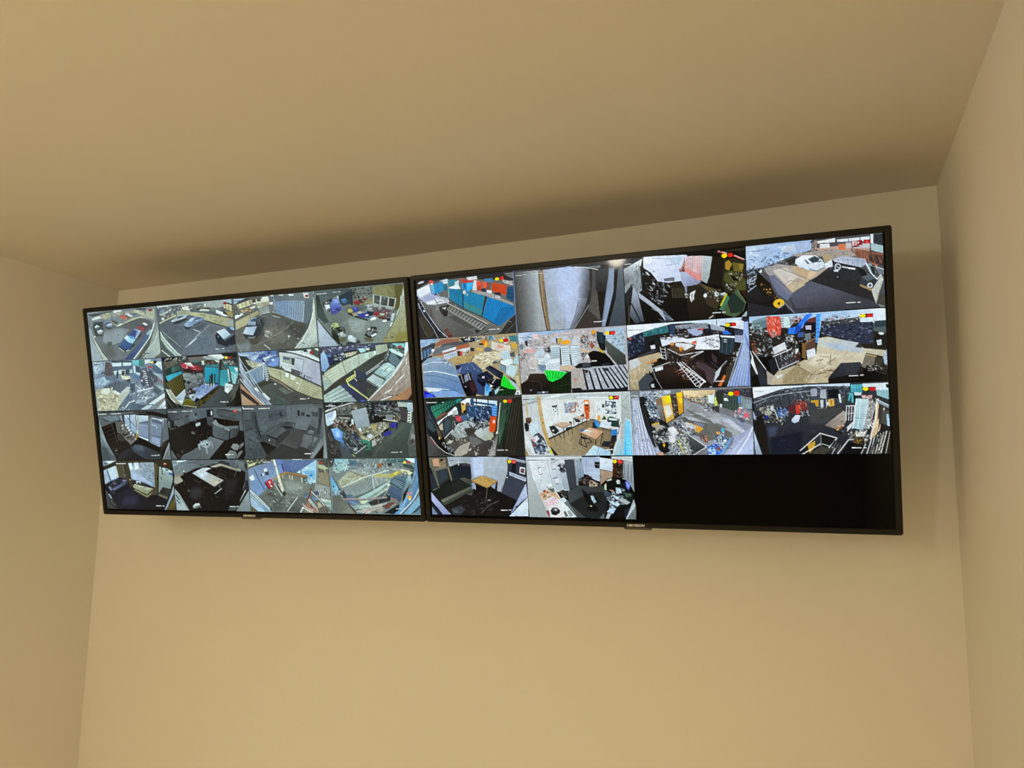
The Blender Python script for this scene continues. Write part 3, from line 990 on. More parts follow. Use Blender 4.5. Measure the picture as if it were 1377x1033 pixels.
g 74880c 5c5a10 310,890 324,939 | 232,910 272,828 348,832 402,907 390,949 255,942
p 5c5010 242,886 297,829 394,895 407,956 255,942
l d0c898 5.8 247,941 413,986
g b8c4dc 98a4c0 236,717 176,858 | 145,808 285,635 287,720 232,910 157,881
p dce4ec 152,832 245,850 223,916 173,894
l dce4ec 8.3 146,796 285,635
g a8a48c 908c78 67,681 140,880 | 20,605 88,634 153,808 253,984 193,987 93,805 40,704
l e8e4d4 11.6 28,618 77,792 131,880
l e0dcc8 7.5 80,621 146,796
p 20201c 24,678 91,841 176,986 29,990
l 686458 6.6 24,801 90,975
p 181814 156,894 245,971 235,989 176,986
e f4e020 863,81 20,24 0
p c02018 892,64 929,64 922,102 894,102
l ffffff 7.5 738,903 803,907
l ffffff 6.6 819,908 843,909
@L12
f 454745
g 88a0d0 4c64a8 210,70 372,146 | 11,1 503,6 504,134 511,293 414,260 316,239 170,165 125,86 33,65
n 281 110 10 41 2.5 160 5c78c0,c8d8f0,2c3c78,88a4dc,202c50,e8f0fc,4c68b0 | 28,3 503,12 512,269 414,260 319,203 172,140 152,52
p b4c8e0 173,116 235,72 276,76 247,147 195,167
p 3c4c94 239,134 318,68 368,72 305,152
p c0cce4 322,142 391,99 457,93 420,163 344,193
p 4c64b4 337,180 456,105 506,98 420,163
p 6c90dc 364,268 461,167 519,148 512,269 453,300
p c8d8f4 419,175 470,155 451,202
l e8ecf0 6.5 26,40 151,64
p 2e2e2c 32,72 124,99 152,188 187,302 91,356 57,229
p a8a484 104,146 162,164 316,239 315,264 187,302 132,236
n 282 30 10 33 3 20 bcb898,8c886c,dcd8bc,6c6c58 | 112,147 317,227 315,264 188,296
p c8ccc0 317,227 343,217 346,303 326,289
p dce0dc 241,245 283,237 282,261 240,270
p 303840 20,276 94,307 106,382 74,367
g 6f88ac 8498b4 212,440 293,348 | 94,381 324,259 324,523 185,612 133,509
s 9cb4d0 4.1 5 131,397 178,587 313,288 317,510
s 506890 4.1 7 114,395 178,599 305,288 316,523
l e0e4e0 6.5 93,388 324,246
p 20282c 97,394 123,396 185,612 160,610
g 98a4b8 788498 336,327 357,526 | 316,239 358,243 374,527 339,549 326,363
l d0d8dc 8.2 323,203 312,522
s dce4ec 4.9 6 330,351 369,330 348,550 381,552
p e4e8ec 341,524 381,546 372,564 347,562
g c4c8d0 a8a8c4 612,229 920,436 | 529,51 590,51 779,124 1014,301 1004,694 804,535 651,402 526,319
p c8ccd0 533,58 557,54 542,320 522,306
p 8c8c84 570,116 689,157 674,283 564,225
p 4c5c78 573,128 657,160 647,196 571,177
p 98a898 574,183 669,222 662,276 572,225
p 3c3c38 673,162 712,172 697,303 670,283
l e0e4e8 5.7 558,109 547,235 704,310
g c0c4d4 b0b4cc 734,216 781,365 | 713,160 818,205 787,413 698,358
l 585c70 4.9 713,160 818,202 787,413
p d0d4dc 575,311 654,354 650,414 572,371
p 4a4c50 654,348 763,411 749,519 657,427
n 283 30 8 33 3 20 3c3c40,6c6c70,585c64 | 654,354 801,439 804,523 681,441
p 9090b0 829,501 898,543 895,602 819,549
l 3c3c50 4.9 829,501 906,549
p 20242a 535,295 552,297 545,345 533,344
p 20242a 807,475 819,470 806,560 794,559
g d4dce0 b4bcc0 781,88 972,213 | 607,35 823,44 1011,205 1011,277 780,112
l 20242c 11.4 534,34 686,73 856,167 1015,283
s e8ece8 7.3 5 813,91 1002,228 827,116 1001,252
p c8d4dc 864,24 912,23 907,100 868,96
p 4c5448 935,25 1010,86 1006,169 954,116
p dce4dc 943,20 1014,21 1010,86
p 303838 825,20 864,22 861,72 822,68
p c01c1c 892,60 931,62 927,104 891,103
g b8b48c a8a47c 471,412 749,664 | 363,293 524,355 786,558 1006,730 1007,934 887,891 695,758 512,562 391,455
s 88845c 4.1 6 378,318 1005,742 391,442 895,891
s c8c49c 3.3 5 369,330 1004,766 393,418 896,867
l 4c4c38 5.7 524,355 517,538
l dcdcc4 7.3 770,569 702,770
l 7a7854 4.9 982,741 881,866
l 2c2c24 8.2 386,454 511,574 695,764 886,903 1005,958
p e8ecec 581,421 625,437 616,509 581,494
p e0e4dc 647,463 701,503 690,569 639,535
e dcdcd0 718,619 13,17 0
p 34332e 363,293 411,315 523,361 516,342
l b0845c 9.8 393,491 541,625 631,753
l e0dcc4 8.2 601,715 654,773
g 484a48 3c3e3c 339,697 655,901 | 185,612 390,540 539,649 662,780 863,901 1005,970 601,989 372,983 344,895 198,687
p 5c6456 479,706 537,686 637,790 554,809
p 3e4a46 409,911 462,853 593,983 397,984
g 4f5250 444644 535,869 619,960 | 463,828 603,959 618,984 593,989 454,852
e e0e4e4 449,618 13,15 0
b 8
p 35352f 185,612 381,540 429,580 257,666
b 0
g a4b4d0 7c84a0 103,432 211,750 | 29,53 44,153 75,343 183,649 282,817 392,996 288,993 149,796 54,553 22,301
s dce4f0 4.9 4 30,102 371,995 12,400 305,991
s 48506c 4.9 3 24,276 355,994 18,375 297,991
l 8c4440 5.7 20,400 65,504
p b87c5c 14,575 102,730 227,888 272,989 230,990 134,895 15,700
p 342828 13,662 123,807 239,975 205,988 101,880 15,762
g c08c68 b0805c 44,839 114,956 | 15,762 101,880 196,988 14,981
l e8ecf4 6.5 15,487 90,655 181,823 288,990
e e8ecf0 201,687 15,22 0
p dce4ec 186,668 212,663 240,746 227,751
p e0e8ec 275,785 301,768 373,884 351,907
p 9ca8b0 275,791 351,907 342,925 282,817
l ffffff 7.3 735,906 803,910
l ffffff 6.5 823,905 843,900
@L13
f 3d3e3c
p 3e4468 29,12 645,11 757,22 642,61 428,104 293,129 72,173
n 291 90 7 28 3 5 e0e4ec,303858,686c94,a8a4b0,4c5078,c88888,20243c | 29,12 299,14 612,20 559,91 379,86 75,108
p 202430 72,173 277,115 462,81 450,157 287,245 122,347
g 94b8e8 7ca0dc 56,145 53,367 | 19,129 60,74 89,174 109,345 48,445 16,416
p 4c70a8 81,161 134,127 153,232 115,307
p 1f2c4c 96,188 156,181 159,285 115,320
n 292 60 8 28 2 10 dce4ec,283044,8aa0c0,c8d0d8,384058 | 157,168 310,131 288,232 168,273
p d0bc9c 301,143 435,111 451,131 374,188 306,208
n 293 24 8 33 3 160 e8d8bc,504838,a89880 | 310,131 443,118 433,155 314,208
p a8dce8 446,67 528,75 533,127 475,147
p e8ecec 536,76 576,80 575,105 534,108
g c4c8ac b8c4b8 193,444 535,254 | 48,458 260,281 449,170 647,125 648,189 447,375 290,503 130,660 23,587
g b0b89c a0a890 690,66 744,109 | 643,36 773,24 775,138 651,202
s 8c9484 3.3 6 651,49 652,189 764,36 763,137
s 8c9880 4.1 5 47,471 646,138 131,647 648,189
s d0dccc 3.3 4 36,509 646,144 96,671 649,176
l 4c5444 5.7 260,281 295,491
l 606854 5.7 449,163 447,362
l 8c9888 4.9 570,118 569,232
l 586054 4.9 46,497 130,660
p b8e0d8 523,164 564,155 560,244 519,253
p c4ece8 623,129 647,125 644,195 619,199
p a8a890 20,495 60,537 32,587 18,613
p 9cb0a8 22,613 67,564 130,660 30,784
p 38332c 21,797 130,660 394,434 651,214 767,143 757,174 444,426 267,631 222,693 27,836
g 40433e 33352f 460,440 697,257 | 394,434 650,227 766,162 744,274 523,496 409,461
g 30364c 2c3040 452,593 576,731 | 297,530 410,448 523,496 534,600 632,760 646,787 533,946 394,744 299,659
p 32333a 509,598 639,773 533,933 427,746 402,590
p 3e3e34 509,764 639,780 533,940
g 34386c 2a3050 280,710 386,911 | 222,693 298,672 515,971 465,987 398,990
p 4458c8 423,991 457,967 498,989
g a8c0bc 889c9c 131,804 253,903 | 17,862 217,692 390,989 19,987
s c8dcd8 8.2 3 39,929 260,760 121,986 337,882
s 6c807c 6.5 3 33,889 236,733 79,984 299,828
l d8c85c 11.5 393,460 396,550
p e8e078 286,594 399,499 400,557 308,647 288,620
s 2c2c1c 8.2 5 302,595 309,621 380,536 386,562
l e8e478 11.5 293,620 314,699 392,795 516,951
l b8b060 4.9 300,646 393,776 508,951
l d0d8d0 7.4 386,588 409,629
l e0e8e8 5.7 514,508 659,367 719,297
l c8d4dc 5.7 521,528 675,381
n 294 40 7 33 5 110 d8e8e8,303c40,8ca8ac | 720,284 775,138 806,166 742,324
g a4c8cc 8cb4bc 730,399 683,547 | 604,503 716,360 773,340 841,421 829,496 727,627
p c8e4e4 680,433 747,388 807,456 766,491 711,461
p a8d0d0 683,535 734,488 811,545 761,592
l 303c3c 5.7 718,487 769,415
l 303c3c 4.9 712,600 814,495
p 5a7484 776,289 814,167 928,266 857,410 804,367
p 2c3c44 853,183 928,266 894,313 859,221
p c4e4e4 784,113 825,105 946,217 928,266 814,167
n 295 50 7 28 4 30 4c94a0,d8f4f0,2c444c,98c8cc,68b0b8 | 797,27 962,31 946,205 831,131
p 74c4cc 821,17 962,31 959,106 881,85
p c02c24 888,67 929,68 928,103 892,102
p dcecec 971,13 1002,17 970,194 944,254
g b4c8cc a8bcc0 600,579 637,658 | 521,611 603,528 714,639 656,762
l e8f0ec 4.9 520,618 603,528
l 80887c 7.4 516,630 647,774
p 4a5444 611,516 728,614 714,639 602,535
g c8dce4 94a8b0 891,375 713,740 | 948,255 1002,23 1005,135 844,522 653,813 514,990 533,946 674,725 831,471
l f0f8f8 8.2 997,47 946,292 827,546 514,983
l 4c5458 4.9 958,281 843,547 574,936
g a48c80 90786c 921,566 747,870 | 1009,123 1010,761 1009,862 948,996 514,990 843,547
s c8b4a8 5.7 4 983,258 667,865 1010,511 710,969
s 786458 4.1 4 989,309 596,975 1012,636 742,984
n 296 40 25 90 8 140 b89c90,887064,c8b0a4,a08478 | 651,864 963,356 1004,635 875,878 662,967
l f0ece8 8.2 974,282 962,381
l f4f4f0 8.2 836,698 937,561
l f4f0ec 9.8 707,867 783,802
l f4f4f4 8.2 661,986 777,923
g b4764c a86c48 907,855 969,884 | 808,937 1007,749 1005,874 948,996 741,990
p 241814 948,996 1009,874 1003,1000
l 201814 6.5 737,905 801,906
l 201814 8.2 822,905 845,905
@L20
f 1c1a19
g 565a60 424850 77,142 285,128 | -2,8 998,6 995,114 711,66 374,85 313,211 235,231 37,318 14,163
p 303338 26,-3 549,6 715,20 713,49 377,38 23,39
p 687480 51,129 202,89 322,94 315,188 149,216 110,167
p 343c44 42,134 77,136 176,205 132,215
n 301 30 10 42 5 30 788490,4a525c,58626c | 37,93 322,94 306,199 58,272
p 1a1310 546,41 796,36 1011,115 1015,172 937,135 711,72
l 5c4c44 5.1 562,59 711,66
p 50585e 733,114 791,116 1014,195 1016,390 994,595 918,639 879,730 704,633
g a8b4c4 8c98ac 977,251 957,548 | 933,180 1021,207 997,549 918,639
p 586068 949,192 1020,218 1005,549 942,639 905,592
p 4c545a 322,94 374,85 381,226 453,392 404,367 347,224
p 8c98a4 326,100 356,96 364,213 340,201
g b0c0dc 8ea4cc 496,161 480,370 | 390,92 556,88 548,489 468,428 395,261
p 98acd0 390,92 467,89 463,369 411,274
p d4e0f0 399,98 458,95 453,159 420,146
p 303844 467,89 480,90 469,405 457,404
l 3c4858 7.6 424,99 482,230 558,350
l 30343c 6.7 470,393 548,489
p 202830 365,90 386,91 387,249 371,237
g b4bcb8 90989a 579,118 566,466 | 563,100 592,101 578,537 554,513
p c8c8a0 550,396 571,397 571,513 554,513
g c8d8e8 7a88b0 666,122 658,469 | 596,107 737,119 705,622 578,537
g 586078 6c7898 658,237 654,284 | 594,246 730,217 723,309 596,281
b 17
p 7c88b0 594,304 724,298 713,494 587,467
b 0
p dce8fc 584,513 706,587 704,622 582,537
p 4a62a0 589,490 708,564 706,587 587,519
g 4e5458 5c6468 753,184 724,587 | 737,119 780,145 729,634 706,610
g 76809c 6e7ca8 849,222 818,659 | 783,162 928,203 863,730 719,657
p e8f0f8 787,162 927,209 921,248 875,201 786,179
p 505c78 786,185 921,248 913,305 782,243
l c0ccdc 6.7 778,300 837,325 838,372
l 3c4864 7.6 763,507 879,557
p 8c9cc8 760,542 873,580 856,706 754,634
l e0e8f4 8.4 728,657 854,735
p 70787c 753,184 780,150 740,657 724,645
g 17100c 221a16 140,452 152,761 | 46,319 225,243 263,433 449,685 286,811 221,988 167,904
s 3a2c24 5.1 5 69,355 214,278 159,666 268,598
l 4a4238 5.9 198,253 250,598 271,669
p 0c0908 217,242 250,256 278,457 259,480
p 38302a 259,480 312,458 370,601 326,623 276,598
g 5a5450 6c6460 340,318 457,580 | 252,232 364,213 558,583 449,691 372,577 321,458 270,445
n 302 40 8 37 4 160 98948c,48423e,282320,b8b4ac,706a64 | 259,244 364,225 541,582 449,685 329,459
p 141010 344,494 441,439 448,462 368,513
p 141010 391,543 479,510 468,533 407,567
p 4c4844 424,567 510,546 507,581 455,603
p c0c8d0 342,289 368,278 365,319 344,324
p dce4f0 393,285 419,280 417,309 395,314
p d4dcf0 411,338 445,328 443,357 417,368
p e0ecfc 433,380 468,370 465,405 439,415
p c8d4ec 454,439 480,428 478,463 456,469
p dce4f4 489,481 515,470 513,500 491,511
p c0b8b0 346,353 367,348 361,377 343,383
e d8b4a0 524,575 12,16 0
g b09040 7c6c34 553,478 552,547 | 535,489 558,466 573,490 564,554 535,553
p 17120f 541,582 577,548 877,753 918,639 960,617 888,949 823,821 648,725 550,688 448,697
p 2c2420 877,753 918,639 960,617 946,708 844,879
p 3c2420 918,639 935,628 938,697 913,708
g 3c4250 2e323c 544,769 651,911 | 445,744 516,687 648,725 868,880 853,989 646,987 489,838
b 17
p 4a5468 499,698 616,701 625,818 509,792
b 0
g 28262a 1e1c1e 370,836 429,955 | 266,858 427,755 489,838 613,987 230,988
n 303 30 7 25 2 30 3c3834,0c0a08,605c58 | 204,762 273,764 298,882 228,905
p 888478 214,798 232,792 235,810 217,816
g 808c94 4e565e 45,449 109,867 | 15,151 43,354 101,629 221,994 3,997
g 98a8b4 6c7884 62,569 112,713 | 29,425 106,677 193,904 159,892 72,664
p 404850 18,687 91,760 134,993 3,997
g 788084 60686c 946,824 946,939 | 999,641 1003,825 999,997 885,996 930,823
l a8b0ac 5.9 998,664 926,881 885,990
l 484c4c 6.7 999,756 910,990
p c8d4e8 349,72 354,61 350,66
l d0d0d0 6.7 13,58 135,59
l d8d8d8 7.6 204,57 350,58
l 9a9a98 4.2 377,45 530,39
l f0f0f0 7.6 730,909 801,908
l f0f0f0 6.7 813,906 842,905
@L21
f 1a1614
g 484a50 545a64 204,92 457,104 | -1,1 999,1 1037,109 1028,249 939,269 667,198 535,186 312,260 294,266 82,232 26,169
g 5a6470 4c5460 375,76 497,130 | 314,97 544,48 535,180 433,211 312,260
g 383c44 4c525c 48,108 200,140 | 2,21 326,37 302,145 73,244 18,156
p 22252b 382,94 415,96 410,150 382,155
p 14171c 544,48 627,47 626,184 617,196 539,180
l 14171c 8.4 73,238 197,189 294,145
n 311 60 8 37 3 80 687078,3c4046,848c94,22262c | 82,232 293,157 298,339 92,343
g 555b63 494f56 148,284 236,251 | 82,245 284,168 298,339 126,344
n 312 26 7 28 2 80 98a0a8,343840,6c747c,a8b0b8 | 91,355 274,313 261,386 110,454
l 22262c 6.7 281,144 310,412
p c8d8e0 14,248 38,243 45,329 48,360 13,362
p 2c3034 -9,179 25,181 63,256 46,378 18,414 22,230
p 45423e 20,389 82,367 97,404 34,427
g 1e1915 14100d 171,578 437,404 | 17,426 133,369 311,266 535,186 541,348 607,363 603,542 384,705 185,872 107,883 16,696
n 313 50 8 33 3 20 2c2622,3a3430,141110 | 322,364 607,363 578,542 355,632
p 888e94 376,311 403,282 445,278 446,332 389,366
p b8c0c8 380,318 445,284 442,326 386,354
p 5c5654 363,250 397,243 387,264 366,266
e 5c5854 335,479 25,27 20
g 4c4c56 3a3a42 590,111 576,325 | 535,180 626,184 607,363 542,330
p e0ecf4 596,75 613,70 612,147 597,153
g 5c6268 484e54 706,92 863,195 | 652,42 945,34 1026,155 1010,284 931,269 901,232 677,162
g 7c868e 5c6468 871,65 791,37 | 686,20 1017,49 1029,109 903,67
p 33363a 677,37 791,49 941,104 932,127 788,85 676,55
p 3c4044 679,139 784,156 925,233 931,269 859,254 700,187
p 474c50 668,55 868,112 943,199 932,245 823,181 670,138
g 120a07 1c120c 777,274 854,337 | 666,210 787,239 922,280 917,363 835,371 739,344 669,281
l 4a4a4c 5.8 666,204 922,274
l 3c3028 5.0 761,261 760,345
p 808890 612,279 656,233 669,293 634,328
g 7c848c 5c6268 730,367 891,397 | 607,291 655,257 691,324 770,369 941,364 938,411 832,425 720,391 625,339
p b0bcc4 756,404 824,430 818,460 758,434
g 525860 474d54 666,472 759,547 | 608,339 720,391 822,454 794,649 618,567 596,518
p 1f2023 813,466 830,454 810,644 794,649
g 43484e 34383c 845,479 908,504 | 832,431 946,411 921,552 859,645 814,644
g 4c525a 585e66 988,248 1004,390 | 980,130 1033,179 1015,473 952,447 956,317
p 17120f 934,470 1013,496 1011,720 983,992 861,996 986,672 875,646
g 626870 52575e 557,613 369,924 | 561,553 736,648 516,992 135,988 166,908 264,849 416,730
g 8a949e 6c747c 507,612 592,590 | 420,658 490,617 595,662 584,710 495,792 400,706
p a8b8c4 419,682 481,635 553,673 505,769 425,718
p 22262e 486,684 528,685 520,739 491,738
n 314 30 7 22 2 30 d0e4f0,7c8890,40464e | 422,634 554,661 515,757 417,706
p a8b4bc 384,705 405,694 415,803 402,809
p a8b4bc 487,792 504,793 502,889 494,883
p 8c98a0 572,710 584,704 579,794 570,794
p 17120e 736,648 921,552 915,659 823,835 743,929 739,989 524,992
g 888886 74767a 869,741 889,812 | 818,775 847,704 896,700 930,742 904,825 864,824
g 74787a 686c70 788,870 831,954 | 743,929 799,828 871,836 890,919 862,985 764,983
g 70706c 5c5c58 959,719 938,802 | 921,813 943,719 986,678 983,731
p 64666a 871,979 909,872 961,826 958,873 895,979
p 0e0a08 817,799 904,836 886,860 823,823
p 2e2624 73,882 116,883 155,945 126,981 87,932
b 7
p 3a2a2c 81,882 107,883 145,957 118,981
e 4a4648 165,840 13,24 0
b 0
g 585e62 44484c 47,882 23,968 | 17,807 83,987 4,992
l 7a7e7c 5.0 16,820 83,981
g 3c4044 484c50 980,897 993,957 | 974,998 1007,862 998,998
l e8e8e8 7.5 25,61 141,62
l d8d8d8 6.7 214,58 308,60
l e0e0e0 7.5 325,59 355,58
l 7c7c7c 4.2 150,60 193,60
e c03028 913,88 27,31 0
p f0a8a0 907,73 925,70 923,89 908,91
p 9a9c9c 1011,14 1033,50 1088,53 1064,63 1024,61
l ffffff 7.5 736,907 806,906
l ffffff 6.7 822,906 843,904
@L22
f 3f4248
g 4c525c 575e68 376,158 782,178 | -1,0 1000,1 1000,249 911,438 765,481 638,440 499,312 310,441 255,513 184,586 111,108
g 3a3e44 474d55 122,208 26,392 | -1,2 122,71 144,397 178,686 247,938 6,998 -11,429
p 484e56 19,78 113,83 110,258 23,292
g 424850 3c4046 72,331 51,393 | 23,292 110,264 122,421 29,481
l 1c1e22 5.7 16,279 110,264
l 1c1e22 5.7 12,480 126,419
g 4a5058 3c4046 99,584 126,836 | 19,493 143,422 194,687 247,938 15,985
n 321 60 8 49 3 30 343840,50565e,5a6068,2c3036 | 19,493 142,434 231,913 27,935
p 363a40 120,108 178,111 212,537 254,538 280,651 196,662 150,435
l 0e0f11 8.2 166,185 170,385 219,618
l 15171a 5.7 147,485 249,482
g 485058 525a62 210,150 237,400 | 179,99 331,82 301,440 255,513 204,387
p 424a52 248,214 314,217 315,341 256,364
n 322 20 8 33 2 80 363c42,5c646c | 255,227 314,230 307,341 256,351
p 414750 329,106 545,80 554,216 325,317
n 323 30 10 41 2 70 363c42,4a525a,2c3238 | 337,119 544,93 545,215 420,259 334,305
p 30353b 467,150 533,141 528,227 466,236
n 324 20 8 33 2 80 1c1e22,50565c | 467,150 533,141 528,227 471,237
g 585f68 5e6670 605,169 692,357 | 564,32 930,88 912,414 847,436 819,362 773,482 638,440 556,314
l 464b52 5.7 620,48 609,310
p 1b1c1f 689,118 717,114 711,223 687,216
p 2e3136 732,145 775,159 767,226 730,218
p 17181b 789,190 836,205 830,241 788,233
p 3c4046 855,145 934,161 925,245 859,230
p 242628 671,221 683,222 682,244 671,243
p 242628 716,229 727,232 725,254 715,251
g 5a6068 50565e 872,267 872,412 | 846,241 929,245 887,437 833,411
p 2e3033 938,89 993,80 976,247 921,535 880,558 924,342
l 595e63 4.9 944,113 921,390 881,546
p 33363a 772,494 827,362 833,411 887,437 864,558 786,531
p 5e6468 797,483 868,497 852,557 786,537
p 7a8084 821,477 860,497 855,515 816,495
p 3a3c40 815,435 883,437 868,497 813,471
g 64696d 565a5e 791,580 734,749 | 745,542 847,582 824,703 762,811 693,767
l 4a4d50 4.1 722,676 816,715
l 2c2e30 5.7 745,542 851,582
g 6a6f72 505459 875,655 847,728 | 862,606 908,620 844,782 817,770
g 6a6e74 50545a 960,247 917,608 | 1000,32 1006,273 983,998 951,997 979,561 792,995 806,885 945,536
p 3e4145 900,632 954,512 877,753 806,885 836,788
g 646a72 7a8088 949,609 864,850 | 978,574 970,731 825,990 793,989 902,729
g 6c7278 888e94 994,489 987,913 | 1004,177 1020,310 1006,992 951,995
p 15110f 969,743 947,997 836,996
p 585c62 942,17 1013,9 1008,93 931,64
g 3b3c3d 474846 597,598 523,744 | 451,718 628,470 755,505 641,821
l 1c1c1c 5.7 450,724 641,827 707,651
l 24262a 6.6 638,446 764,500
g 222324 2c2c2c 415,903 660,907 | 245,963 405,791 450,730 641,827 684,773 762,811 808,849 784,995 243,1001
p 2d2d2d 387,816 441,742 632,833 724,921 704,994 260,995
g 14110f 1c1815 277,714 293,864 | 194,687 238,663 406,785 272,939
l 3a3a3a 4.9 263,938 405,791 450,730
p 2c2e30 400,593 539,473 603,488 460,693 425,742
g 43474c 52575c 408,469 451,569 | 283,533 419,414 539,461 400,605
l 5a5f64 4.9 283,533 419,414
p 1b1b1c 282,545 399,611 397,642 293,577
l 1e1f20 8.2 286,552 292,664
l 17181a 11.5 408,605 403,754
l 24262a 6.6 476,558 467,656
p 38393b 308,615 397,642 392,741 327,702
p b8c0c4 306,646 323,628 326,653 309,665
g 34373b 42464a 563,339 592,389 | 479,373 548,308 656,337 608,402 511,380
p 16171a 495,386 608,408 597,445 509,423
l 16171a 7.4 479,379 480,428
l 16171a 8.2 648,343 635,434
l 1c1d20 8.2 612,402 604,476
p 2a2b2d 509,417 597,451 555,474 516,448
l f0f0f0 8.2 21,53 152,57
l f0f0f0 7.4 215,57 316,58
l e0e0e0 7.4 328,59 353,58
p f4f4f4 10,15 27,28 33,60 20,59
l ffffff 7.4 733,906 809,907
l d8d8d8 6.6 822,898 834,896
b 13
p 4a4c50 856,0 1013,-3 1010,57 931,64
b 0
@L23
f 38403c
p 1a1d20 0,1 181,2 381,14 160,80 18,178
n 331 50 8 49 5 160 1c2024,6c7074,0c0e10,e8ecec | 26,33 382,1 363,39 18,164
l f4f8fc 8.2 19,158 168,74 340,12
l d8dcdc 6.6 29,56 144,59
l e8ecf0 6.6 24,138 55,127
p 60584c 304,61 463,32 460,83 309,127
p 5a5c58 141,118 312,62 303,231 152,224
n 332 120 8 33 3 20 141416,7c7870,3c3c3a,a8a49c,585450,24201c | 151,79 313,49 462,44 460,96 316,140 306,335 148,302
p c8c0a8 360,103 385,92 383,131 362,136
g e4ecf8 b8c8e4 58,232 50,377 | 16,204 140,131 143,236 102,366 31,416 16,376
p a8b8e0 24,217 122,143 100,247 28,297
n 333 60 8 33 2 40 502820,8a3c34,c8b4b0,302028,a89898 | 105,300 198,317 183,435 107,432
p 242428 30,429 100,405 61,483 95,642 37,614
g 5c94ec 7cb0f8 134,564 104,484 | 71,470 140,446 211,541 179,671 161,697 104,643
b 16
p a0c8fc 111,511 170,513 165,618 122,617
b 0
p 4a78d0 130,643 189,645 233,778 209,751
p 40587c 161,697 217,751 299,963 248,975 179,829
p 3c4854 199,777 315,969 188,981 161,855
p 282624 143,223 312,231 315,322 165,303
p 8a8a84 159,250 301,270 291,308 182,290
p 1c1a18 179,356 306,335 351,428 398,651 368,598 257,464 191,435
n 334 110 8 33 2 40 3c2018,c8c0b4,141010,6a4430,8a8478,241814 | 164,316 297,348 355,519 304,544 207,462
p 705038 312,387 360,428 406,651 383,625
g 9ca4b4 8c98a8 404,210 445,380 | 315,160 488,104 517,434 399,469 365,481
l c8d0d8 4.1 324,160 484,110
p c0d0d8 309,303 333,297 337,388 311,400
p 1a1a1e 492,20 853,16 839,129 588,154 559,397 525,422 499,137
n 335 200 8 38 3 10 101014,787c88,2c2c34,c0c4cc,484a54,0c0c0e,585c68 | 488,20 844,21 935,121 929,235 762,227 567,243 559,397 526,409 506,163
n 336 60 16 58 6 10 a8acb4,4c3c3c,202024,684848 | 675,43 843,40 934,134 923,361 853,346 850,231 699,198
p 1c1820 840,104 947,122 926,387 852,358 866,232
s 6a5c60 4.9 8 851,136 941,166 857,333 923,361
p 141210 567,243 696,262 715,378 610,374 560,385
p 7c8084 697,243 778,240 765,342 693,332
p 605c54 616,245 689,243 688,262 623,278
n 337 40 7 28 2 20 e8e4dc,8a7460,3c3028,c8c0b4 | 777,266 826,243 861,257 844,358 772,355
l e4e0d8 6.6 669,325 820,363
e 5c4838 814,305 28,36 0
p a8b0a4 836,27 938,46 943,122 840,110
g b8ccdc 9cb0c4 952,84 972,174 | 934,46 1001,49 1001,213 940,185
p c8ccbc 943,198 982,206 969,401 926,380
e 202020 956,236 12,10 0
e 202020 954,280 12,10 0
e 202020 952,327 12,10 0
e 202020 950,372 12,10 0
l 1c2024 6.6 987,212 972,414
p dcecf0 997,62 1008,69 1004,163 992,162
g 404a44 353d38 762,559 828,868 | 521,992 596,657 766,482 859,384 1007,415 1004,986
g 464e48 3e4640 763,546 673,736 | 644,658 858,397 929,400 757,661 618,864
l 5a645c 4.9 742,648 888,436
l 525c54 4.1 523,966 640,748 743,635
g 5c6462 4a4e4c 977,566 956,845 | 976,414 1007,428 1005,973 918,972 913,742
b 8
p 8c9090 960,578 1006,605 994,693 948,679
b 0
p 44302c 926,717 948,679 986,706 985,731 936,755
n 338 30 7 28 2 40 5c5450,342c28,6c6864 | 917,666 1003,668 995,846 933,819
g 2f2fb8 28249c 778,406 768,444 | 742,398 811,388 803,471 747,469
p 2c2c98 658,556 740,520 755,546 728,596 662,620
p 141418 806,395 822,395 809,509 801,496
g 8c8464 7c7454 687,441 514,654 | 404,547 527,396 659,363 727,379 719,455 505,674 401,599 381,494
n 339 220 7 30 2 30 b4ac98,3c3830,d8d4c8,6c6450,202020,9c9484,84786c,c8ccd0 | 391,469 525,435 651,363 722,391 711,455 506,654 403,560
p b09858 526,409 592,405 579,501 538,500
p d0d8dc 374,468 416,457 421,522 388,521
p 2c302c 428,561 478,550 467,601 434,594
p c8d4ec 474,627 510,564 533,603 506,654
p b4b090 402,586 497,667 503,706 406,651
p 8a7a50 381,494 404,547 414,665 398,651
l d4c490 6.6 505,674 719,455
p 181614 504,680 649,555 644,658 558,759 510,732
n 340 60 8 33 2 60 c8c4bc,201c1a,7c7468,a8a498,3c342c | 512,680 658,543 644,658 616,735 540,785
p b0b0ac 520,693 562,669 566,759 523,797
p 181410 659,517 723,455 716,519 666,556
g 2f8c70 247058 429,691 488,835 | 397,677 447,665 503,706 509,758 496,849 454,861 434,756
p 123c30 427,730 469,731 472,835 448,822
g 3c444c 303840 266,621 325,780 | 203,540 311,557 412,704 400,781 335,898 277,897 202,724
n 341 260 7 41 3 40 1c2024,5c646c,343c44,8c9498,14171a,48505a | 211,541 319,570 412,704 405,834 318,911 210,725
n 342 60 7 33 3 30 2c3468,14181c,5c6490,343c44 | 320,544 384,599 398,651 347,676
n 343 14 7 25 3 30 f0f4f8,c8d0d4 | 290,805 356,820 354,859 296,858
l c8d0d0 6.6 326,917 458,770
l 24282a 6.6 245,857 315,963
l c8b050 7.4 292,930 323,976
g 2e2c30 262428 44,800 97,933 | 11,455 97,616 165,934 154,987 8,992
n 344 90 8 41 3 50 3c3434,1a1a1c,5a5450,2c2828,6a6460,483c38 | 20,455 95,642 157,934 26,972
p 303838 334,924 487,848 532,940 497,979 314,983
l e8f0f4 7.4 730,898 802,898
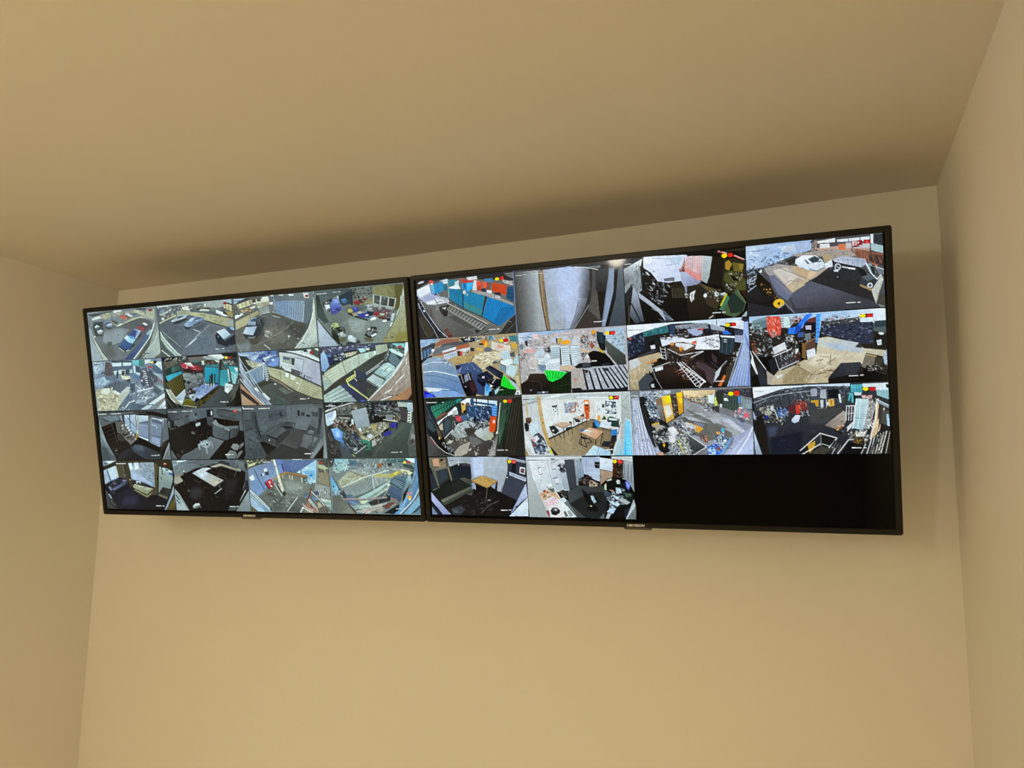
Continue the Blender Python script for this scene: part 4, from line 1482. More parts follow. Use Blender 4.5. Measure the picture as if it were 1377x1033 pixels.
l e8f0f4 6.6 822,896 846,894
@L30
f 1d1a1e
g 3a2f1c 2e2516 381,22 881,38 | -2,3 998,3 989,247 826,131 766,49 363,45 206,67 10,125
g a8b8d0 788498 96,31 49,78 | 2,6 220,2 120,67 10,125
p dce4f0 62,24 176,13 120,55 77,54
p 2c3440 15,66 86,54 48,90
p 2a2318 9,137 208,44 363,33 390,364 349,459 296,364 228,246 196,91 14,197
p 4a4230 205,79 293,56 312,388 296,364 229,341
p 5a503c 285,56 310,56 322,246 303,269
p 3a3224 327,56 379,57 405,400 366,459 337,388
b 8
p 5a5a54 294,281 329,269 332,341 297,353
b 0
g b4ccec 98aed8 108,222 141,365 | 8,209 177,115 220,353 93,425 9,491
p c8d8f0 67,186 176,126 195,341 103,401
p 48587c 49,197 67,186 107,413 88,425
g d8d4c0 a8a494 203,222 220,353 | 181,121 199,109 225,341 207,353
p a0b0d0 16,221 48,209 85,413 9,485
l 708098 5.1 13,317 49,311
p 6880c0 94,413 201,365 201,377 101,425
g 98a8c0 7c90b4 539,187 572,422 | 379,57 749,49 730,550 522,423 406,388 401,222
n 351 200 7 25 1.5 60 8ca0b8,607080,acbcc8,74889c,546474 | 540,58 749,49 727,538 556,411 528,223
b 12
p e4f0fc 386,69 430,57 448,164 402,210
p dcecfc 464,58 524,46 531,176 470,199
p a8b8e4 416,246 548,293 717,503 523,411 414,388
b 0
p 3c4858 438,57 459,58 450,128 442,128
p 706858 749,49 768,130 747,550 730,562
g 53451f 42371a 793,130 752,596 | 766,37 803,107 807,281 770,690 732,643 752,246
p 1c1610 804,142 827,119 804,386 770,690 759,666
e 0f0c08 782,374 10,26 0
g 98aaa8 788a88 910,224 892,478 | 822,130 1007,224 1002,362 958,582 847,537 776,666
p b8d0d8 825,136 937,177 1006,235 1000,270 870,200
p 182030 850,142 866,148 861,270 892,305 848,281
p 385cb0 949,247 1004,270 997,310 950,293
p 3c6480 905,177 945,189 943,218 902,212
p 324850 827,345 847,351 840,392 826,386
g 26241e 33312a 843,595 922,641 | 789,654 863,543 958,588 908,722
p 6c6450 765,701 788,666 898,746 887,786
p 4a463a 789,660 907,728 898,751 787,683
p 20201c 908,722 1005,374 1008,454 896,780
g a8acb0 8a94b0 958,710 884,944 | 1017,443 1015,581 856,1003 840,998 941,710
p 8ca0c8 1005,547 1013,616 866,979 853,980
p 5a4818 1013,616 1003,1004 856,1003 978,767
g 5c4c1c 463a16 954,884 964,976 | 1002,778 999,999 872,1002
p 2c2a38 50,533 146,413 270,376 337,388 353,412 334,554 124,700 76,653
g 3c3e58 2c2c3c 198,532 299,448 | 86,521 146,413 261,376 345,400 313,483 130,628
p 22202c 94,521 181,401 269,388 254,472 117,568
p 4a4c60 129,461 170,442 184,484 139,508
g 585e88 45486c 167,592 288,483 | 116,580 300,436 335,424 286,507 139,616
p 7074a0 268,400 337,400 326,424 282,436
g 7c88a8 5c6484 65,557 105,604 | 54,539 84,539 123,604 78,617
p 15121a 17,497 57,557 58,653 119,772 124,820 18,606
p 18161c 130,628 348,483 360,554 301,650 158,723
g 1f1c26 1a181c 411,778 572,893 | 140,724 395,530 451,695 607,763 760,713 895,792 840,998 162,1011
b 25
p 2a2840 277,745 484,718 436,908 230,913
p 141012 632,762 753,701 749,760 645,809
b 0
p 3a2c24 372,388 407,376 429,529 377,554
e c88060 388,397 12,14 0
p 2a2420 405,400 553,458 730,550 679,574 432,494
g a09c78 8c8864 472,529 634,621 | 423,506 450,482 712,573 612,692 419,553
p b4b090 432,500 449,488 695,574 626,610
p 1f1c10 427,565 612,692 657,644 636,703 602,716 442,588
g 8c8058 7a7048 505,658 627,715 | 424,600 442,588 602,710 673,656 711,585 670,691 607,757
p c0c8d4 471,423 539,422 530,481 475,482
p 2c3048 486,452 524,452 516,499 487,499
p 8c8ca4 551,552 590,528 613,563 578,575
p 483828 712,573 752,596 754,690 695,702 670,691
g 3c3c3e 2c2a26 26,726 107,940 | 6,594 40,665 123,832 180,1011 -4,1016
p 6c7488 38,683 64,689 97,773 74,791
p 8898b8 42,689 59,695 89,767 71,773
n 352 30 8 34 3 50 4a463e,2a2620,5c5a54 | 23,774 122,844 154,999 35,966
l 5a564c 5.1 14,895 104,977 137,1006
l e8e4dc 8.5 202,67 344,66
p d05040 888,62 929,64 924,102 887,99
p f0b0a8 892,67 924,70 922,83 893,80
l f0f0f0 7.6 725,916 796,918
l e8e8e8 7.6 816,915 839,915
@L31
f 1a1512
g 6c7880 586068 120,120 380,61 | 2,3 675,4 629,75 477,122 322,170 152,280 27,342
g 5c646c 485058 714,40 914,102 | 634,9 1000,3 982,245 916,197 775,113 648,51
g dcecfc a8c0d8 126,28 178,22 | 66,21 222,8 159,47 98,58 78,95 62,77
p 90a0ac 22,33 74,21 78,95 24,132
l 1c2028 6.7 28,60 167,59
l 3a4048 5.9 210,62 350,61
p 3c4248 48,163 70,157 64,181 48,181
p 22262a 377,104 445,96 440,110 385,116
p 1a1c20 546,87 584,75 578,99 549,101
p 2c2e34 631,51 675,16 778,65 783,113 711,88 646,75
p 8a8c8c 863,6 871,6 864,125 857,125
p 2a2e34 968,78 995,84 986,173 967,161
g 6c727a 586068 938,102 948,197 | 871,18 968,66 974,233 909,185
g 98907c 787060 38,305 101,391 | 23,330 145,256 161,280 105,330 128,379 53,466 10,454
p a89c88 25,367 97,330 132,391 134,422 52,478 10,454
p 484c54 10,454 52,478 33,503 11,503
e e0dcd0 159,227 8,17 0
p 14140f 154,243 176,243 168,293 155,293
p 15120f 100,342 142,305 239,262 280,280 144,403 116,367
g 1a1310 15110f 173,613 671,727 | 18,528 143,416 264,268 458,414 551,523 674,413 704,196 977,257 975,411 879,795 801,1002 190,1002 118,787
b 34
p 2c2a30 227,563 365,537 391,659 281,783 218,711
p 211c1c 694,365 899,340 798,652 671,727
b 0
n 353 60 8 42 4 20 2c2622,3a322c,1a1512,342c2c | 142,428 515,560 857,364 881,627 574,948 259,858
g a89c88 8c8270 627,111 835,197 | 534,141 646,81 686,88 893,185 874,227 755,172 651,130 583,153
p b0a694 526,129 654,82 669,106 591,153 542,150
l 3a3430 5.0 583,157 676,130 866,227
p 17120f 453,232 583,159 675,136 857,233 777,340 674,413 532,292
n 354 40 8 42 4 20 3a2e26,4c4038,2a201a | 486,232 659,136 849,233 675,401
g c8ccd8 a8a8b0 403,219 491,159 | 282,256 424,159 475,153 540,171 444,232
p e8ecf4 457,171 532,165 463,207 438,201
g b4c0d8 b0a898 365,280 588,462 | 273,262 445,226 683,401 551,523
b 20
p d8e0f0 325,244 453,232 482,292 395,341
p c0b4a0 476,390 658,401 560,510 505,462
b 0
p 0f0c0a 321,182 381,164 371,189 324,204
p 0f0c0a 467,135 526,129 516,153 483,153
p 14110f 621,399 642,395 641,411 624,413
p 2c2c34 417,262 434,256 432,268 418,271
l 484038 5.0 683,407 555,529 273,268
g 3c3c40 2c2a2c 627,498 615,558 | 606,510 641,473 632,558 610,571
l a8b0b8 8.4 550,662 648,558
l 4a4440 5.0 286,384 346,451 390,414
l 6a6058 4.2 857,233 826,334
p 8c9494 878,161 924,197 914,233 882,221
l 3c342c 5.9 160,416 151,490
e 5c4c4c 198,606 13,20 0
g c8d8d8 8c9898 283,882 288,931 | 239,908 276,857 328,850 338,893 296,943 244,957
p 58646a 272,919 325,893 313,943 270,956
e 604c44 339,923 18,15 20
p 3c4848 724,931 839,916 803,977 712,980
p 5c3c38 697,968 722,962 712,986
l dce4e4 8.4 733,907 807,905
l c8d0d0 8.4 820,899 848,904
g 98a0a4 7c8488 65,676 115,960 | 11,565 66,664 190,1002 12,1007 4,739
g 8c9ca8 a8b4bc 21,801 63,962 | 10,714 76,763 173,996 16,1003
l 1c2228 13.4 20,689 57,788
l 1c2228 10.1 14,789 69,862
g 484a50 5c5a58 963,483 907,603 | 959,411 991,423 925,579 917,579
l d8d4c8 10.1 1003,423 956,590 875,795
p 20242a 961,388 1008,411 999,554 897,771 842,868 956,602
g 8c98a4 747c84 964,722 904,915 | 1005,578 1012,601 1004,996 810,995 894,819
g 585e64 484c50 994,245 994,364 | 985,197 1018,245 1008,411 960,399
@L32
f 686c66
p 3c3c38 -1,3 365,-2 364,29 18,165
n 361 50 8 36 3 160 d8d498,3c3c34,a8a478,f0ecb8,5c5c4c | 18,26 349,2 195,53 18,165
p d4cc90 18,102 127,58 107,102 23,152
g 7088b8 6c8cc8 116,241 135,621 | 16,203 123,128 346,42 380,317 215,569 114,697 20,559
g 6c80b0 7c98cc 274,141 295,342 | 122,134 346,42 365,292 310,367 216,405
g 5c74c4 7088d0 426,92 420,192 | 373,11 447,12 459,242 399,279
g 5066a0 4458a0 540,118 518,217 | 447,24 860,17 673,205 614,255 459,229
s 6c84c0 3.3 6 463,31 468,229 787,34 631,230
p 2a3450 439,92 455,93 464,229 451,242
p d0d8dc 579,7 692,11 690,45 684,21 582,26
l 3c4468 4.9 582,26 683,30
g 98c8ec a8d8f4 783,120 794,341 | 674,199 860,23 872,169 837,439 764,464 706,341 677,279
p c8ecf8 614,255 665,205 662,267
p d4e8e8 716,156 765,144 754,193 715,181
p 74b4e8 696,230 842,206 832,390 753,365
p 54a0e0 750,267 806,267 801,365 754,341
e 203858 786,307 8,15 0
l 304c70 4.9 666,193 670,267
l 26303c 7.4 90,184 141,393 198,569
l 607cb0 4.9 109,355 189,292
p e4e8f0 212,185 247,166 260,229 217,241
p 303848 225,248 269,223 273,292 230,311
e e0e4e8 197,291 15,25 0
e 283040 180,298 10,25 0
p dce4ec 15,349 70,292 90,380 46,412
p c03040 214,443 277,367 301,380 327,505 265,575
g c42c3c a02030 247,455 283,543 | 226,443 293,373 324,492 265,568
p 3c1418 205,443 223,430 265,568 252,569
e f0d4d4 272,436 12,18 0
e f0d4d4 289,505 13,15 0
e f0c8c8 274,471 5,8 0
g a87c4c 986c3c 344,367 531,267 | 310,367 450,254 483,242 748,304 738,341 674,341 482,273 333,405
p 7c5838 482,267 691,329 747,335 738,353 673,347 481,292
s d4b890 11.5 2 439,304 446,391 521,304 529,385
s d8c090 13.2 2 557,310 557,397 669,347 668,434
p 2c4458 690,341 729,353 716,452 697,427
n 362 60 7 28 3 30 b8dcec,486078,88a8b8,e4f4f4,303c48 | 698,341 818,353 804,464 708,452
l 3c4c5c 4.9 711,403 753,365 799,402
g 5c625c 72786e 342,681 559,490 | 122,710 265,568 338,467 461,342 668,440 763,476 670,687 646,837 457,979 274,978
b 20
p 88908a 457,416 667,452 645,564 478,616
p 4c524c 291,694 440,716 460,941 292,971
p 9aa49c 566,515 681,489 661,564
b 0
n 363 150 8 41 3 20 50564e,7c827a,404640,8c928a,a0a8a0 | 174,683 439,441 731,476 638,688 443,942 276,947
p 504840 209,670 279,619 326,668 323,719
p 16191c 364,454 397,448 423,579 404,617 375,542
l e0e4e0 7.4 379,467 414,592
l dcdcc8 7.4 330,455 401,667
g e4e4cc d0d0b4 358,117 418,517 | 336,10 361,11 375,117 410,367 443,579 421,617 382,417 356,154
e 8898a8 363,141 10,20 0
e 2f2d28 441,647 23,43 20
p a8a898 393,655 419,642 409,679
g 5c6058 484c46 566,814 543,914 | 458,973 605,689 717,724 686,848 604,993
l e0e0d8 7.4 462,973 513,877 605,701
l 30302c 5.8 460,929 598,676
g 4e6070 6080a0 696,662 701,712 | 672,663 699,613 746,637 717,724 677,712
g 5a5650 6c6658 938,182 927,389 | 875,35 1018,12 1007,511 852,451 854,194
p 484440 876,23 1034,7 1025,182 943,97
p a8b480 879,108 942,121 1009,194 937,206 876,157
p 8a7c60 864,230 1013,267 1008,498 853,439
n 364 60 8 28 2 20 a89c80,3c3434,6c6450,c8b8a0,50484c | 867,182 1016,206 1020,279 872,243
e 28241c 876,328 8,10 0
g 889088 727870 866,47 850,414 | 863,35 886,60 857,439 837,439
p b02424 898,60 933,60 929,97 897,99
g a0a09c 888884 918,561 951,682 | 836,451 1007,523 1010,755 893,720 801,660
s 3c3c3c 4.9 9 852,463 809,660 999,523 987,743
s c8ccc8 4.9 9 864,463 825,660 1006,535 995,743
n 365 60 7 28 3 80 404448,c8ccc8,686c70,88909c | 836,463 1006,535 995,731 817,660
p 484c78 803,611 853,586 865,659 816,672
g c8d0c0 98a8a0 939,756 965,854 | 869,721 1013,767 1007,889 940,879
p 74a0a0 890,782 1007,816 1005,840 919,830
p 504c4c 752,674 829,721 865,807 763,760
g 5478b0 6c88b8 790,710 811,759 | 759,686 829,721 843,758 795,771
p 603030 713,786 766,562 773,575 751,686 721,785
l 8c2828 11.5 775,550 739,686 709,786
l 3c4448 6.6 796,451 778,562
p b4bcb4 723,761 749,723 834,931 808,956
p 9c6c5c 677,861 713,798 804,895 831,980 734,989 682,910
n 366 60 8 49 4 35 703c38,c89484,4a2828,a87060,d8b8a8 | 662,836 713,786 834,931 831,986 670,985
g e4e4e0 c8c8c4 658,898 613,987 | 651,886 667,892 629,993 611,993
l e8e8e4 7.4 650,899 767,988
l e0e0e0 8.2 772,599 889,794 966,982
l 4c3c3c 6.6 788,599 904,806 982,982
p b89c7c 832,820 857,795 900,892 843,918
p 5c544c 843,906 933,854 966,982 839,986
g 8c9ca0 5c6870 977,927 983,963 | 972,878 1007,889 1001,987 982,982
p 703c38 930,916 959,976 926,983
g a8c0d4 8cb4dc 65,800 176,937 | 15,572 72,685 196,873 274,985 122,989 8,827
l f0f8fc 7.4 14,578 120,735 243,935
l 2c3c4c 5.8 14,648 108,799 224,973
l 3c4c5c 4.9 11,699 144,900 199,981
g 98b8dc a8d0f4 60,876 157,963 | 12,750 126,925 181,985 96,987 13,877
p 5c5024 8,890 96,987 11,990
l e4ecec 6.6 211,59 304,54
e f0f0ec 321,28 8,10 0
p 3a3c38 243,935 270,909 275,972 258,979
@L33
f 707c80
g 3c3c38 4a4a44 12,226 22,355 | 0,2 82,3 59,123 15,174
p e8e8e8 30,52 51,45 45,71
g 7cb8d0 a8d0d4 137,72 172,175 | 82,7 239,9 212,201 110,265 63,213
n 371 260 6 29 2 20 a8d4e0,405c68,d8ecec,688c98,c0b8a0,2c3c48,88a4a8,a89c80,586c70 | 50,136 139,21 385,11 672,14 794,78 696,165 456,202 228,214 68,265
p 3c6888 245,35 334,61 331,125 249,124
p 2c5c64 663,39 875,11 881,54 779,78 670,65
n 372 90 6 24 2 10 1c3c3c,3c6c68,20302c,6c8c80,a8b4a0 | 624,26 882,17 963,105 951,191 840,104 700,90
p a05838 557,101 613,95 609,165 562,164
p 38322c 676,90 724,84 721,140 681,146
p dcecf0 875,5 975,3 971,92 919,67
p 384840 840,104 932,117 967,179 958,216 853,153
g a8a88c 989478 204,355 331,278 | 102,407 235,227 358,227 499,291 347,431 137,535 115,484
n 373 60 16 64 6 160 b8b498,8c8868,c8c4a8,a09c80 | 111,394 243,239 451,291 332,405 138,510
l 3c4c48 6.4 259,239 401,329 450,316
g 98a0a0 7c8488 424,202 533,253 | 244,214 458,164 680,177 629,240 499,303 371,278
n 374 120 6 27 3 80 c0c8c8,484c54,a8a8a0,6c7480,8c9498,e0e4e4 | 261,201 426,151 665,165 645,240 483,291
p b8a850 483,291 549,265 691,278 771,240 686,378 607,379 521,341
p c0a838 657,328 771,228 849,228 768,303 686,366
p e4d860 738,278 771,228 777,265 745,297
p d8d4a8 796,203 835,191 949,241 931,303 840,265
p b0b0b0 695,190 805,178 810,228 725,215
n 375 50 6 24 2 30 303838,c8ccc8,788080 | 673,152 821,166 811,216 709,215
p 788890 512,354 687,341 685,391 520,518
n 376 60 6 32 3 80 98a4a8,586870,c8bc70,a8b0b0 | 513,341 688,328 677,391 520,518
p 58686c 144,561 498,329 511,531 300,713 188,664
s 38484c 4.8 26 152,561 202,702 481,341 486,557
s d0d8d4 4.0 26 148,555 210,715 490,329 502,557
s b8c4c4 3.2 12 506,316 511,531 686,215 677,391
l dce4e4 8.8 128,555 215,470 400,341 678,215
l c8d0cc 8.8 494,316 509,569
l 303c38 6.4 93,575 213,496
g a0c4c0 b8d0cc 433,647 642,454 | 299,726 518,557 693,385 684,416 582,556 447,685 397,724
g 7c9c94 98b0a4 513,658 631,530 | 422,711 656,504 670,529 495,697
l dcdcb8 7.2 486,710 654,542
p d4d0c0 650,467 675,441 689,466 663,517
l 3c4c54 6.4 301,700 436,596 668,416
p 44585c 527,696 669,555 655,681 607,695
g 40587c 34486c 753,604 731,730 | 661,555 696,479 825,578 793,754 759,805 672,655
g 547890 486880 764,378 804,353 | 693,391 744,315 868,328 870,440 825,578 697,466
s 1c2834 9.6 5 734,353 847,428 690,441 810,553
s 98b8cc 4.0 4 733,366 839,440 707,416 819,528
l 24343c 7.2 840,340 849,241 883,253 874,353
g 8cb4c4 7098ac 897,353 878,427 | 873,378 892,303 922,315 918,415 876,477 832,590
p 141c20 916,440 927,464 841,715 807,779 822,628
p 20303c 924,278 948,253 944,352 926,390
p 3c3c3a 912,216 958,216 956,253 918,241
g 4a7cb8 5c94d0 980,228 950,551 | 979,3 1010,6 998,501 917,751 766,987 703,989 893,602 959,352
s 90bce8 4.0 7 972,228 784,930 996,377 885,777
s 28507c 4.8 6 977,290 816,916 1000,451 900,776
l c8e4f4 9.6 1004,526 934,726 774,981
l 1c3858 8.0 1005,588 898,827 797,986
g 78acd4 68a0cc 937,826 853,953 | 1006,650 1007,799 891,977 805,986
p 1f3c5c 1003,811 1009,849 955,937 891,983
p 507898 929,982 1007,874 1002,980
g f08c20 f8b030 890,664 896,714 | 867,665 914,651 903,726 875,733
n 377 20 6 21 2 30 f04848,f8a0a8,e83030 | 866,608 924,601 918,651 868,652
p f8f4f0 888,714 900,714 894,745 885,742
g 5a5c58 6c6a60 56,809 174,935 | 21,680 105,665 278,990 12,998
p 787868 131,962 201,883 253,984 146,992
l 3c1c20 7.2 93,575 196,818 278,984
l 1c1418 4.8 117,600 227,869 286,983
p 303c44 152,561 188,664 210,715 168,729 123,639
g 4a6078 586c98 204,676 226,727 | 180,664 239,637 267,714 185,728
p 5c6c88 160,729 299,726 329,777 246,817 181,793
g 4c68a0 6488b8 248,778 262,817 | 215,779 265,752 329,789 277,836 220,831
l c08c84 7.2 139,729 348,731 655,687
n 378 60 8 48 5 10 a8b4b8,384048,c8ccc0,586470,8c9ca0 | 176,741 477,735 456,838 257,907
g a8c0bc 8ca4a4 341,866 298,906 | 244,856 456,825 503,862 273,919
p d0d4b0 330,764 428,749 401,801 352,815
p 2c2c30 426,787 509,734 670,706 667,757 455,850
l 8c5048 7.2 542,721 540,835
n 379 90 8 56 6 160 8c5c54,c8988c,403030,dcb4a4,5a3c3c | 272,932 537,823 755,729 751,805 594,961 335,988
s e8dcc8 4.8 4 288,958 585,809 384,987 737,780
p 6c3c34 567,860 666,782 737,780 644,896
p 806c60 685,718 717,705 763,729 736,793 697,781
p 14181a 593,974 775,804 761,918 703,989
p 20282c 640,656 687,668 675,756 643,757
l c8c0b8 5.6 599,695 670,529
g 60a8dc 78b8e4 40,485 61,562 | 19,329 48,329 95,549 64,666 23,563
e 203848 42,510 8,15 0
l 242830 8.0 36,317 111,562 146,677
n 380 40 6 24 3 60 d8ecf4,486880,a8ccdc,283038 | 27,563 110,575 145,690 64,666
p f4e028 845,79 865,48 883,79 879,98 848,97
p c02020 888,54 927,55 925,98 888,98
l e8f0f0 4.8 731,894 802,889
l d0e0e8 4.8 814,889 837,888
@R00
f 6a6862
p 2c2a2c -8,-1 997,-1 994,158 688,96 486,38 154,42 0,155
p d8d8dc 14,59 55,26 90,28 79,52 37,66
p b9c4da 3,168 144,79 160,270 337,348 334,412 194,444 104,424 3,260
p e8ecf4 8,162 140,85 146,216 44,292 13,235
p a7aed0 43,305 153,243 225,293 164,374 97,404
p dfe4ee 98,378 198,341 335,380 334,405 244,425 109,419
e f3f4f6 155,392 55,18 -5
l 33302f 6.3 186,339 218,447
l 33302f 4.8 196,405 262,388
p 46505c 187,47 236,36 251,71 202,82
p 2f8cc0 189,99 280,62 290,212 201,276 185,235
p 63b6e2 151,119 188,108 193,268 166,238
p 2d53a8 178,253 211,239 209,277 189,287
p e2483e 138,27 181,25 181,79 148,87
p e8d8d4 154,75 179,72 178,107 156,109
p c5d7e3 252,45 334,26 334,129 289,141 280,62
p 2c7f96 341,53 422,53 444,89 418,142 345,156
p 2a6f86 282,108 331,103 326,218 290,212
p e5eef2 344,169 442,139 463,213 351,208
p bfd6e2 404,89 452,77 450,147 417,155
l f0f4f6 6.3 445,70 393,164
p a95544 454,46 494,33 499,117 459,104
p c63e36 493,65 603,83 577,123 494,122
p d9dcdc 526,38 632,30 638,82 547,86
p 1f9ade 474,138 546,124 600,139 581,231 540,269 479,215
p 3fb4ea 530,134 593,134 548,252 529,249
p 1c6ea6 494,129 522,127 518,234 494,220
p d6d6d6 602,95 633,100 627,264 580,256
p e8553a 625,118 664,111 687,222 665,282 625,263
p b34a2c 634,189 673,185 673,277 631,264
p ef5a3c 687,128 726,134 726,228 694,236
p 8c4a3c 729,147 771,160 759,271 720,265
p 3f7fa8 704,86 789,88 790,157 710,140
p 2c2a2c 637,19 815,23 820,87 712,88 642,89
p 20304e 671,245 713,245 715,296 669,289
p e2e6ee 724,272 777,287 771,342 726,323
p d94a24 786,162 929,229 911,388 848,347 773,292
s 9a3014 4.0 9 797,177 785,294 917,233 901,374
p 1f4f76 924,253 989,251 989,443 971,503 910,432
s 15324e 4.8 3 923,296 986,318 911,394 981,442
p 232a3c 795,327 857,324 862,387 801,378
p b9b4b0 872,126 984,175 985,238 900,187
n 11 30 5 13 1.5 0 d8d4ce,3a3638,8a6a5a | 865,113 988,176 985,238 878,165
p 6f6d6c 899,31 997,29 993,133 942,88
p a59e98 580,250 657,281 847,379 860,424 978,529 977,560 851,461 678,360 571,274
p d4d8e4 785,376 853,405 844,441 784,407
n 12 12 5 10 1 0 20222c,6f7486 | 785,376 853,405 844,441 784,407
p 1f7ea8 339,187 478,228 473,528 344,362
s 155a7c 3.2 7 359,197 360,377 478,234 466,520
p 1d88b4 478,241 709,364 668,694 477,534
s 156083 3.2 14 493,256 489,536 701,363 660,686
p 3b8f8e 482,420 578,497 661,585 664,693 477,534
s 156083 3.2 14 486,421 489,536 691,602 660,686
p 1a86c8 727,380 984,567 983,704 827,872 668,694
p 1670ac 846,585 984,567 983,704 835,860 776,803
s 125a92 4.0 14 742,395 680,695 969,565 820,858
p 4d5a30 701,363 730,378 712,466 675,530
p 20241e 708,377 724,373 664,687 653,679
p 20304a 478,234 490,236 481,535 472,534
l 2a2622 7.9 328,359 481,541 664,702 812,864
e d0d8da 498,275 16,33 0
e 86a6b0 525,318 11,23 0
l b0b8b4 5.5 338,40 336,335
p 7d7468 394,504 663,712 812,870 811,895 705,832 402,524
p 66645f 194,444 341,438 707,794 804,882 778,954 413,1014 197,938 110,484
g 6f6d68 55524d 273,506 495,972 | 144,463 242,476 283,663 575,956 558,979 381,1004 285,993 203,795
p 8a8782 193,456 230,455 241,502 189,547
p 2b2a26 225,480 340,458 329,514 308,640 275,646 238,566
p 3d3b35 237,495 327,488 303,562 247,542
p c9d2d4 257,498 306,492 288,528
p 4a4a44 335,386 393,446 392,471 333,437
l b8b8b2 7.1 218,259 263,350 333,424
n 13 40 6 21 4 35 2c2a27,8f8b82,55524b,b8b4aa | 241,295 406,422 403,499 331,489 246,386
s 2e2b28 7.1 10 396,652 323,668 579,854 499,870
s c9c7c0 4.0 13 339,490 313,531 706,806 640,900
l d8d6ce 5.5 309,421 433,541 713,820
l bcb9b0 4.0 312,538 647,907
l 2b2925 5.5 431,579 705,838
p 2a2722 577,892 639,925 689,855 679,892 590,970
p 302d29 831,973 915,795 994,705 990,992 799,1001
l 94908a 4.0 832,961 915,795 951,825
l 6f6a64 4.0 884,992 989,829
l 2e2c2a 4.8 636,988 733,924
p 2c2a2a -1,259 26,302 180,754 301,1002 -5,1000
l c6ccd8 6.3 4,234 54,424 135,670 209,861 301,1002
l 8890b0 4.8 26,302 91,533 172,753 269,985
l d4dbe8 9.5 10,392 23,472
l 99a0b8 6.3 6,391 56,581 145,814 195,990
l 726e66 4.8 11,641 52,856 88,978
p 413b2c 18,589 62,634 157,920 121,981 80,964
n 14 26 5 11 1.5 50 c8ccd6,202024,5a5a6a | 10,300 57,372 123,564 66,530 13,418
e e6eaf2 68,526 10,18 0
n 15 14 8 17 2 45 8a3c30,30201e,a0564a | 120,524 141,527 176,675 152,659
p 6d2c22 253,886 307,841 315,861 272,908
p 7a3328 280,921 337,896 319,939 287,948
p 6d2c22 286,961 344,942 349,994 301,995
l ffffff 6.3 721,920 787,915
l ffffff 6.3 802,917 826,917
e f4d81a 834,111 21,25 0
p d8201c 866,82 901,81 901,131 867,130
n 16 8 3 6 1 0 f0b0a8,901010 | 866,82 901,81 901,131 867,130
l 8fa0f0 7.1 997,10 997,1005
l 3a4cb8 4.8 -8,1001 997,1003
l 35407a 3.2 -8,-1 -8,1001
@R01
f 3a3a3a
g 45443f a4a9ae 2,470 202,444 | -3,-1 255,4 282,1022 -3,1007
g a4a9ae b2b7bd 192,498 237,477 | 206,2 255,4 282,1022 205,1017
g a0a9b6 b8c7ea 283,456 464,349 | 278,35 493,21 458,1015 311,1016
g b8c7ea b2bedc 481,324 598,343 | 491,20 610,57 604,450 542,817 488,1015 456,1015
g b2bedc 4a4b4f 598,263 699,306 | 604,51 702,87 702,399 669,567 588,555
g b2bedc 4e4f53 540,655 631,748 | 589,528 673,541 641,696 531,1015 480,1014 525,869 580,634
b 47
p a2a9b2 326,843 461,860 472,1017 318,1012
p bccbf0 425,100 567,104 582,367 511,598 410,502
b 0
p 2c2b2b 702,101 863,56 873,110 857,475 786,995 536,1009 641,696 702,399
p 4c4849 727,118 761,124 748,393 722,601 695,591 718,362
p 55504a 695,597 751,420 777,582 789,889 744,870 671,727
p 3a302c 671,727 715,800 781,914 770,993 540,1005
n 21 30 8 24 2 20 2a221e,4a3c34,38302c | 655,751 773,913 762,1005 568,995
l c8c4c0 3.2 532,1008 681,648
g 363b3d 1a1a1a 782,187 786,531 | 762,104 873,110 849,474 765,455
p 17120f 762,454 848,468 786,981 770,767
p 24262a 698,54 879,46 876,117 696,113
g 707a88 8fa0bc 897,167 835,908 | 876,111 926,113 912,418 816,1012 779,1007 841,486 863,292
p 8a9ab8 880,131 925,139 912,418 816,1012 779,1007 845,487
g 7886a0 5a6880 849,487 808,905 | 859,292 870,293 785,1008 778,1007
p 101010 921,145 958,144 924,551 840,1017 811,1014 904,483
g 5a636e 39434f 965,165 915,997 | 959,138 1001,106 998,1021 842,1015 919,603
l 1c1f24 5.5 1000,28 1002,1008
g 9a7c5a 7d6036 278,157 289,948 | 241,49 282,49 284,429 316,1005 283,1015 246,587
l 4e3a26 7.9 237,55 240,396 258,698 283,1012
l c0a886 4.0 253,58 261,508 296,976
e 2a2018 276,231 4,12 0
e 2a2018 269,488 4,11 0
e 2a2018 277,789 4,12 0
p 3e3d3b -3,-1 1002,0 1002,54 725,52 539,29 282,42 -3,28
l e8ecf4 5.5 569,45 678,71 780,123
p 6f767e 686,62 802,56 801,98 739,94
l dcdcdc 4.7 17,87 75,93
l d0d0d0 4.0 82,88 125,91
l b8b8b8 3.2 137,87 174,88
l d0d0d0 4.0 182,91 223,91
l e8e2d4 4.0 235,90 272,92
l 5570a0 3.2 289,84 313,84
l f0f0f0 6.3 715,917 788,918
l e0e4ea 4.7 792,911 819,911
@R02
f 0c0b0a
p 30343a 3,0 259,-10 258,26 185,20 91,105 2,162
l e6e6e6 4.8 16,84 70,84
g dfe6ee 596066 92,61 40,388 | 2,155 168,24 142,201 49,360 1,426
p 8d959a 5,412 50,346 144,128 153,494 119,532 72,437 2,529
n 31 70 5 27 5 100 30363a,b4bcc0,6f777c | 11,237 163,45 149,493 3,471
p 15181a 144,128 179,193 172,555 152,537
g dfe4f8 cfd8f6 299,26 418,362 | 177,-3 540,34 526,223 470,235 489,416 416,433 288,384 235,245 172,162
p f2f4fa 177,-3 250,31 243,117 182,106
p bcd2e6 396,50 507,56 489,131 409,146
l 8f98b0 4.0 360,159 473,150
l 9aa2b4 3.2 250,31 395,72
p d2dcf0 427,335 485,273 517,549 508,584 480,458
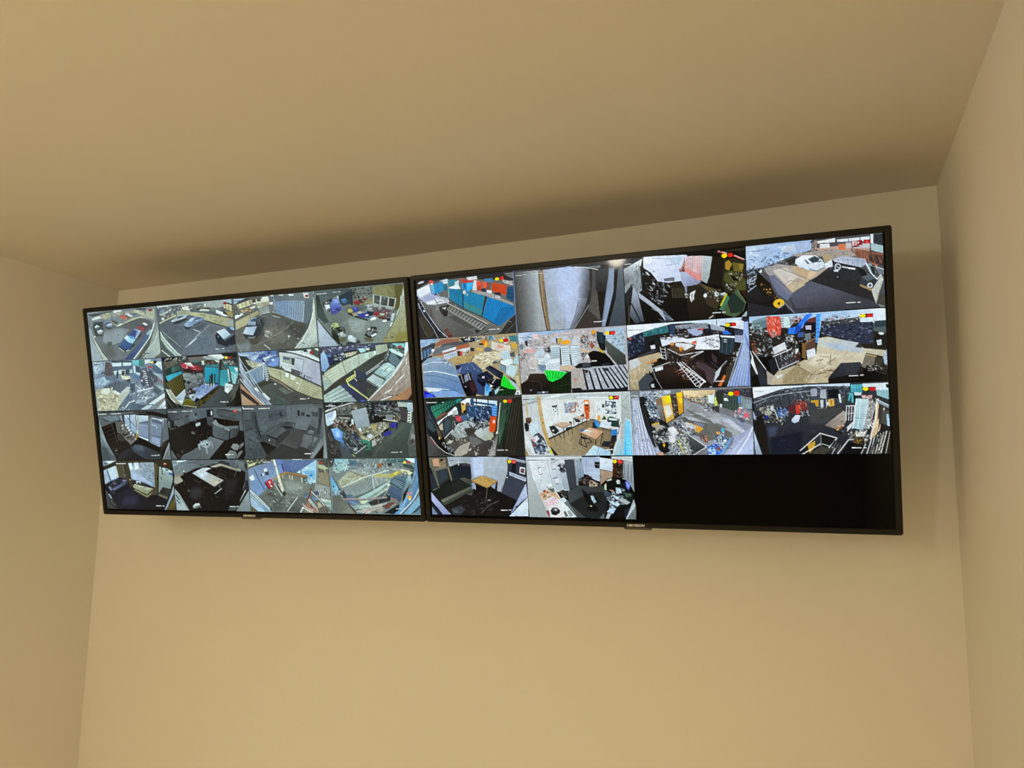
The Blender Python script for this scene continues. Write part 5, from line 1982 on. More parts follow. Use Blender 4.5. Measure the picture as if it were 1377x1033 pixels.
g b6bee0 8e92b0 492,317 558,499 | 477,272 517,279 646,442 606,492 542,510 515,606 488,459
s 9aa6d4 3.2 9 485,294 481,429 608,421 558,499
p c47a70 474,257 504,163 519,59 526,223 501,276
p 6a3a34 489,267 507,192 510,277
g e8ccd0 d89a9a 586,78 585,375 | 531,54 664,71 647,428 615,423 517,264
p e88a86 518,222 652,358 647,428 615,425 513,271
s c08a90 3.2 9 539,62 533,253 657,77 643,399
p e6b8b8 586,64 618,69 611,309 588,290
g c9d2d4 a8b4b4 694,112 678,433 | 664,71 741,99 710,382 688,477 647,428
s 8a9698 3.2 4 680,88 662,444 729,111 692,463
p 1a140e 741,99 841,117 823,484 806,537 692,477 719,355
p 3a3020 523,607 622,466 797,592 803,677 732,992 592,973
p 5a482a 622,452 759,586 796,648 682,574
p 262016 526,494 618,480 682,574 648,654 670,983 528,979 522,636
p 4a4030 465,413 486,502 398,502 384,428
p 1e1a14 385,414 481,408 510,520 514,663 394,645
p 2c2619 398,502 510,505 514,663 402,647
s 4a4232 3.2 5 406,511 406,640 502,511 506,648
l e0e4f0 5.6 393,229 393,337
p 6a6c74 338,349 427,342 429,400 345,393
n 32 120 5 35 4 50 0a0a0a,e8ecf4,b8c0cc,2a2c30,0a0a0a,80889a | 174,221 253,205 345,379 384,443 376,585 294,746 224,620 178,497
n 33 40 5 24 3 20 d8e0e8,6f8088,202426,9fb4bc | 209,560 333,521 372,556 302,748 231,636
p 050505 176,163 187,208 183,469 161,495
p 0a0a0b 152,537 221,693 300,805 400,977 163,991 67,597
g b4bcd0 3c4450 87,483 47,947 | 76,438 111,531 155,961 79,988 33,857 63,568
l 16181a 11.1 55,684 107,896 129,994
p a9b0c0 111,509 222,678 331,853 335,984 275,831 125,606
p 4c5468 309,785 401,963 384,990 336,969
l 9aa6b8 4.8 195,747 290,847 400,977
l 6f7a88 4.0 263,931 335,998
p 070707 117,605 219,765 288,934 270,997 179,993 139,696
p 3a3226 23,709 38,711 30,997 17,999
p 1c2226 2,529 74,379 60,538 29,710 13,707
p e6ecee 551,597 596,561 578,644 580,687 555,733 545,668
p 9aa4a6 555,612 575,601 568,714 558,724
g 2a2016 1a140e 602,619 592,959 | 522,636 551,740 575,729 600,676 663,685 676,772 751,867 701,988 528,979
e d8dcdc 671,650 14,31 20
e c8d4e4 761,642 19,40 0
p c4d4dc 796,634 842,627 826,681 795,669
n 34 50 5 16 2 30 c8ccc8,30281c,0c0a08,8a8a7a | 508,591 547,611 521,678 514,663
n 35 60 5 17 2 30 d8dcd4,30281c,0c0a08,8a8a7a,544a30 | 681,603 844,571 849,656 770,757 678,687
p 2a2414 832,150 1006,154 998,623 910,665 834,640 807,510
p b08428 843,194 870,171 895,231 866,323 840,291
p 6a5a1c 899,204 981,246 971,369 904,330
p 8f7a2a 948,233 985,247 975,328 949,317
p 4a4a1e 835,346 888,327 991,469 994,622 934,613 824,456
n 36 60 5 19 1.5 20 d8d4c4,1a1812,8a8450,403a20,b8b49a | 858,336 971,355 976,453 922,486 864,393
n 37 40 5 16 2 20 c8d0d0,1a1812,8a8460,60605a | 830,513 921,514 911,610 843,613
p 100e0a 872,380 902,399 945,490 900,469
p 4a5c3a 848,712 927,598 989,802 964,924 893,998 796,929
p 1f3026 839,739 895,635 981,815 956,937 864,938
l 6f8a5a 4.8 926,612 989,802
p c8b828 834,640 848,656 798,831 783,815
p 3a7a58 847,670 863,714 804,888 774,870 790,837
p 3a1a10 949,615 994,636 991,747
p 9ab0b4 946,1005 992,914 990,1004
l d84a40 7.1 785,37 857,78
l d84a40 7.1 909,116 983,184
l f0d8d4 4.8 790,24 857,69
l f0d8d4 4.8 917,110 991,183
p 2a241a 650,47 1002,15 1001,56 789,38
e f4d21a 837,102 22,31 0
e d8281c 884,101 21,31 0
l ffffff 6.4 723,913 788,914
l ffffff 6.4 800,912 823,912
l d8dcdc 6.4 693,987 725,951
@R03
f 4c4c52
g c4d6ee a0bee6 29,41 139,275 | 8,-1 498,3 494,144 383,183 137,320 5,343
n 41 60 8 55 5 155 7fa6e0,e4ecf6,5a74a0,a4c4ee | 12,69 323,21 320,126 72,309 9,344
n 42 90 6 27 2 150 d4dce8,384468,8492ac,ffffff,5a6a8a | 5,328 141,184 322,81 351,177 169,371 18,469
p c4d0e4 274,57 370,38 384,138 280,134
p a8b8dc 387,26 481,30 479,133 384,130
p ece8ea 536,33 668,14 667,66 543,64
p dfe3ea 675,38 1005,38 1004,109 682,69
s 55525a 4.7 4 679,39 682,69 924,22 923,94
p 8a7a78 497,33 536,33 540,211 493,203
n 43 50 6 20 2 20 3a2c2c,b08a80,e0c8c0,241c20 | 482,22 544,27 603,164 540,211 494,158
p c89a88 534,121 772,123 906,192 904,293 814,276 664,205 540,197
p d8784a 689,99 742,102 740,190 687,172
p e4e0de 558,74 628,80 627,139 557,133
p c8c0c4 743,88 915,135 913,193 741,160
p b4694a 808,195 1000,282 998,397 945,445 888,362 806,290
s 5a3a34 4.7 24 779,168 777,262 993,280 997,454
s 2a2628 4.7 12 904,278 909,381 992,309 993,453
p 2e3036 935,24 1002,23 1001,174 933,117
p a8c4c8 918,129 1001,181 999,281 916,223
p d8e4e8 913,12 936,9 933,139 915,128
l 2a2a2e 4.7 913,19 912,280
p a89a90 343,175 665,161 778,211 814,284 638,303 586,249 382,213
n 44 70 6 20 3 10 8a6a58,c8b4a0,5a4a42,a88c74 | 344,153 657,159 807,261 639,274 415,188
g a39b98 c4ab90 185,359 388,649 | 137,335 244,293 379,347 613,388 644,408 469,564 314,728 160,415
p c8a67e 339,340 458,376 566,424 469,542 408,487
p d4c4b8 201,377 299,348 391,499 309,606
p c8b08c 293,604 422,564 444,628 338,724
l 8f7a64 3.9 277,601 326,541 390,559 373,617
l e0d4c8 4.7 242,369 446,553
l 706860 3.1 251,347 423,504 531,611
p b49c74 571,217 640,230 637,392 590,384
n 45 60 6 20 2 20 383438,8c8a86,c8c4be,585450 | 253,265 374,226 387,333 300,318
p 2e2c2e 301,258 382,213 380,287 332,324
g eef2fa d4dcea 430,221 473,408 | 377,249 430,206 524,223 569,291 587,353 582,397 527,440 472,423 402,366 372,301
p 3a4450 468,265 516,229 554,273 537,315 498,323
p 6a7684 440,268 452,270 482,335 459,331
p 8c949e 473,393 527,432 582,390 582,412 526,454 476,431
l 8c949e 3.9 410,367 472,423
p 4e555e 537,315 561,297 565,312 545,328
p d8b890 480,424 534,456 469,542 454,539
p dfe6ee 583,353 638,303 644,393 597,414
p 3b3a40 613,402 652,409 838,602 931,791 921,892 683,724 485,567
p 3a3b44 485,567 660,706 980,944 1001,998 348,998 314,743
g 56586a 3c3b42 529,686 569,1005 | 485,567 660,706 832,864 679,931 365,932 318,744
p 2a282a 485,567 612,432 643,467 663,573 829,644 908,803 921,899 758,780
p 6a6e8c 167,447 216,440 346,718 304,818 234,716
p 7d7c88 175,433 346,718 314,736
l 23211f 4.7 469,557 660,706 1009,977
g 211f21 101010 46,688 40,918 | 1,497 79,341 172,570 225,745 347,1005 4,998
n 46 60 11 47 5 150 0e0e10,b8c8e0,3c4a5c,e4ecf4,14161a | 5,343 96,313 75,524 13,668
l c8d4e4 5.5 4,528 76,478
l aebccc 5.5 5,651 82,556
l 8a98ac 7.8 7,405 62,368
p 18160f 87,373 181,556 209,713 127,731 66,538
n 47 40 5 16 2 40 c87a2c,2c1c10,e8b04a,4a2c18,14100c | 130,609 179,617 233,746 207,788 152,719
n 48 16 5 16 2 70 2a2018,b05a24,e89a3a | 91,526 132,548 169,706 144,703
e e4b42c 238,846 42,63 -10
p 101010 227,837 251,825 242,870 230,868
p c8c8b0 229,913 279,859 261,918
l 3c4450 4.7 170,997 278,875 347,1005
l 8fa0b4 3.9 283,845 355,1006
p 1a1d20 178,998 278,882 340,1001
p 24232a 5,805 229,913 178,998 4,998
p 2a2c30 646,327 812,407 855,473 837,645 656,572 642,481
g c8cfe2 aab2cc 693,284 842,369 | 646,305 716,266 873,331 887,406 841,442 661,337
s 7a8294 3.9 6 677,296 691,342 858,335 849,428
s 8a92a8 3.1 3 662,300 865,373 716,273 866,337
p 343a40 838,602 885,507 971,623 962,738 909,759 829,659
p 55606a 846,574 884,522 935,603 882,638
p 8fa4ac 879,405 909,395 944,532 935,574 907,526
p 262c32 901,423 930,457 943,561 921,557
l dfe6ea 7.8 876,389 907,526 949,620 976,566
l c8d4d8 6.3 945,460 980,581 971,667
p 6f7a80 945,460 996,497 995,555 973,566
l e8ecec 4.7 938,444 1000,498
e 1c1c1e 899,696 30,54 0
e c4ccd0 899,696 20,39 0
e 3c4044 899,696 9,18 0
p 1c1c20 818,438 863,475 884,551 846,574 824,512
p d8dce4 651,446 681,444 681,473 650,471
e c8d0dc 678,409 23,48 0
e 2a2c30 678,409 16,33 0
l dfe4ec 4.7 667,397 693,431
l c8d0dc 9.4 709,412 750,433
l e8ecf4 12.5 754,438 799,456
e 14141a 675,545 17,36 0
e 5a5c64 675,545 8,18 0
p a08050 829,666 917,746 909,774 828,695
p c8c8bc 909,759 980,567 993,627 935,938 919,848
p 45423c 953,809 997,830 998,976 946,954
l a8a698 3.9 978,654 956,824 935,952
p 8a8a84 943,953 1001,991 1000,1020 971,1001
p 9a1c28 781,73 856,73 858,139 783,161
p c01818 867,75 916,78 915,128 870,130
t ffffff 788,140 840,135 59.6 99+
n 49 12 4 7 1 0 ffb0b0,801010 | 871,76 914,77 913,128 871,127
l 2a1a20 6.3 783,157 832,156
l ffffff 6.3 729,911 793,910
l ffffff 6.3 807,912 827,912
l 203050 3.1 20,78 119,85
@R10
f b09a6e
p 9ab8dc -9,4 216,10 165,63 11,159
n 51 40 8 40 5 150 dcecf8,5a86c0,8fb8e4,2c4468 | 5,13 183,13 156,82 11,159
p 3a4048 12,146 157,63 162,122 125,223 9,198
p 3c5878 5,198 108,142 120,235 10,369
s 88b4d8 4.8 4 9,211 11,356 111,156 116,235
p 20262c -14,354 114,274 121,301 8,409
e e8ece8 134,197 17,28 0
p 9c5f4a 164,89 241,20 418,27 400,76 237,104 169,149
p 4f5458 237,104 417,71 511,114 373,157 241,208 158,213
p 6c737a 161,161 293,123 374,131 231,233 113,294
p 9c5a48 231,240 371,196 377,235 246,274
p a0604c 118,294 231,233 237,286 179,294
p dfe6ec 228,220 373,157 375,203 235,247
g d4d8dc b0c4d8 289,226 308,358 | 242,280 378,222 382,313 266,367 236,325
s 6a7480 4.0 8 245,293 244,326 369,254 370,306
p b0603e 377,145 511,114 516,179 382,216
p d8d8d8 382,216 516,179 513,249 449,255 392,262
p 3a3234 385,236 410,226 414,316 390,314
p d03a34 410,238 434,241 430,331 414,329
n 52 50 6 21 2 80 e8e4e4,3a3a44,8a90a0,c8a060,24242c | 433,254 562,215 557,330 453,359
p b98c50 513,249 553,253 558,317 518,326
p 2c2c34 524,186 562,203 560,254 521,250
p 1c2028 418,27 475,14 640,51 535,104 456,95
n 53 60 8 27 2 10 28303c,c8d8e8,e8e4e0,6a7a90,3c4450 | 427,8 696,13 740,69 691,127 527,109
p e07a2a 638,83 686,76 698,153 666,175 636,134
p e8b030 677,100 700,103 693,191 657,200
p 2c2c34 613,125 652,129 659,162 612,157
p 4a8aa8 711,15 773,22 771,85 716,92
n 54 80 8 27 2 20 e8e8ec,b8c8d8,3a4450,c8a058,d8c8b8,80a8b8 | 695,26 819,27 994,47 987,234 902,250 767,173
p 3a7a84 911,38 994,41 994,147 930,128
p d8b03a 929,140 988,184 982,259 934,229
p dcd0c0 739,107 919,202 924,290 832,294 734,233
p e89a80 798,164 851,195 842,232 796,227
g c0a468 a88a48 413,355 439,487 | 308,358 414,316 541,329 559,292 670,265 755,286 830,344 724,486 626,567 553,432 489,439 360,467
p e8b848 587,192 640,223 631,261 585,231
p 646870 656,225 696,191 741,234 732,284 669,284
g e0d4b0 c8b68a 683,330 645,505 | 558,317 670,277 763,274 831,306 820,406 723,499 634,568 553,445 521,429
n 55 90 10 48 5 170 f0e8cc,a89058,8a744a,d8c8a0,fff8e4 | 542,316 763,274 823,318 724,473 635,542 553,432
n 56 30 8 32 4 10 8a6c34,d0b070,b0904c | 315,372 478,335 506,415 360,454
l 4a4a4c 7.2 557,330 514,416
p c4dce4 828,293 902,269 914,340 926,429 850,422 813,368
p 4a5054 907,326 961,294 958,382 920,378
p a8ccd8 945,431 983,334 992,385 991,510 939,493
p dfeef0 819,431 934,417 939,480 876,525 817,482
p 7d94a4 805,481 861,524 858,599 842,623 798,569
p b4d4dc 861,536 915,503 983,534 971,634 930,719 856,650
s e4f4f8 4.0 6 865,625 930,706 907,515 973,584
s 7d9cac 3.2 6 831,319 820,406 916,290 912,402
l 30363a 5.6 805,481 865,524 857,637
l 3c4448 4.8 785,492 828,394
p 50524c 733,449 797,404 786,466 739,488
p 9aa4a0 750,412 804,417 787,454
g 3e5484 2c3c62 471,489 565,909 | 352,466 513,429 545,432 626,567 650,761 633,997 555,960 433,641 370,597
p 6a84b4 364,545 423,485 403,587 378,598
n 57 30 8 24 2 30 6a8ac0,3a4c78,8ab0dc | 489,439 553,445 611,566 546,599 453,539
p 1c2236 352,466 423,485 372,558
p 2a3f74 550,702 617,797 633,978 572,935 554,805
p 14141c 376,643 507,595 525,726 566,896 546,998 450,992 409,821
p 8a92ac 441,642 474,619 485,723 444,758
l dfe4ec 5.6 482,606 501,724
l b8a0a8 5.6 409,639 427,770
p 3a1c20 483,774 541,727 558,883 516,944
p dcd8d8 433,835 457,824 456,850 436,855
p 0a0810 409,834 473,838 500,956 490,997 450,994
p 1a2036 659,538 708,497 837,636 821,748 747,666
p 25304a 675,520 780,618 755,667 666,558
p 10162a 568,652 673,584 739,678 730,716 618,784
s 3c4c78 3.2 4 583,666 626,759 672,609 723,690
p 0a0c18 567,678 618,784 738,716 744,742 623,849 571,755
e dfe8ec 633,689 13,18 0
p 0c0e18 665,788 753,718 814,735 810,836 738,895 685,853
l dfe4ec 6.4 719,792 753,730
l aab4c4 4.0 680,801 733,844
p 20242c 684,891 738,895 810,849 750,998 680,1000
g 3a8ae0 74c4e8 664,813 681,968 | 657,774 711,906 680,993 644,998 639,927
e e4ecf0 705,839 13,21 0
p 2c90d8 661,787 685,866 658,941
p 0c0c14 682,930 714,919 703,1008 671,1008
p a8d0dc 737,920 786,860 775,936 743,985
p 20e030 840,661 949,909 885,899 803,836 818,735
s 149a20 4.0 4 846,700 826,837 896,805 877,892
p 0c2a10 803,836 885,899 949,909 947,960 926,1009 749,1004
s 1a4a1c 4.8 5 809,862 765,999 930,921 919,1008
p a8c8d4 884,715 963,847 983,924 960,923 897,779
p 2a3030 874,689 965,784 956,822 898,742
p c8c090 938,694 984,685 989,862 963,835
p dfe4dc 952,935 990,925 991,1007 934,1003
e 4a7a9c 965,973 11,18 0
g 8ca4bc 5f84b8 135,368 203,898 | 13,396 71,322 154,304 235,338 313,423 357,531 396,742 442,998 125,985 7,819
l c8dcec 7.2 15,436 117,392 224,402 311,462
l dce8f0 9.5 14,555 119,544 241,586 368,649
l 44618c 4.8 16,608 156,632 269,680 379,767
l 486a98 4.0 12,693 135,749 263,823 390,884
n 58 24 8 32 3 20 5a6e84,8fa8c0,c8dcec | 154,317 235,338 304,449 239,430
l d4e4f4 7.2 15,819 180,844 277,877
p dfe8f4 11,812 212,866 137,893 54,888
p 7fa8e0 212,872 389,910 442,998 133,985 95,904
l 304c78 4.8 211,885 326,880 404,950
p 1422c0 5,858 85,930 141,986 3,991
p 3a5af0 18,938 85,930 108,984 25,985
e f4d81a 835,104 19,23 0
e c81c20 881,107 27,31 0
l d8f4d0 4.8 769,907 823,908
@R11
f b8aeb0
g c4d4f0 9ab8dc 50,41 88,129 | -3,3 538,3 425,57 198,58 10,189
n 61 140 8 27 2 20 d8dce8,5a6478,e8e4e0,b8a890,98a8c0,f0f0f4 | 2,91 215,47 309,153 255,284 156,301 11,398
p 3c2c28 62,140 92,136 92,240 68,209
p f0c8cc 145,32 191,30 191,126 146,121
p e8a8a4 48,304 116,270 165,289 121,339 55,333
p 6a8494 15,190 48,193 45,276 16,273
n 62 110 8 22 2 30 8a7a68,c4bcc0,e4a83c,34343c,dcd4d8,9aa0ac,fff0e0 | 213,88 328,73 424,84 501,147 490,241 290,219 210,170
n 63 90 6 22 2 10 e8c8c8,f0e0e4,c8c4d0,d89a90,a8b0c0 | 329,33 733,27 731,80 565,141 488,65 359,91
p c4ccd8 318,113 471,103 492,187 315,195
e f0a828 451,202 40,38 -5
p 3a2c1c 358,131 374,126 376,201 363,213
p d8a83c 378,133 414,124 416,206 379,215
e f0a020 708,76 21,35 0
n 64 130 6 24 2 50 1c1814,302c2c,6a6464,d8a030,c8c8cc,3a3430,141414 | 574,115 724,65 798,154 792,339 684,315 576,290
p c8cad0 527,110 581,129 573,263 498,242
e a8481c 685,274 13,49 0
p 12181e 732,60 814,142 806,368 760,363 735,200
p 1f3644 739,67 793,87 794,273 757,229
p a8c4dc 818,23 988,28 979,438 914,352 812,209
n 65 160 6 16 1.5 10 98a8b8,b8c8d8,7d8c84,c8d4e0,6a7c74 | 831,78 988,57 979,425 899,324 819,209
p c8d4e4 824,190 869,202 864,254 826,237
g 4c5048 363c38 877,309 945,567 | 800,207 812,202 979,451 981,596 906,603 820,409
l 6a6e68 4.8 808,215 978,458
p 08080a 643,391 698,357 790,393 841,491 883,601 674,609 663,487
p 12161c 517,595 567,539 677,542 674,623 533,617
p 3a4048 591,534 653,540 667,608 588,602
p 1c2434 761,563 838,557 837,603 768,604
p c8a838 726,333 754,329 798,393 774,404
l dfdcd4 7.1 674,518 720,519
n 66 40 6 24 2 40 2c2c2c,a8a89c,d8d8cc,141414,5c5c58 | 588,386 651,379 655,486 593,481
p dcd8dc 634,404 656,446 647,486 625,443
p d4b48c 575,317 683,362 643,391 581,358
g b0a8a8 d4ccc8 61,625 119,408 | -4,564 163,344 172,524 63,792 -1,815
n 67 60 8 32 3 60 c4bcbc,8a807c,e4dcd8,6a6460,b8b0a8 | 4,564 163,330 164,523 64,764 4,801
n 68 50 6 24 2 30 4a4444,b8a89a,d8d0c8,8c8480 | 5,328 88,350 32,511 5,537
p 303030 247,283 297,247 301,357 253,339
n 69 30 6 19 2 30 242424,c8c8cc,80848c | 239,269 305,248 309,372 244,352
p c0d4e0 158,343 206,279 246,311 242,406 169,399
p dce4ea 243,393 269,354 307,426 280,479 241,447
g dce8ee b0c4d0 346,239 347,430 | 305,241 394,244 390,462 306,440
s 5f7c88 4.0 6 304,282 393,282 307,426 391,434
p d4e2ea 398,258 478,260 479,456 487,552 399,565 395,435
s 5f7c88 4.0 8 396,299 480,294 400,531 484,531
p d0e0e8 489,268 572,270 576,506 518,575 496,539
s 5f7c88 4.0 8 488,308 571,303 503,553 576,506
p 20282c 389,284 400,299 399,558 387,543
p 20282c 477,388 488,403 498,573 483,552
g e8f0f4 c8d8e4 215,473 226,639 | 183,456 290,445 262,546 249,654 185,635
p e4ecf4 273,464 383,447 380,638 259,628
s 90a4b0 3.2 5 198,485 281,465 188,539 254,531
s 8098a4 3.2 6 266,532 380,522 263,614 381,611
p 6f88a4 180,525 254,545 247,613 217,652 186,608
p c8dce8 168,413 298,439 289,466 175,455
l e8e8e8 6.4 104,587 162,578 167,661
l c8c4b8 4.8 110,643 192,657
l f0f0ec 6.4 254,531 259,614
l e4c870 6.4 157,481 151,549
p d0b490 382,570 486,572 516,622 467,659 388,625
g 30241c 14100c 149,715 182,939 | 92,669 232,674 269,780 286,1001 5,997 -2,829 64,764
p 1c1612 -2,829 88,794 162,799 147,992 5,997
l 4a4038 3.2 96,794 195,802 198,940
e 6a7080 94,933 11,16 0
p 5a6478 148,965 263,958 253,999 155,993
e d8dcdc 213,975 11,14 0
p 0c1c0c 269,794 443,677 483,660 475,1000 286,1001
s 1c3418 4.0 5 325,825 311,989 458,713 456,985
l 2c3c20 4.0 347,882 476,864
p 22e048 230,625 291,624 363,650 445,673 384,761 301,817 261,779
s 0c8a24 5.6 6 254,641 269,780 403,674 367,760
p 3a4a3c 404,633 467,659 451,678
g 9ca4b4 b0b4c0 531,664 666,864 | 488,634 705,612 985,603 985,954 893,974 482,932
p b4a8a0 488,634 603,630 616,725 608,941 482,932
e c08a70 522,792 19,22 0
n 70 60 8 32 2 80 c4ccd4,88909c,d8d4d0,a09890 | 491,661 828,649 987,650 978,940 490,919
p 0c0e12 587,635 599,630 635,956 615,955
p 0e1014 641,667 657,668 697,961 678,959
p 0e1014 693,638 705,632 763,958 744,957
p 0e1014 728,634 740,628 822,942 806,948
p 101216 763,630 775,625 886,960 867,959
p 101216 797,633 807,627 925,950 909,955
p 101216 828,629 838,621 963,939 949,945
p 101216 875,620 884,614 985,901 978,927
p 101216 905,613 917,609 988,808 986,841
p 101216 947,607 957,603 990,703 988,736
p 2c2420 603,643 641,660 632,700 609,698
p 2a2c30 774,631 828,649 811,688 781,672
p 14181e 478,932 561,924 576,959 894,961 984,934 983,1007 479,1000
e f4d81a 834,102 21,27 0
p 201010 847,73 900,76 898,132 845,133
p e82a28 858,75 898,79 897,132 859,132
e f4d81a 828,101 19,27 0
l 202c50 4.0 14,86 131,85
@R12
f 1c1716
g eef4fc d0e0f4 144,42 618,30 | 2,4 951,4 954,182 769,91 541,34 384,29 125,126 3,198
p dfe4f0 830,57 965,33 965,183 873,145
p 2a6c74 133,127 352,46 357,153 139,199
n 71 70 8 23 2 10 2a8088,1c5460,4c9aa0,283c50,1a2c38 | 133,119 344,45 365,140 146,214
p 2c3c60 368,41 408,46 407,215 364,196
p 8a9098 415,54 679,52 684,136 414,103
n 72 110 8 27 3 5 5a6484,8c98b8,303850,b4b8c8,3c4c70,c8a090,404048 | 407,60 694,54 798,122 788,231 674,232 489,224 403,187
p a4b0d8 507,128 631,122 637,200 582,235 529,187
p c03a34 596,125 646,131 642,156 596,150
p e2e4ec 694,74 769,91 783,134 737,142
p 9aa4b8 694,67 813,137 812,192 707,152
g dfe4f4 eceef8 362,267 670,370 | 283,229 426,217 503,268 765,228 767,450 576,430 424,302 295,359
n 73 80 6 27 3 10 2a2c34,888c9c,c8ccdc,50545c,1c1e24 | 284,187 506,184 526,271 425,245 345,279 283,244
n 74 60 6 27 3 10 2a2c34,888c9c,686c7c,50545c | 627,268 773,243 768,422 685,400 633,325
p 1c2438 -1,198 133,127 165,403 -2,502
n 75 150 6 20 1.5 10 243250,5a6a90,0c1020,8894b4,141c30,303c5c | 0,183 140,142 165,388 -2,502
e d85a3c 27,208 9,20 0
p 1a1c22 146,214 251,212 282,272 213,408 149,401
p 0c0e12 177,275 234,253 246,397 189,405
p dcdce8 195,334 236,324 237,381 202,392
p 3a3c44 81,481 213,408 262,398 212,450 78,567
g c4ac84 a8946c 60,623 115,946 | -4,559 80,509 269,442 306,531 200,578 170,748 76,885 81,1001 -3,1003
n 76 40 11 47 5 100 dcc8a0,8c7850,b8a47c,e8d8b8 | -1,589 167,604 162,747 77,856 64,1000 -1,996
p c8ccd0 5,546 80,509 110,599 17,692
p 3c424c 77,870 154,739 208,837 179,993 81,1001
p 0c0c0e 165,920 216,838 276,1000 187,994
p c4c8cc 181,921 210,909 212,967 188,965
p c88a50 151,588 249,540 257,569 166,618
p b0a8a0 166,632 215,608 238,667 187,749
p 241a14 198,635 330,533 415,612 607,980 684,986 668,1013 276,1000 217,809
g 30201a 100c0a 364,707 357,963 | 204,693 415,612 520,777 575,1006 276,1000
p e4e4e8 221,680 294,651 293,701 227,731
l d8d8dc 5.5 205,679 295,630 416,563
l 9aa0a8 4.7 187,591 225,824 276,993
e 141210 276,563 31,37 0
p 3a2a20 326,376 419,457 481,505 568,430 582,501 556,583 446,629 330,533
p 5a3e2c 376,311 471,307 578,361 561,429 441,501 350,393
p dfe0e6 408,314 524,341 562,373 483,435 406,356
p e89a38 437,374 476,392 470,448 439,438
e e08a40 379,328 17,23 0
p e4583c 537,321 580,298 582,347 548,343
l e0e4e8 6.2 342,399 441,501 629,464
l 5a6470 5.5 333,420 338,534
p 241c1a 334,406 441,508 476,660 352,592
n 77 50 8 31 4 70 4a3a34,888c94,2c3a4c,181210 | 326,405 560,443 554,667 351,620
l e4e8ec 6.2 526,545 633,464
l c8ccd4 4.7 279,357 289,544
l c8ccd4 4.7 318,376 325,561
s dfe3ea 3.9 4 278,386 318,404 282,529 321,547
g 302220 181010 600,671 709,904 | 556,597 633,590 737,711 668,999 608,924 520,748
p 48383c 571,612 632,646 728,752 692,972 648,885 636,758 569,682
p 141012 637,451 758,491 861,584 866,667 745,712 632,618
p 3a2c2c 698,485 741,572 738,655 702,610
p 1e1714 757,518 861,584 866,695 785,910 714,974 751,768 815,621
l dcdcdc 4.7 719,793 815,621
p c8ccd4 723,793 776,687 749,823 700,931
l 4a5058 3.9 686,623 752,726
p d86a28 787,826 809,828 785,910 760,991 737,976
p 24343e 780,258 887,297 879,475 832,540 758,491
s 3c5260 6.2 3 794,273 781,493 869,295 848,513
p dfe8ec 801,301 823,311 823,325 802,318
p dfe8ec 800,336 823,342 822,352 801,346
p dce4e8 773,243 892,270 884,297 779,271
p 2a6ad0 789,203 827,173 863,240 803,233
p 3a3e5c 887,174 961,196 951,277 892,270
p a0aacc 889,256 955,264 941,372 886,352
p 241e1c 880,420 941,372 932,453 885,531
n 78 60 6 22 2 60 d8dcd8,2c2824,7d786c,b8b8b0 | 864,487 924,452 906,588 866,695 818,801 852,638
p 3a3428 812,718 906,588 895,711 822,912 790,979
l d8dcd0 5.5 813,981 862,832 912,616
g a4bcec 7a94d0 967,238 896,946 | 964,60 1004,72 991,1008 805,1001 869,833 917,589 949,373
s 5a74b4 4.7 8 971,238 820,995 996,405 976,1007
s d4e0fc 3.9 7 963,265 812,995 990,486 954,1005
s e4e8f0 6.2 3 415,605 560,977 454,601 640,913
s eef0f4 4.7 8 427,726 476,674 568,978 640,906
l f4f6f8 7.0 583,993 632,898
l f0f0f0 7.0 415,612 520,748 636,919
n 79 60 5 16 2 30 d8dce0,181414,3a2c28,b0b4bc,c8643c | 320,589 526,552 568,724 514,974 424,825
n 80 24 5 12 1.5 0 c85030,e8e8e8,7d3a28 | 380,694 474,716 469,914 409,796
l 303a44 3.1 750,12 750,95
p 242c38 935,29 995,23 997,64 971,75
p 201010 819,69 905,73 903,124 821,125
e f4d21a 836,101 19,28 0
p d82020 867,75 904,77 903,124 867,125
l f0f0f0 6.2 716,911 788,914
e dfe4e4 679,996 12,11 0
l 203050 3.9 11,81 134,87
@R13
f 26221e
g a8c8ec dfe8f4 703,35 929,65 | 8,3 1004,17 999,264 911,209 546,133 229,62 5,96
p 7898a0 31,68 140,20 145,159 69,196 20,175
p 5f7d84 39,100 139,66 136,173 78,197
n 81 60 6 24 2 60 303840,dfe0e0,8a98a0,c0b8a8 | 5,96 63,103 143,220 84,290 9,297
p e0503c 140,20 238,26 250,172 239,293 165,330 139,220
n 82 90 6 31 4 80 ff8a70,c0342a,ffc0b0,e8604c,8a2c28 | 144,21 246,34 248,278 165,330
p 8aa0a8 246,34 310,20 340,137 306,209 250,187
s e8f0f0 4.7 5 245,49 310,43 250,187 315,180
p c8e0e0 269,53 310,43 314,195 266,189
n 83 60 6 20 2 20 c85030,d8dce0,303840,e8e0d8,8a3028 | 326,45 438,37 372,141 331,152
p 2f7af0 434,29 486,20 386,226 352,291 296,284 302,209 363,186
p 1c4cc0 363,171 411,177 385,249 336,289
p 78a8f0 485,28 432,126 402,221 394,205
p 6a3030 452,91 508,68 506,173 435,164
p 50a0f0 509,31 548,29 536,222 516,430 496,428 505,203
s 2a5ac0 4.7 7 512,69 547,59 504,398 520,400
p 8cc4fc 540,43 552,37 535,252 527,281
p 14161e 419,147 502,143 498,338 415,328
p c4b8d8 426,186 470,184 469,244 429,239
p 2c3044 544,208 669,164 911,194 905,487 770,472 672,372 541,328
n 84 260 6 24 3 5 4a5478,1c2030,7884a8,10121c,2c3450,9098b0,343c58 | 545,163 669,164 904,193 906,457 800,475 665,371 541,328
p 303844 561,150 815,109 821,183 668,208
n 85 90 6 20 2 30 c87a5a,5a5448,3a3c40,8a8078,e8d8c8,4a4438 | 545,148 671,75 823,110 821,198 545,178
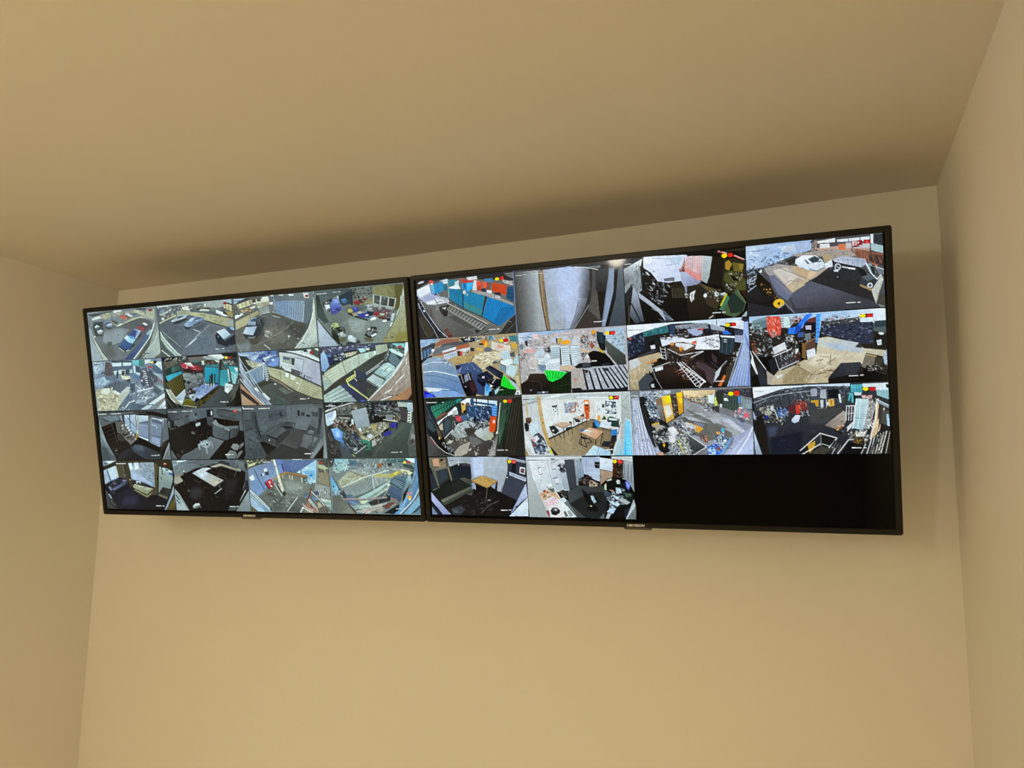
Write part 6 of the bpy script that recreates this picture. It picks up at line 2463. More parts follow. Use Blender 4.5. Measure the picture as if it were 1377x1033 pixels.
n 86 50 5 20 4 70 5a5450,8a8480,3c3834 | 570,92 648,57 646,146 569,151
p 4c585c 911,209 1000,205 997,365 909,311
p 2a4048 919,181 1001,176 1003,264 917,268
p 181614 923,357 997,351 997,555 934,548 913,473
p c4ccd0 928,445 962,434 964,508 935,512
e dfe0dc 963,354 19,18 10
g c4b08c d4c4a4 528,913 691,568 | 517,370 588,355 770,457 844,554 985,598 976,685 850,628 824,759 672,745 573,1007 148,999 127,866 310,728 375,688 496,593
g c8c8b8 b8c0c8 586,408 738,513 | 525,371 587,363 800,461 844,554 827,611 661,535 506,489
b 11
p b0c0d4 570,436 693,479 775,576 676,566 569,481
p a08a62 258,861 350,731 466,878 415,996 230,997
p ddd0b4 496,578 690,627 626,711 500,760 422,723
b 0
n 87 70 16 86 9 150 e4d8bc,a48c64,c8b48c,8a744c | 309,773 487,638 691,568 827,641 672,730 575,917 287,986
l 6a5a40 5.5 357,747 466,878
p 3a3430 776,517 808,461 837,524 814,536
g 33363f 24242a 726,750 644,982 | 672,730 810,728 817,758 776,918 589,1001 575,932
l 303030 6.3 573,819 620,842
p 14110f 574,947 730,899 822,877 858,585 984,656 992,994 804,1024 581,1011
p 7c7060 850,613 917,649 907,766 846,820 816,788
p 3c342c 917,664 976,685 959,771 907,752
l d8b060 4.7 850,628 924,665
p 0a0808 854,776 995,833 995,1023 766,1021 821,907
s 50504c 3.9 4 870,733 996,803 861,821 986,905
n 88 50 6 19 2 20 dfe0dc,4c4844,0a0808,8a8478 | 862,762 959,786 957,874 860,851
p 8ca4c4 969,640 997,570 996,789 974,758
s dfe8f4 3.9 4 969,669 993,584 981,773 997,716
g d0c4a8 c4b898 844,539 955,595 | 814,536 985,583 976,670 835,597
p 262420 9,282 126,234 181,332 367,353 375,688 293,742 144,852 11,530
n 89 260 6 27 2.5 20 3a3c40,a8b0b4,181614,6a7074,d8dce0,4c3c34,100e0c | 10,251 135,219 304,285 365,413 362,535 183,609 60,566 12,499
n 90 60 6 24 2 60 8a4430,3c2018,c86a48,1c120e | 7,359 48,364 52,565 18,562
p dcdce0 174,470 269,395 279,496 184,563
p 0c0b0a 67,598 183,578 213,704 153,822 89,724
p 1a1c22 136,651 191,594 219,781 167,885
l b8bcc4 4.7 191,610 219,796
s d8dce4 6.3 2 3,498 53,845 20,500 117,772
s e8ecf0 5.5 6 3,654 45,828 18,562 30,749
p 2a2e38 55,752 89,708 124,959 115,1005 49,984
p 0e0d0c 2,856 53,845 65,1001 9,1005
p b4a494 121,788 176,870 148,991 124,990
p 38343a 206,642 330,531 358,717 235,798
n 91 80 6 24 3 70 0c0b0a,c8ccd0,50545a,8c9094,1a1816 | 199,610 322,531 350,701 228,767
l e4e8ec 7.1 175,593 315,499
p d4d8dc 343,502 367,497 366,565 344,571
n 92 50 6 19 2 50 8a5044,241814,c0786a,3c2a24 | 333,577 378,551 378,734 342,731
p d8dcd8 192,871 242,845 233,890 200,910
l c8ccd0 7.1 219,781 367,672
p 0d0c0b 374,384 418,359 431,663 383,658
p 80582e 397,417 429,435 420,647 392,629
n 93 80 6 24 2.5 40 1a1410,6a4428,d8dce4,302018,0c0a08,e8e8f0 | 287,314 495,292 493,397 428,451 301,422
p 3a5a9c 369,277 417,268 407,342 367,338
p 6f7a7c 420,298 464,288 462,379 422,389
p 5c4030 429,420 497,383 494,518 430,526
p dfe2ec 426,534 490,502 492,608 432,648
l b08060 5.5 429,420 497,368
p 201008 824,73 914,75 911,128 822,124
e f4dc1a 841,100 20,27 0
p d82030 872,75 912,77 911,125 871,126
l ffffff 7.1 726,914 791,912
l ffffff 6.3 806,910 829,907
@R20
f 3f3b37
p 14241c 6,-4 423,21 320,159 227,246 115,359 77,278 43,104
g 2c8a6a 1a5a48 102,279 309,54 | 66,132 326,22 331,107 228,220 107,346 70,238
s 0c2a22 4.8 9 75,119 108,333 351,17 322,133
s 3cae8a 3.2 9 81,186 116,320 358,44 331,107
l 0c2018 6.4 66,132 209,87 334,29
l 10281e 6.4 70,251 206,153 332,81
p 2a8a8a 333,42 375,25 407,33 347,108
p e4ecec 112,425 224,311 320,159 352,187 347,291 282,288 198,350 122,479
p 8a5038 107,346 219,239 226,266 122,373
p f4f8f8 238,273 329,159 336,186 249,299
n 101 26 8 24 3 70 c8d4d4,606c70,9ab0b0 | 285,236 351,200 339,290 296,341
p 1c2a30 338,121 388,97 388,280 355,304
p e0b050 388,97 433,80 432,204 413,255 393,267
e 201810 407,117 11,21 0
p 1a1816 402,241 440,204 437,269 412,281
p eef4f8 380,84 455,23 487,38 475,115 435,126
p 6a4a3c 436,100 484,90 482,142 442,152
g e8f4fc c8e4f8 534,54 720,103 | 455,23 756,86 752,182 686,178 482,155
p 24507c 487,38 519,27 522,144 482,148
p 101c2c 543,29 555,29 550,145 539,145
p 14243c 660,61 671,62 667,165 657,164
s 1c4878 4.8 4 501,78 735,143 516,105 733,168
p 3a86d8 695,153 753,169 742,348 696,320
s a8d4f8 4.0 4 698,179 748,194 701,307 739,322
g 2c4c78 1c2c48 528,196 600,380 | 450,153 687,166 700,230 678,396 519,402 442,347
n 102 200 6 27 3 60 101c30,4a80c0,243c60,88b4e0,0c1424,34608c,c8e0f4 | 450,140 695,166 677,422 518,441 441,373
l 14202c 5.6 482,142 686,178
p 40668c 362,318 444,295 456,387 407,411
p c83444 321,329 355,304 392,371 383,410 334,408
n 103 24 6 16 1.5 30 e84a54,8a2030,f08088 | 322,322 363,311 391,397 334,414
p 1c1c20 309,433 359,409 349,448 316,460
g b4c0c0 8e9a98 356,474 332,657 | 270,576 341,447 432,399 518,428 514,532 429,659 322,709 260,615
n 104 60 8 40 3 30 d0d8d4,707a7a,484a48,a8b4b0 | 270,576 432,399 509,454 396,672
n 105 60 8 29 2.5 60 101418,e8f0f4,50606c,98a8b4 | 434,347 521,351 531,507 465,556 437,451
g c4ccc8 a4aca0 560,585 626,691 | 503,609 529,558 657,511 692,628 665,717 609,742 540,675
n 106 80 6 29 2.5 20 e4ece8,303840,80888c,0c1014,b4c0c4 | 510,428 661,421 656,537 529,558
l 1c2024 4.8 340,552 383,593
e 101010 519,389 13,65 0
g 524c44 403a36 393,737 561,948 | 209,666 330,709 429,659 503,609 540,675 609,742 680,731 630,988 285,991 210,838
b 8
p 6a6a68 445,660 532,688 584,767 469,843
p 2e2a26 209,653 267,642 330,709 279,760
p 3a3530 402,528 515,506 495,609 429,659
b 0
p b0aa98 341,827 391,789 457,751 437,855 417,946 350,992 285,984 288,918
p c0bcb0 213,759 248,714 279,747 245,786
n 107 30 8 24 2 40 b4b0a4,7a746a,d0ccc0 | 250,654 458,738 454,816 262,760
p cac6ba 419,894 469,856 451,908
p c4c0b0 497,948 514,922 515,987 499,987
n 108 20 6 16 2 60 d8d4c8,2c2824 | 494,817 542,831 527,987 495,987
p 2a343c 186,428 241,299 278,379 271,550 201,666 181,547
p 3c4a54 194,442 235,338 270,392 256,523 203,600
p c8b898 130,492 178,428 181,547 140,545
l eef0f0 6.4 191,692 297,524
n 109 40 6 21 2 60 0c0e10,d0d8d8,5a6468 | 278,393 319,394 312,551 279,550
g 1c2830 121416 55,397 125,704 | 13,103 50,118 114,386 184,679 197,759 294,984 18,861 7,541
p 384850 14,382 55,383 107,544 72,583 17,488
p 3a3c40 24,249 58,330 47,383 15,355
l 5a666c 4.8 19,156 58,330 132,545
p 5a4c3c 108,518 147,559 167,679 133,704
e d8b050 136,684 10,23 0
p 14100e 125,704 181,732 285,984 188,970 134,863
n 110 70 6 24 2 45 c8d0d0,30383c,7a8488,0c0c0c,4a5c6c | 147,757 205,746 281,892 237,957
g 4a4c4c 383632 43,862 139,956 | 8,594 35,662 172,943 203,990 8,995
l 9a2c2c 11.2 41,702 87,809
l d0d0cc 5.6 43,662 111,823 189,930 301,991
p e0501c 680,338 738,347 722,565 692,615 655,575
e f0d8c8 710,423 14,29 0
s b83c10 3.2 3 683,358 662,576 730,360 710,564
p b4b48c 635,665 693,602 698,667 664,730
p 2a2824 767,106 1015,26 989,1005 701,995 742,745
p 2e4a38 774,132 814,96 907,64 845,492 745,848
s 1a2c20 5.6 9 773,145 743,822 922,77 732,989
s 4a7a58 3.2 6 776,273 753,668 864,188 746,822
s 10180f 6.4 4 867,112 786,797 967,92 779,990
p 22201a 908,51 1015,32 993,998 778,996 891,494
s 3a3a2a 5.6 4 913,114 803,951 990,81 887,978
l d0d8d0 8.0 786,120 754,438 737,668
l 101410 6.4 767,106 740,386 716,616
p dcdcd4 733,578 747,617 701,989 622,994 676,821
s 1c1a18 7.2 5 711,641 630,995 751,617 693,989
n 111 30 6 24 4 100 f0f0ec,2c2824,8a8478 | 667,666 740,604 693,989 630,988
l ffffff 6.4 23,73 135,78
l ffffff 6.4 193,81 209,81
e f4dc1a 835,97 19,26 0
e e03020 882,97 21,31 0
l ffffff 6.4 724,899 790,897
l ffffff 6.4 806,898 829,898
@R21
g cdd0cc dcdfda 208,178 685,272 | -2,6 1003,10 1003,1007 -2,1010
p c0c8c8 6,20 909,24 907,97 815,98 526,107 212,75 9,167
g e4ece8 c4ccd0 294,73 161,120 | 180,59 361,15 425,26 211,95
l eef2f4 9.6 527,76 808,93
p 9aa4a8 1,153 153,99 152,127 9,181
p dfe3e0 162,93 597,112 572,375 476,384 473,480 312,460 261,513 188,719 166,315
p d8d4cc 635,134 768,135 757,451 703,435 626,418
p e0e4e4 674,136 906,137 905,403 782,384 680,420
l b8bcbc 3.2 333,116 333,447
p c9ced0 9,181 152,134 196,720 142,620 60,366 10,364
p d0b478 32,113 49,114 56,366 39,365
l a8a490 4.0 84,186 87,311
p 2e2c2a 281,196 334,185 333,213 288,224
n 112 26 5 18 2 80 202428,e8ecec,788084 | 285,196 338,186 337,337 292,342
p 98a8b8 400,161 508,147 507,290 402,326
n 113 70 6 22 1.5 0 5878a8,e8ecf4,c8ccd4,a86848,8aa8c8,fafafa | 400,155 512,147 507,297 402,333
p b0683c 496,153 510,151 507,297 495,296
p c87850 447,301 500,283 499,310 450,322
n 114 40 6 16 1.5 30 d0603c,e8e0dc,9898a0,b04028,fff4f0 | 516,148 580,144 576,253 519,304
p f07830 585,118 628,120 631,256 622,418 594,430 580,253
e f4e0c0 606,166 18,27 0
p d8501c 586,186 633,202 622,418 590,417
p 3a2018 590,186 625,194 620,228 593,213
n 115 20 6 16 1.5 60 2c2024,8a3018,ff9a50 | 586,199 636,229 628,337 604,349
p 5c2c2c 536,373 577,328 579,389 548,388
p 2c4858 775,142 870,164 868,355 772,344
n 116 50 11 29 1.3 0 e4ecf0,c0d0d8,f4f8f8,a8bcc8 | 779,149 866,168 864,348 776,337
p 30343a 746,194 766,198 764,249 744,248
p 806058 775,149 790,150 788,210 773,209
l 9aa0a4 4.0 703,219 703,340
l 20242c 5.6 717,260 720,287
p e0a030 698,367 725,368 722,442 695,448
p 2a4a2c 734,436 760,370 781,438
l e0e060 5.6 760,370 774,398
p 1f3c34 781,425 888,443 888,563 823,547 787,479
p 2c5c48 790,398 821,386 896,443 887,469 788,439
p d8e4e4 797,412 873,429 872,455 804,446
g a08a64 8a7450 432,739 594,634 | 221,720 404,615 601,444 657,419 726,463 822,588 863,750 801,991 317,993 234,818
n 117 120 8 32 3 10 a89068,7c6848,947c58,b49c74 | 270,721 600,471 715,557 794,748 633,880 423,987 318,972
p 2a2824 225,720 601,437 601,458 237,741
p 2e3034 626,418 680,434 679,447 625,434
p 222428 245,526 294,508 340,599 305,653 266,624
p d8d8d4 271,583 292,577 289,604 274,604
s 24262a 5.6 2 273,638 297,757 331,626 356,724
p d0a888 303,494 378,449 457,486 378,552
l 3a2c24 4.8 303,501 378,556 456,493
l 2a2a2c 8.0 382,552 382,724
l 2a2a2c 6.4 456,500 457,658
p 22242a 406,546 455,534 437,575 397,587
l 24262a 5.6 422,547 422,670
p 22242a 430,451 462,459 460,493 441,479
p e4e8ec 361,448 402,443 393,470
p d0b090 484,385 524,370 595,390 546,428
l 3a2c24 4.0 476,398 550,431 595,396
p 24262c 483,405 538,435 545,469 497,467
s 2a2a2c 5.6 4 479,405 480,508 602,417 597,512
p dfa780 539,633 621,554 743,625 669,745
l 5a4030 5.6 537,639 669,749 743,632
g e8c09a d09a74 596,594 687,691 | 555,626 621,560 736,625 670,732
p e4eaf0 560,613 588,587 635,615 618,642
l 6a7480 4.8 587,614 618,628
l 202024 8.8 540,646 536,838
l 202024 8.0 671,745 667,827
l 202024 7.2 739,639 709,827
p 1c2030 541,687 592,716 631,731 575,743 544,728
l 1a1c20 7.2 528,728 517,803 587,866 567,743
l 1a1c20 6.4 607,730 637,785 589,798
p 3a64a8 537,578 573,572 556,613 536,619
p 1c2430 651,487 672,447 707,557 675,569 648,555
g 2f86d0 3a9ae0 679,461 700,543 | 664,440 695,448 716,530 703,557 677,529
p d4e0ec 725,470 822,480 799,580 711,550
p b0c0cc 755,498 786,499 778,519 755,511
l 2a2c2e 7.2 715,557 817,621
l 2a2c2e 6.4 741,571 740,612
p 2f80c8 814,601 868,583 869,670 842,689 808,668
p 1c2430 819,682 865,683 854,777 807,816
p 20242e 738,774 808,776 790,870 712,855
l 1c1e22 7.2 814,708 797,870
p 2a2420 789,883 848,736 817,978 794,978
l f0f0f0 8.0 757,910 819,904
g c8e4f4 a8d4ec 625,907 740,963 | 562,995 651,833 799,937 793,998
l 5a8aa8 4.8 692,868 677,976
n 118 20 6 32 4 20 8ab8d0,e4f4fc | 583,975 650,853 787,951 778,991
p 1c1a18 10,462 40,449 53,548 43,603 11,560
g 6a4a30 3a2a20 51,380 48,477 | 26,378 77,367 83,437 56,478 24,448
p 141c28 13,504 56,478 48,589 18,603
p c4dce8 60,492 124,438 143,606 74,660
n 119 30 8 24 2 30 e4f0f8,98b4c8,d8e8f4 | 55,492 124,438 143,606 66,646
p 3a4048 108,647 142,620 189,705 224,873 178,984 96,955 63,730
p d4dce8 64,716 124,662 147,718 103,787
p e8a8b0 72,716 105,717 112,773 79,759
p 8a3038 77,801 103,787 108,857 84,843
n 120 110 6 27 2 30 d8e4f0,4a68a8,1c2430,e8ecf0,8898a8,303848,a0b8d0 | 86,787 179,733 237,971 112,983
p dce4e8 -4,616 25,645 104,983 53,990 11,785
p c8ccc8 2,799 26,828 87,990 37,990
p a08850 3,869 37,990 3,996
g d0ae68 c09a50 175,177 227,790 | 148,29 177,24 191,316 217,595 250,832 240,874 217,817 177,566 155,287
e 3a3428 189,466 5,12 0
e 3a3428 189,336 4,11 0
e 3a3428 227,643 4,11 0
e 3a3428 171,398 4,11 0
e c8cc50 250,929 16,47 -20
p 1c1814 242,832 317,993 277,992 248,874
g b8c4c0 a4aca8 953,86 948,485 | 917,24 989,16 994,460 943,405 907,564 916,164
l 788480 4.0 920,177 988,62
l 7c8884 4.0 914,217 983,314
g a8d8ec 60c8f0 888,670 950,886 | 824,998 861,804 915,564 950,405 993,487 992,1000
p 28b8f0 941,458 978,486 984,753 962,993 924,993
s 90e4fc 5.6 5 948,459 939,993 984,513 977,993
p c4d0d0 862,777 905,617 919,671 878,979 824,998
s 7cc4dc 4.8 5 869,804 832,992 914,698 893,992
p b0babc 899,564 951,392 937,565 908,992 893,992
l 8a3830 7.2 902,483 873,670
p 201008 809,64 900,70 898,129 808,128
e f4dc20 830,98 19,27 0
p e02828 860,71 899,74 897,127 859,127
n 121 8 5 8 1 0 ffb0a0,801818 | 862,74 896,76 895,123 860,123
l 30343a 6.4 12,80 71,83
l 6a6e74 4.0 79,81 179,82
@R22
f 75767a
g 9c9da2 8a90a8 534,331 872,571 | 445,171 537,218 998,575 988,1007 670,1003 418,554
p e8c890 433,28 712,39 701,144 648,126 508,160 442,114
g f0d4a0 d8b888 542,49 617,138 | 441,35 704,53 695,115 586,137 462,101
n 122 100 6 23 2 30 c8a878,8a7458,e8e0cc,584c40,a04838,b8b0a0 | 447,100 540,120 617,138 614,251 506,217 453,171
n 123 80 6 23 2 60 e4e8dc,606860,b8c0b4,8a9488,c8a850,30382c | 509,132 585,165 649,84 710,102 713,270 645,239 537,233
p dce8e4 649,112 702,109 703,242 653,225
p d8e040 709,144 728,152 721,271 702,270
p 4a4a40 682,283 736,272 738,356 688,353
p 2a2e26 715,61 780,51 773,302 736,258 716,187
p 3e5248 771,120 891,128 894,308 855,361 766,301
s 20302a 4.7 6 778,121 769,301 883,141 877,349
p e4ece8 777,162 803,164 814,206 780,204
p d8e0dc 744,244 763,252 758,301 743,293
p 30303a 720,40 1005,32 1001,176 906,129 801,108
n 124 60 8 39 5 15 50525c,24242c,7a7c8c,3a3c48 | 727,40 1004,39 1001,190 906,129
p 4a90e0 890,148 912,157 903,239 888,238
p a8c0cc 912,157 1000,217 997,327 916,323
s 404c54 5.5 8 912,157 909,295 993,203 996,382
n 125 80 6 27 2 40 c8ccdc,e07888,8a90a8,f0f0f8,606878 | 847,375 901,308 967,353 986,451 940,518 852,459
p e87880 893,315 908,322 906,392 888,377
e e86070 950,421 19,40 0
p 505468 875,460 912,461 940,518 910,531
n 126 110 6 23 2.5 50 e8e8f0,34343c,888c98,c0a090,50484c,1c1c20 | 596,335 646,225 682,283 733,369 657,380
p 3c3836 690,283 736,279 738,342 703,354
g 8e9092 a4a6aa 533,360 684,508 | 448,327 537,233 596,335 733,397 936,684 904,767 757,623 651,563 530,487 445,427
g 5d5854 6a6862 452,470 650,619 | 421,426 500,443 576,503 728,565 831,681 822,750 645,788 524,700 450,527
b 5
p b4b8c0 453,413 531,445 576,503 483,471
p 6c6c68 457,299 564,375 744,538 803,610 727,593 531,431
p c0c4d0 518,359 579,404 669,493 766,567 685,479 579,376
p c4c8d8 731,453 807,457 937,656 906,683 819,569
b 0
n 127 30 11 47 5 30 c8ccdc,8a8c94,5c5c60 | 454,384 758,567 921,684 791,484 579,390
l 8a92b0 4.7 760,511 746,468 807,471
g a2a8cc b8c4ec 866,766 937,934 | 822,750 906,683 998,575 988,1007 724,1004
l e8ecfc 12.5 994,603 949,768 860,1006
l dce4fc 4.7 943,698 807,1002
p 7a84a0 783,791 845,737 827,848 747,1001 731,1001
l 40485c 4.7 757,903 825,904
n 128 130 6 27 2 50 1c2430,5a90d8,d0e4f8,383c4c,88a8c8,202028,e8f0f4 | 678,733 756,651 814,750 749,917 697,846
p e8a850 703,656 733,657 732,692 705,691
e 48b8e0 756,633 14,28 0
g 1850c8 3070e0 665,902 717,959 | 635,873 698,832 749,931 716,1001 624,1000
p a8d4f0 642,887 674,874 695,944 685,1001 632,1000
p 60b0f0 732,987 814,750 821,764 747,987
n 129 50 6 23 2 40 88b8e8,e8f4fc,2050b0,204080 | 619,887 697,846 741,917 716,1001 632,1000
p 8a4c34 704,874 734,903 725,945 695,916
p 7d5030 565,744 594,674 639,746 629,830 583,787
n 130 40 6 23 2 40 303440,8890a8,c88060,505870 | 571,687 632,717 629,816 583,787
p 8088a0 529,494 613,547 596,603 521,529
s 303848 4.7 6 529,501 520,536 613,554 589,603
p e0a030 465,556 498,514 604,603 556,672 519,600
p c8cccf 418,540 467,499 543,573 526,615
n 131 110 6 28 2 35 4a5878,c8d0dc,202838,e8e0d8,7888a8,9a7a58,303848 | 348,508 389,467 556,644 515,714 415,640
p 6a5a4c 339,522 415,640 461,698 399,668 354,566
p 3c4044 461,698 612,858 587,943 515,1002 440,869
g 484c50 2c3032 521,785 516,956 | 477,699 612,872 547,971 472,841
l e4e8ec 6.3 424,626 619,880 507,1002
l dcdfe0 4.7 337,853 420,754 485,670
g 6a6c60 8a9088 411,783 468,984 | 373,739 461,684 472,841 515,985 389,1000 336,896
n 132 160 6 28 2 40 d8dcd8,484c48,a0a498,242824,788078,e4e8e4 | 317,737 462,670 508,970 405,1000 313,881
l e8d860 7.0 388,768 429,983
l dfe4e4 4.7 434,797 476,1001
p 1c1c1e 77,105 143,95 245,461 322,550 224,894 149,660 94,338
n 133 300 6 31 2 50 1c1e24,5a7090,c8d8e8,303844,8aa4c8,101216,e4ecf0 | 117,122 192,83 246,432 236,490 172,472
n 134 260 6 28 2 40 1c1c1c,c8ccd0,686c6c,e8ecf0,303438,8a8c88,a8b4c0 | 177,545 290,549 414,668 412,754 314,838 309,982 216,879 172,719
p c8a838 170,523 236,490 235,533 185,553
p b0a088 194,546 235,518 257,577 207,633
p d8d8d8 305,607 353,580 399,668 341,723
p e0dce0 310,708 366,695 363,796 315,809
p 141416 218,821 299,794 319,939 261,981 215,894
e e0a828 267,844 8,34 0
s e8e8ec 6.3 6 309,593 351,666 346,566 384,624
p e0a080 205,966 254,952 261,999 212,998
p b0bcd8 183,879 216,879 229,967 197,966
n 135 60 6 23 2 50 e4ecf4,283040,98a4b4 | 305,852 392,897 420,1001 309,999
g 9aa0a8 6a6058 222,157 279,405 | 211,128 263,117 292,506 253,461 225,316
p 8a6a48 214,142 263,131 276,232 227,244
p 1a1816 263,131 287,118 299,521 287,520
g f0c050 d8a848 303,119 333,465 | 264,102 344,93 365,466 299,521 280,347
e f4e020 318,155 31,60 0
b 8
p ece4d8 283,261 332,235 351,380 302,435
b 0
p 3a322a 340,86 392,75 410,397 365,452
n 136 30 6 19 2 70 686058,c8bca8,242018 | 344,93 388,82 407,382 370,423
g f0b428 d09020 415,98 431,355 | 393,61 444,50 447,356 407,396
e fcd020 419,86 27,31 0
e fcd430 428,183 16,43 0
l 14120e 7.8 445,43 447,356 406,404 299,521 253,461
g c8d4e4 b4bcd8 257,45 176,68 | 5,21 346,22 345,57 255,116 143,95 7,101
n 137 130 6 20 1.5 20 8a9098,dce4ec,5a6468,b8c4cc,3c4448 | 30,15 346,22 337,64 207,128 110,107
p 788088 6,13 88,19 85,106 11,108
g a8b4cc b8c0e0 23,248 85,892 | 2,130 69,105 85,367 141,660 196,998 -1,996
s 606c84 3.9 5 9,159 16,996 75,163 172,998
s e4ecfc 4.7 4 26,160 49,996 67,163 155,998
l 908c70 5.5 7,495 37,584 26,656
n 138 40 8 39 5 60 50586c,dce4f8,8890a8 | 13,305 70,308 139,747 148,980 8,978
p 101012 74,192 98,208 166,661 199,894 169,835 112,543
s 3c4048 3.9 2 81,222 176,850 98,223 185,835
e f4e010 835,103 22,31 0
e e03418 881,96 23,37 0
l d0d8dc 5.5 8,79 65,87
@R23
g 2c2f36 20232b 382,459 371,910 | 8,8 1014,8 1014,1012 8,1013
g f0f4f8 c8d8ec 72,48 392,40 | 7,21 730,13 728,78 439,36 233,59 11,181
p e4ecf4 18,90 121,51 119,112 37,152
l 303848 3.1 22,83 95,83
p 3a3e46 11,181 233,67 439,36 729,56 731,284 602,321 415,370 178,358 32,351
n 141 280 6 36 5 170 14181e,8a94a4,50586a,242a34,b0b8c4,3a424e | 11,197 233,74 439,36 729,56 725,225 434,222 180,267 32,320
l 98a0a8 6.2 10,243 150,160 311,117 437,103
s 1c2028 5.4 9 142,174 147,296 698,76 702,253
n 142 140 6 26 4 88 1c2028,788090,a8b0bc,30363e,505866 | 264,106 728,78 724,269 433,267 276,243
p 9ca0b0 445,74 492,77 490,181 443,178
p a8acb8 515,93 557,89 558,215 512,212
p 14161a 568,97 645,87 657,221 573,215
p dce8e4 643,161 659,159 665,280 652,282
p 2c3c34 680,222 726,195 724,291 678,288
g 58b8c8 3c98ac 774,52 787,141 | 733,35 819,34 816,157 772,154 734,137
s 2c8090 3.9 5 736,42 735,130 815,41 813,150
p d8e4ec 819,26 999,25 997,140 920,121 821,121
p 80b4c0 913,127 1000,126 998,256 919,193
s a8d0d8 3.9 5 920,135 919,193 993,133 995,241
l 50b8c8 10.8 730,152 717,253
p 48b0c0 734,152 753,153 750,285 735,284
p 10141a 752,197 778,199 776,286 754,292
p c8dce0 757,139 809,150 804,186 760,183
p e0b04a 569,230 611,225 613,321 571,334
p 9a7020 588,239 596,239 594,313 587,312
p d8dce0 559,266 574,267 573,312 558,311
p c0c8cc 512,234 535,235 532,354 513,353
p c89828 442,237 500,233 498,330 479,321 472,269 445,267
l dcdfe0 7.7 554,385 609,358
l c8ccd0 5.4 486,352 555,363 558,229
p 5c2428 271,295 323,283 328,411 272,408
g d8442c b83424 346,307 347,412 | 329,291 362,293 360,428 329,419
p 7c2c28 363,233 414,266 415,385 375,398 366,308
n 143 50 6 26 3 80 e05040,4a1818,a03028,101014,f0a090 | 305,222 418,236 414,400 367,398
l 16181c 10.8 327,441 422,416
n 144 60 6 20 2 20 101216,b8bcc4,484c54 | 368,383 431,356 429,446 358,458
p 4a70b0 178,343 262,332 264,438 199,466
n 145 110 6 23 2 60 88b0e8,202c48,b8c8e0,3a5a98,101828,5c5c60 | 178,328 267,318 267,454 190,496
n 146 120 6 25 2 40 b8b8a8,2c2c28,7a7a68,14161a,90887c,c8ccc8 | 36,336 155,281 176,404 142,478 95,431
e d0d8dc 148,334 11,33 0
p a8a88c 88,369 145,372 135,432 95,431
p 1c3090 95,431 119,432 118,485 98,484
n 147 50 6 23 2 30 c8c4bc,2c2a28,0e1014,706c64 | 86,476 247,468 229,558 92,553
l c8d0c8 6.2 169,358 190,496
g d4dcec b0bcd8 318,486 317,546 | 294,500 327,434 362,443 345,532 316,554 293,530
n 148 50 6 19 1.5 40 3c2c24,201a18,584840,b0aca0 | 14,411 78,445 81,659 24,658
p 1a1714 12,473 71,414 97,660 113,997 56,1000 9,596
b 15
p 3a4660 107,599 188,587 168,738 119,752
p 141a2a 135,753 377,669 338,985 129,997
p 38404c 424,670 463,657 454,701
p 404040 431,356 693,326 581,557 426,580
b 0
n 149 40 15 62 8 170 2a2e38,1c2028,343840 | 122,661 428,491 692,355 532,704 210,983
p 10121c 236,907 253,885 268,908 252,930
p 98a8d4 -1,349 14,411 24,504 4,472
g c8d8f0 90a0b8 14,719 40,981 | -6,595 14,734 58,1000 8,1004
g b0a090 8c7c70 652,441 595,617 | 538,592 676,391 698,414 688,561 625,655
l 706860 3.9 557,600 682,457
n 150 36 6 26 3 150 b05a30,e8c8a0,302018,d88850 | 610,647 666,530 688,531 655,678
p 1a1412 602,654 662,693 654,715 602,676
p d8dcdc 662,678 749,534 732,621 669,737
e 30343a 681,678 15,60 15
s f0f4f8 4.6 4 700,326 692,532 757,329 745,534
l f0f4f8 6.2 697,326 760,329
l dfe4e8 5.4 698,429 751,431
g bcd8e0 9cc0cc 798,331 777,623 | 770,227 859,240 844,450 806,668 735,636 753,505
l f0fcff 6.2 770,235 753,505 735,651
l e4f4f8 4.6 800,244 787,506 769,652
l 7098a4 3.9 753,497 809,507
n 151 60 6 20 2 20 f0c8c0,e0a098,f8f0ec,c87068 | 808,186 882,191 881,234 815,230
s dce4e4 4.6 6 851,276 806,653 910,279 850,655
n 152 130 6 26 3 80 e4e4dc,302c28,908878,c8b090,14120f,f8f4ec | 851,261 918,236 911,570 842,684
p e8dcc8 910,250 929,237 912,512 862,801 852,786 898,482
p e0b888 917,309 928,309 911,570 904,569
g e8c898 d8b080 911,570 870,772 | 900,569 931,483 908,715 862,801
p 383430 931,338 953,340 933,571 916,686
l e8c8a0 9.3 963,369 941,571 916,686
p 8898a8 910,258 939,267 996,342 992,371 917,294
l dce8f0 5.4 914,251 996,335
p 4c4a44 951,397 995,414 982,688 932,1007 902,1010
p a8c8e0 976,456 994,457 997,660 982,688
p 1c1b1a 933,571 1005,631 1005,1008 925,1007
s d4d4cc 7.0 6 870,772 828,1006 975,688 925,1007
s 201e1a 6.2 5 881,773 847,1006 982,688 947,1007
l c0b8a8 4.6 997,689 961,1007
n 153 60 6 31 4 110 d8d4c8,4a463e,1a1815,a09888 | 863,757 975,688 947,993 843,1006
p dcdcd4 753,696 835,684 819,756 759,755
n 154 90 6 26 2 20 d8dcd8,2c2824,8a8478,14120f,a88850,e8ecec | 685,679 850,669 856,772 817,844 727,827
p 2c2418 728,783 803,771 824,874 727,857
n 155 40 6 20 2 30 c89838,80602a,2a2014,3c2c18 | 736,769 796,785 802,859 735,842
p 15161a 347,947 501,703 622,773 517,1005 353,1000
p 2c3038 461,746 501,718 501,852 457,911
p c8982c 404,865 460,806 459,896 417,986
s e8eaec 7.0 2 347,947 501,703 361,1000 501,852
l e8eaec 7.0 501,703 622,773 517,1005
l b0b4b8 4.6 504,718 503,972
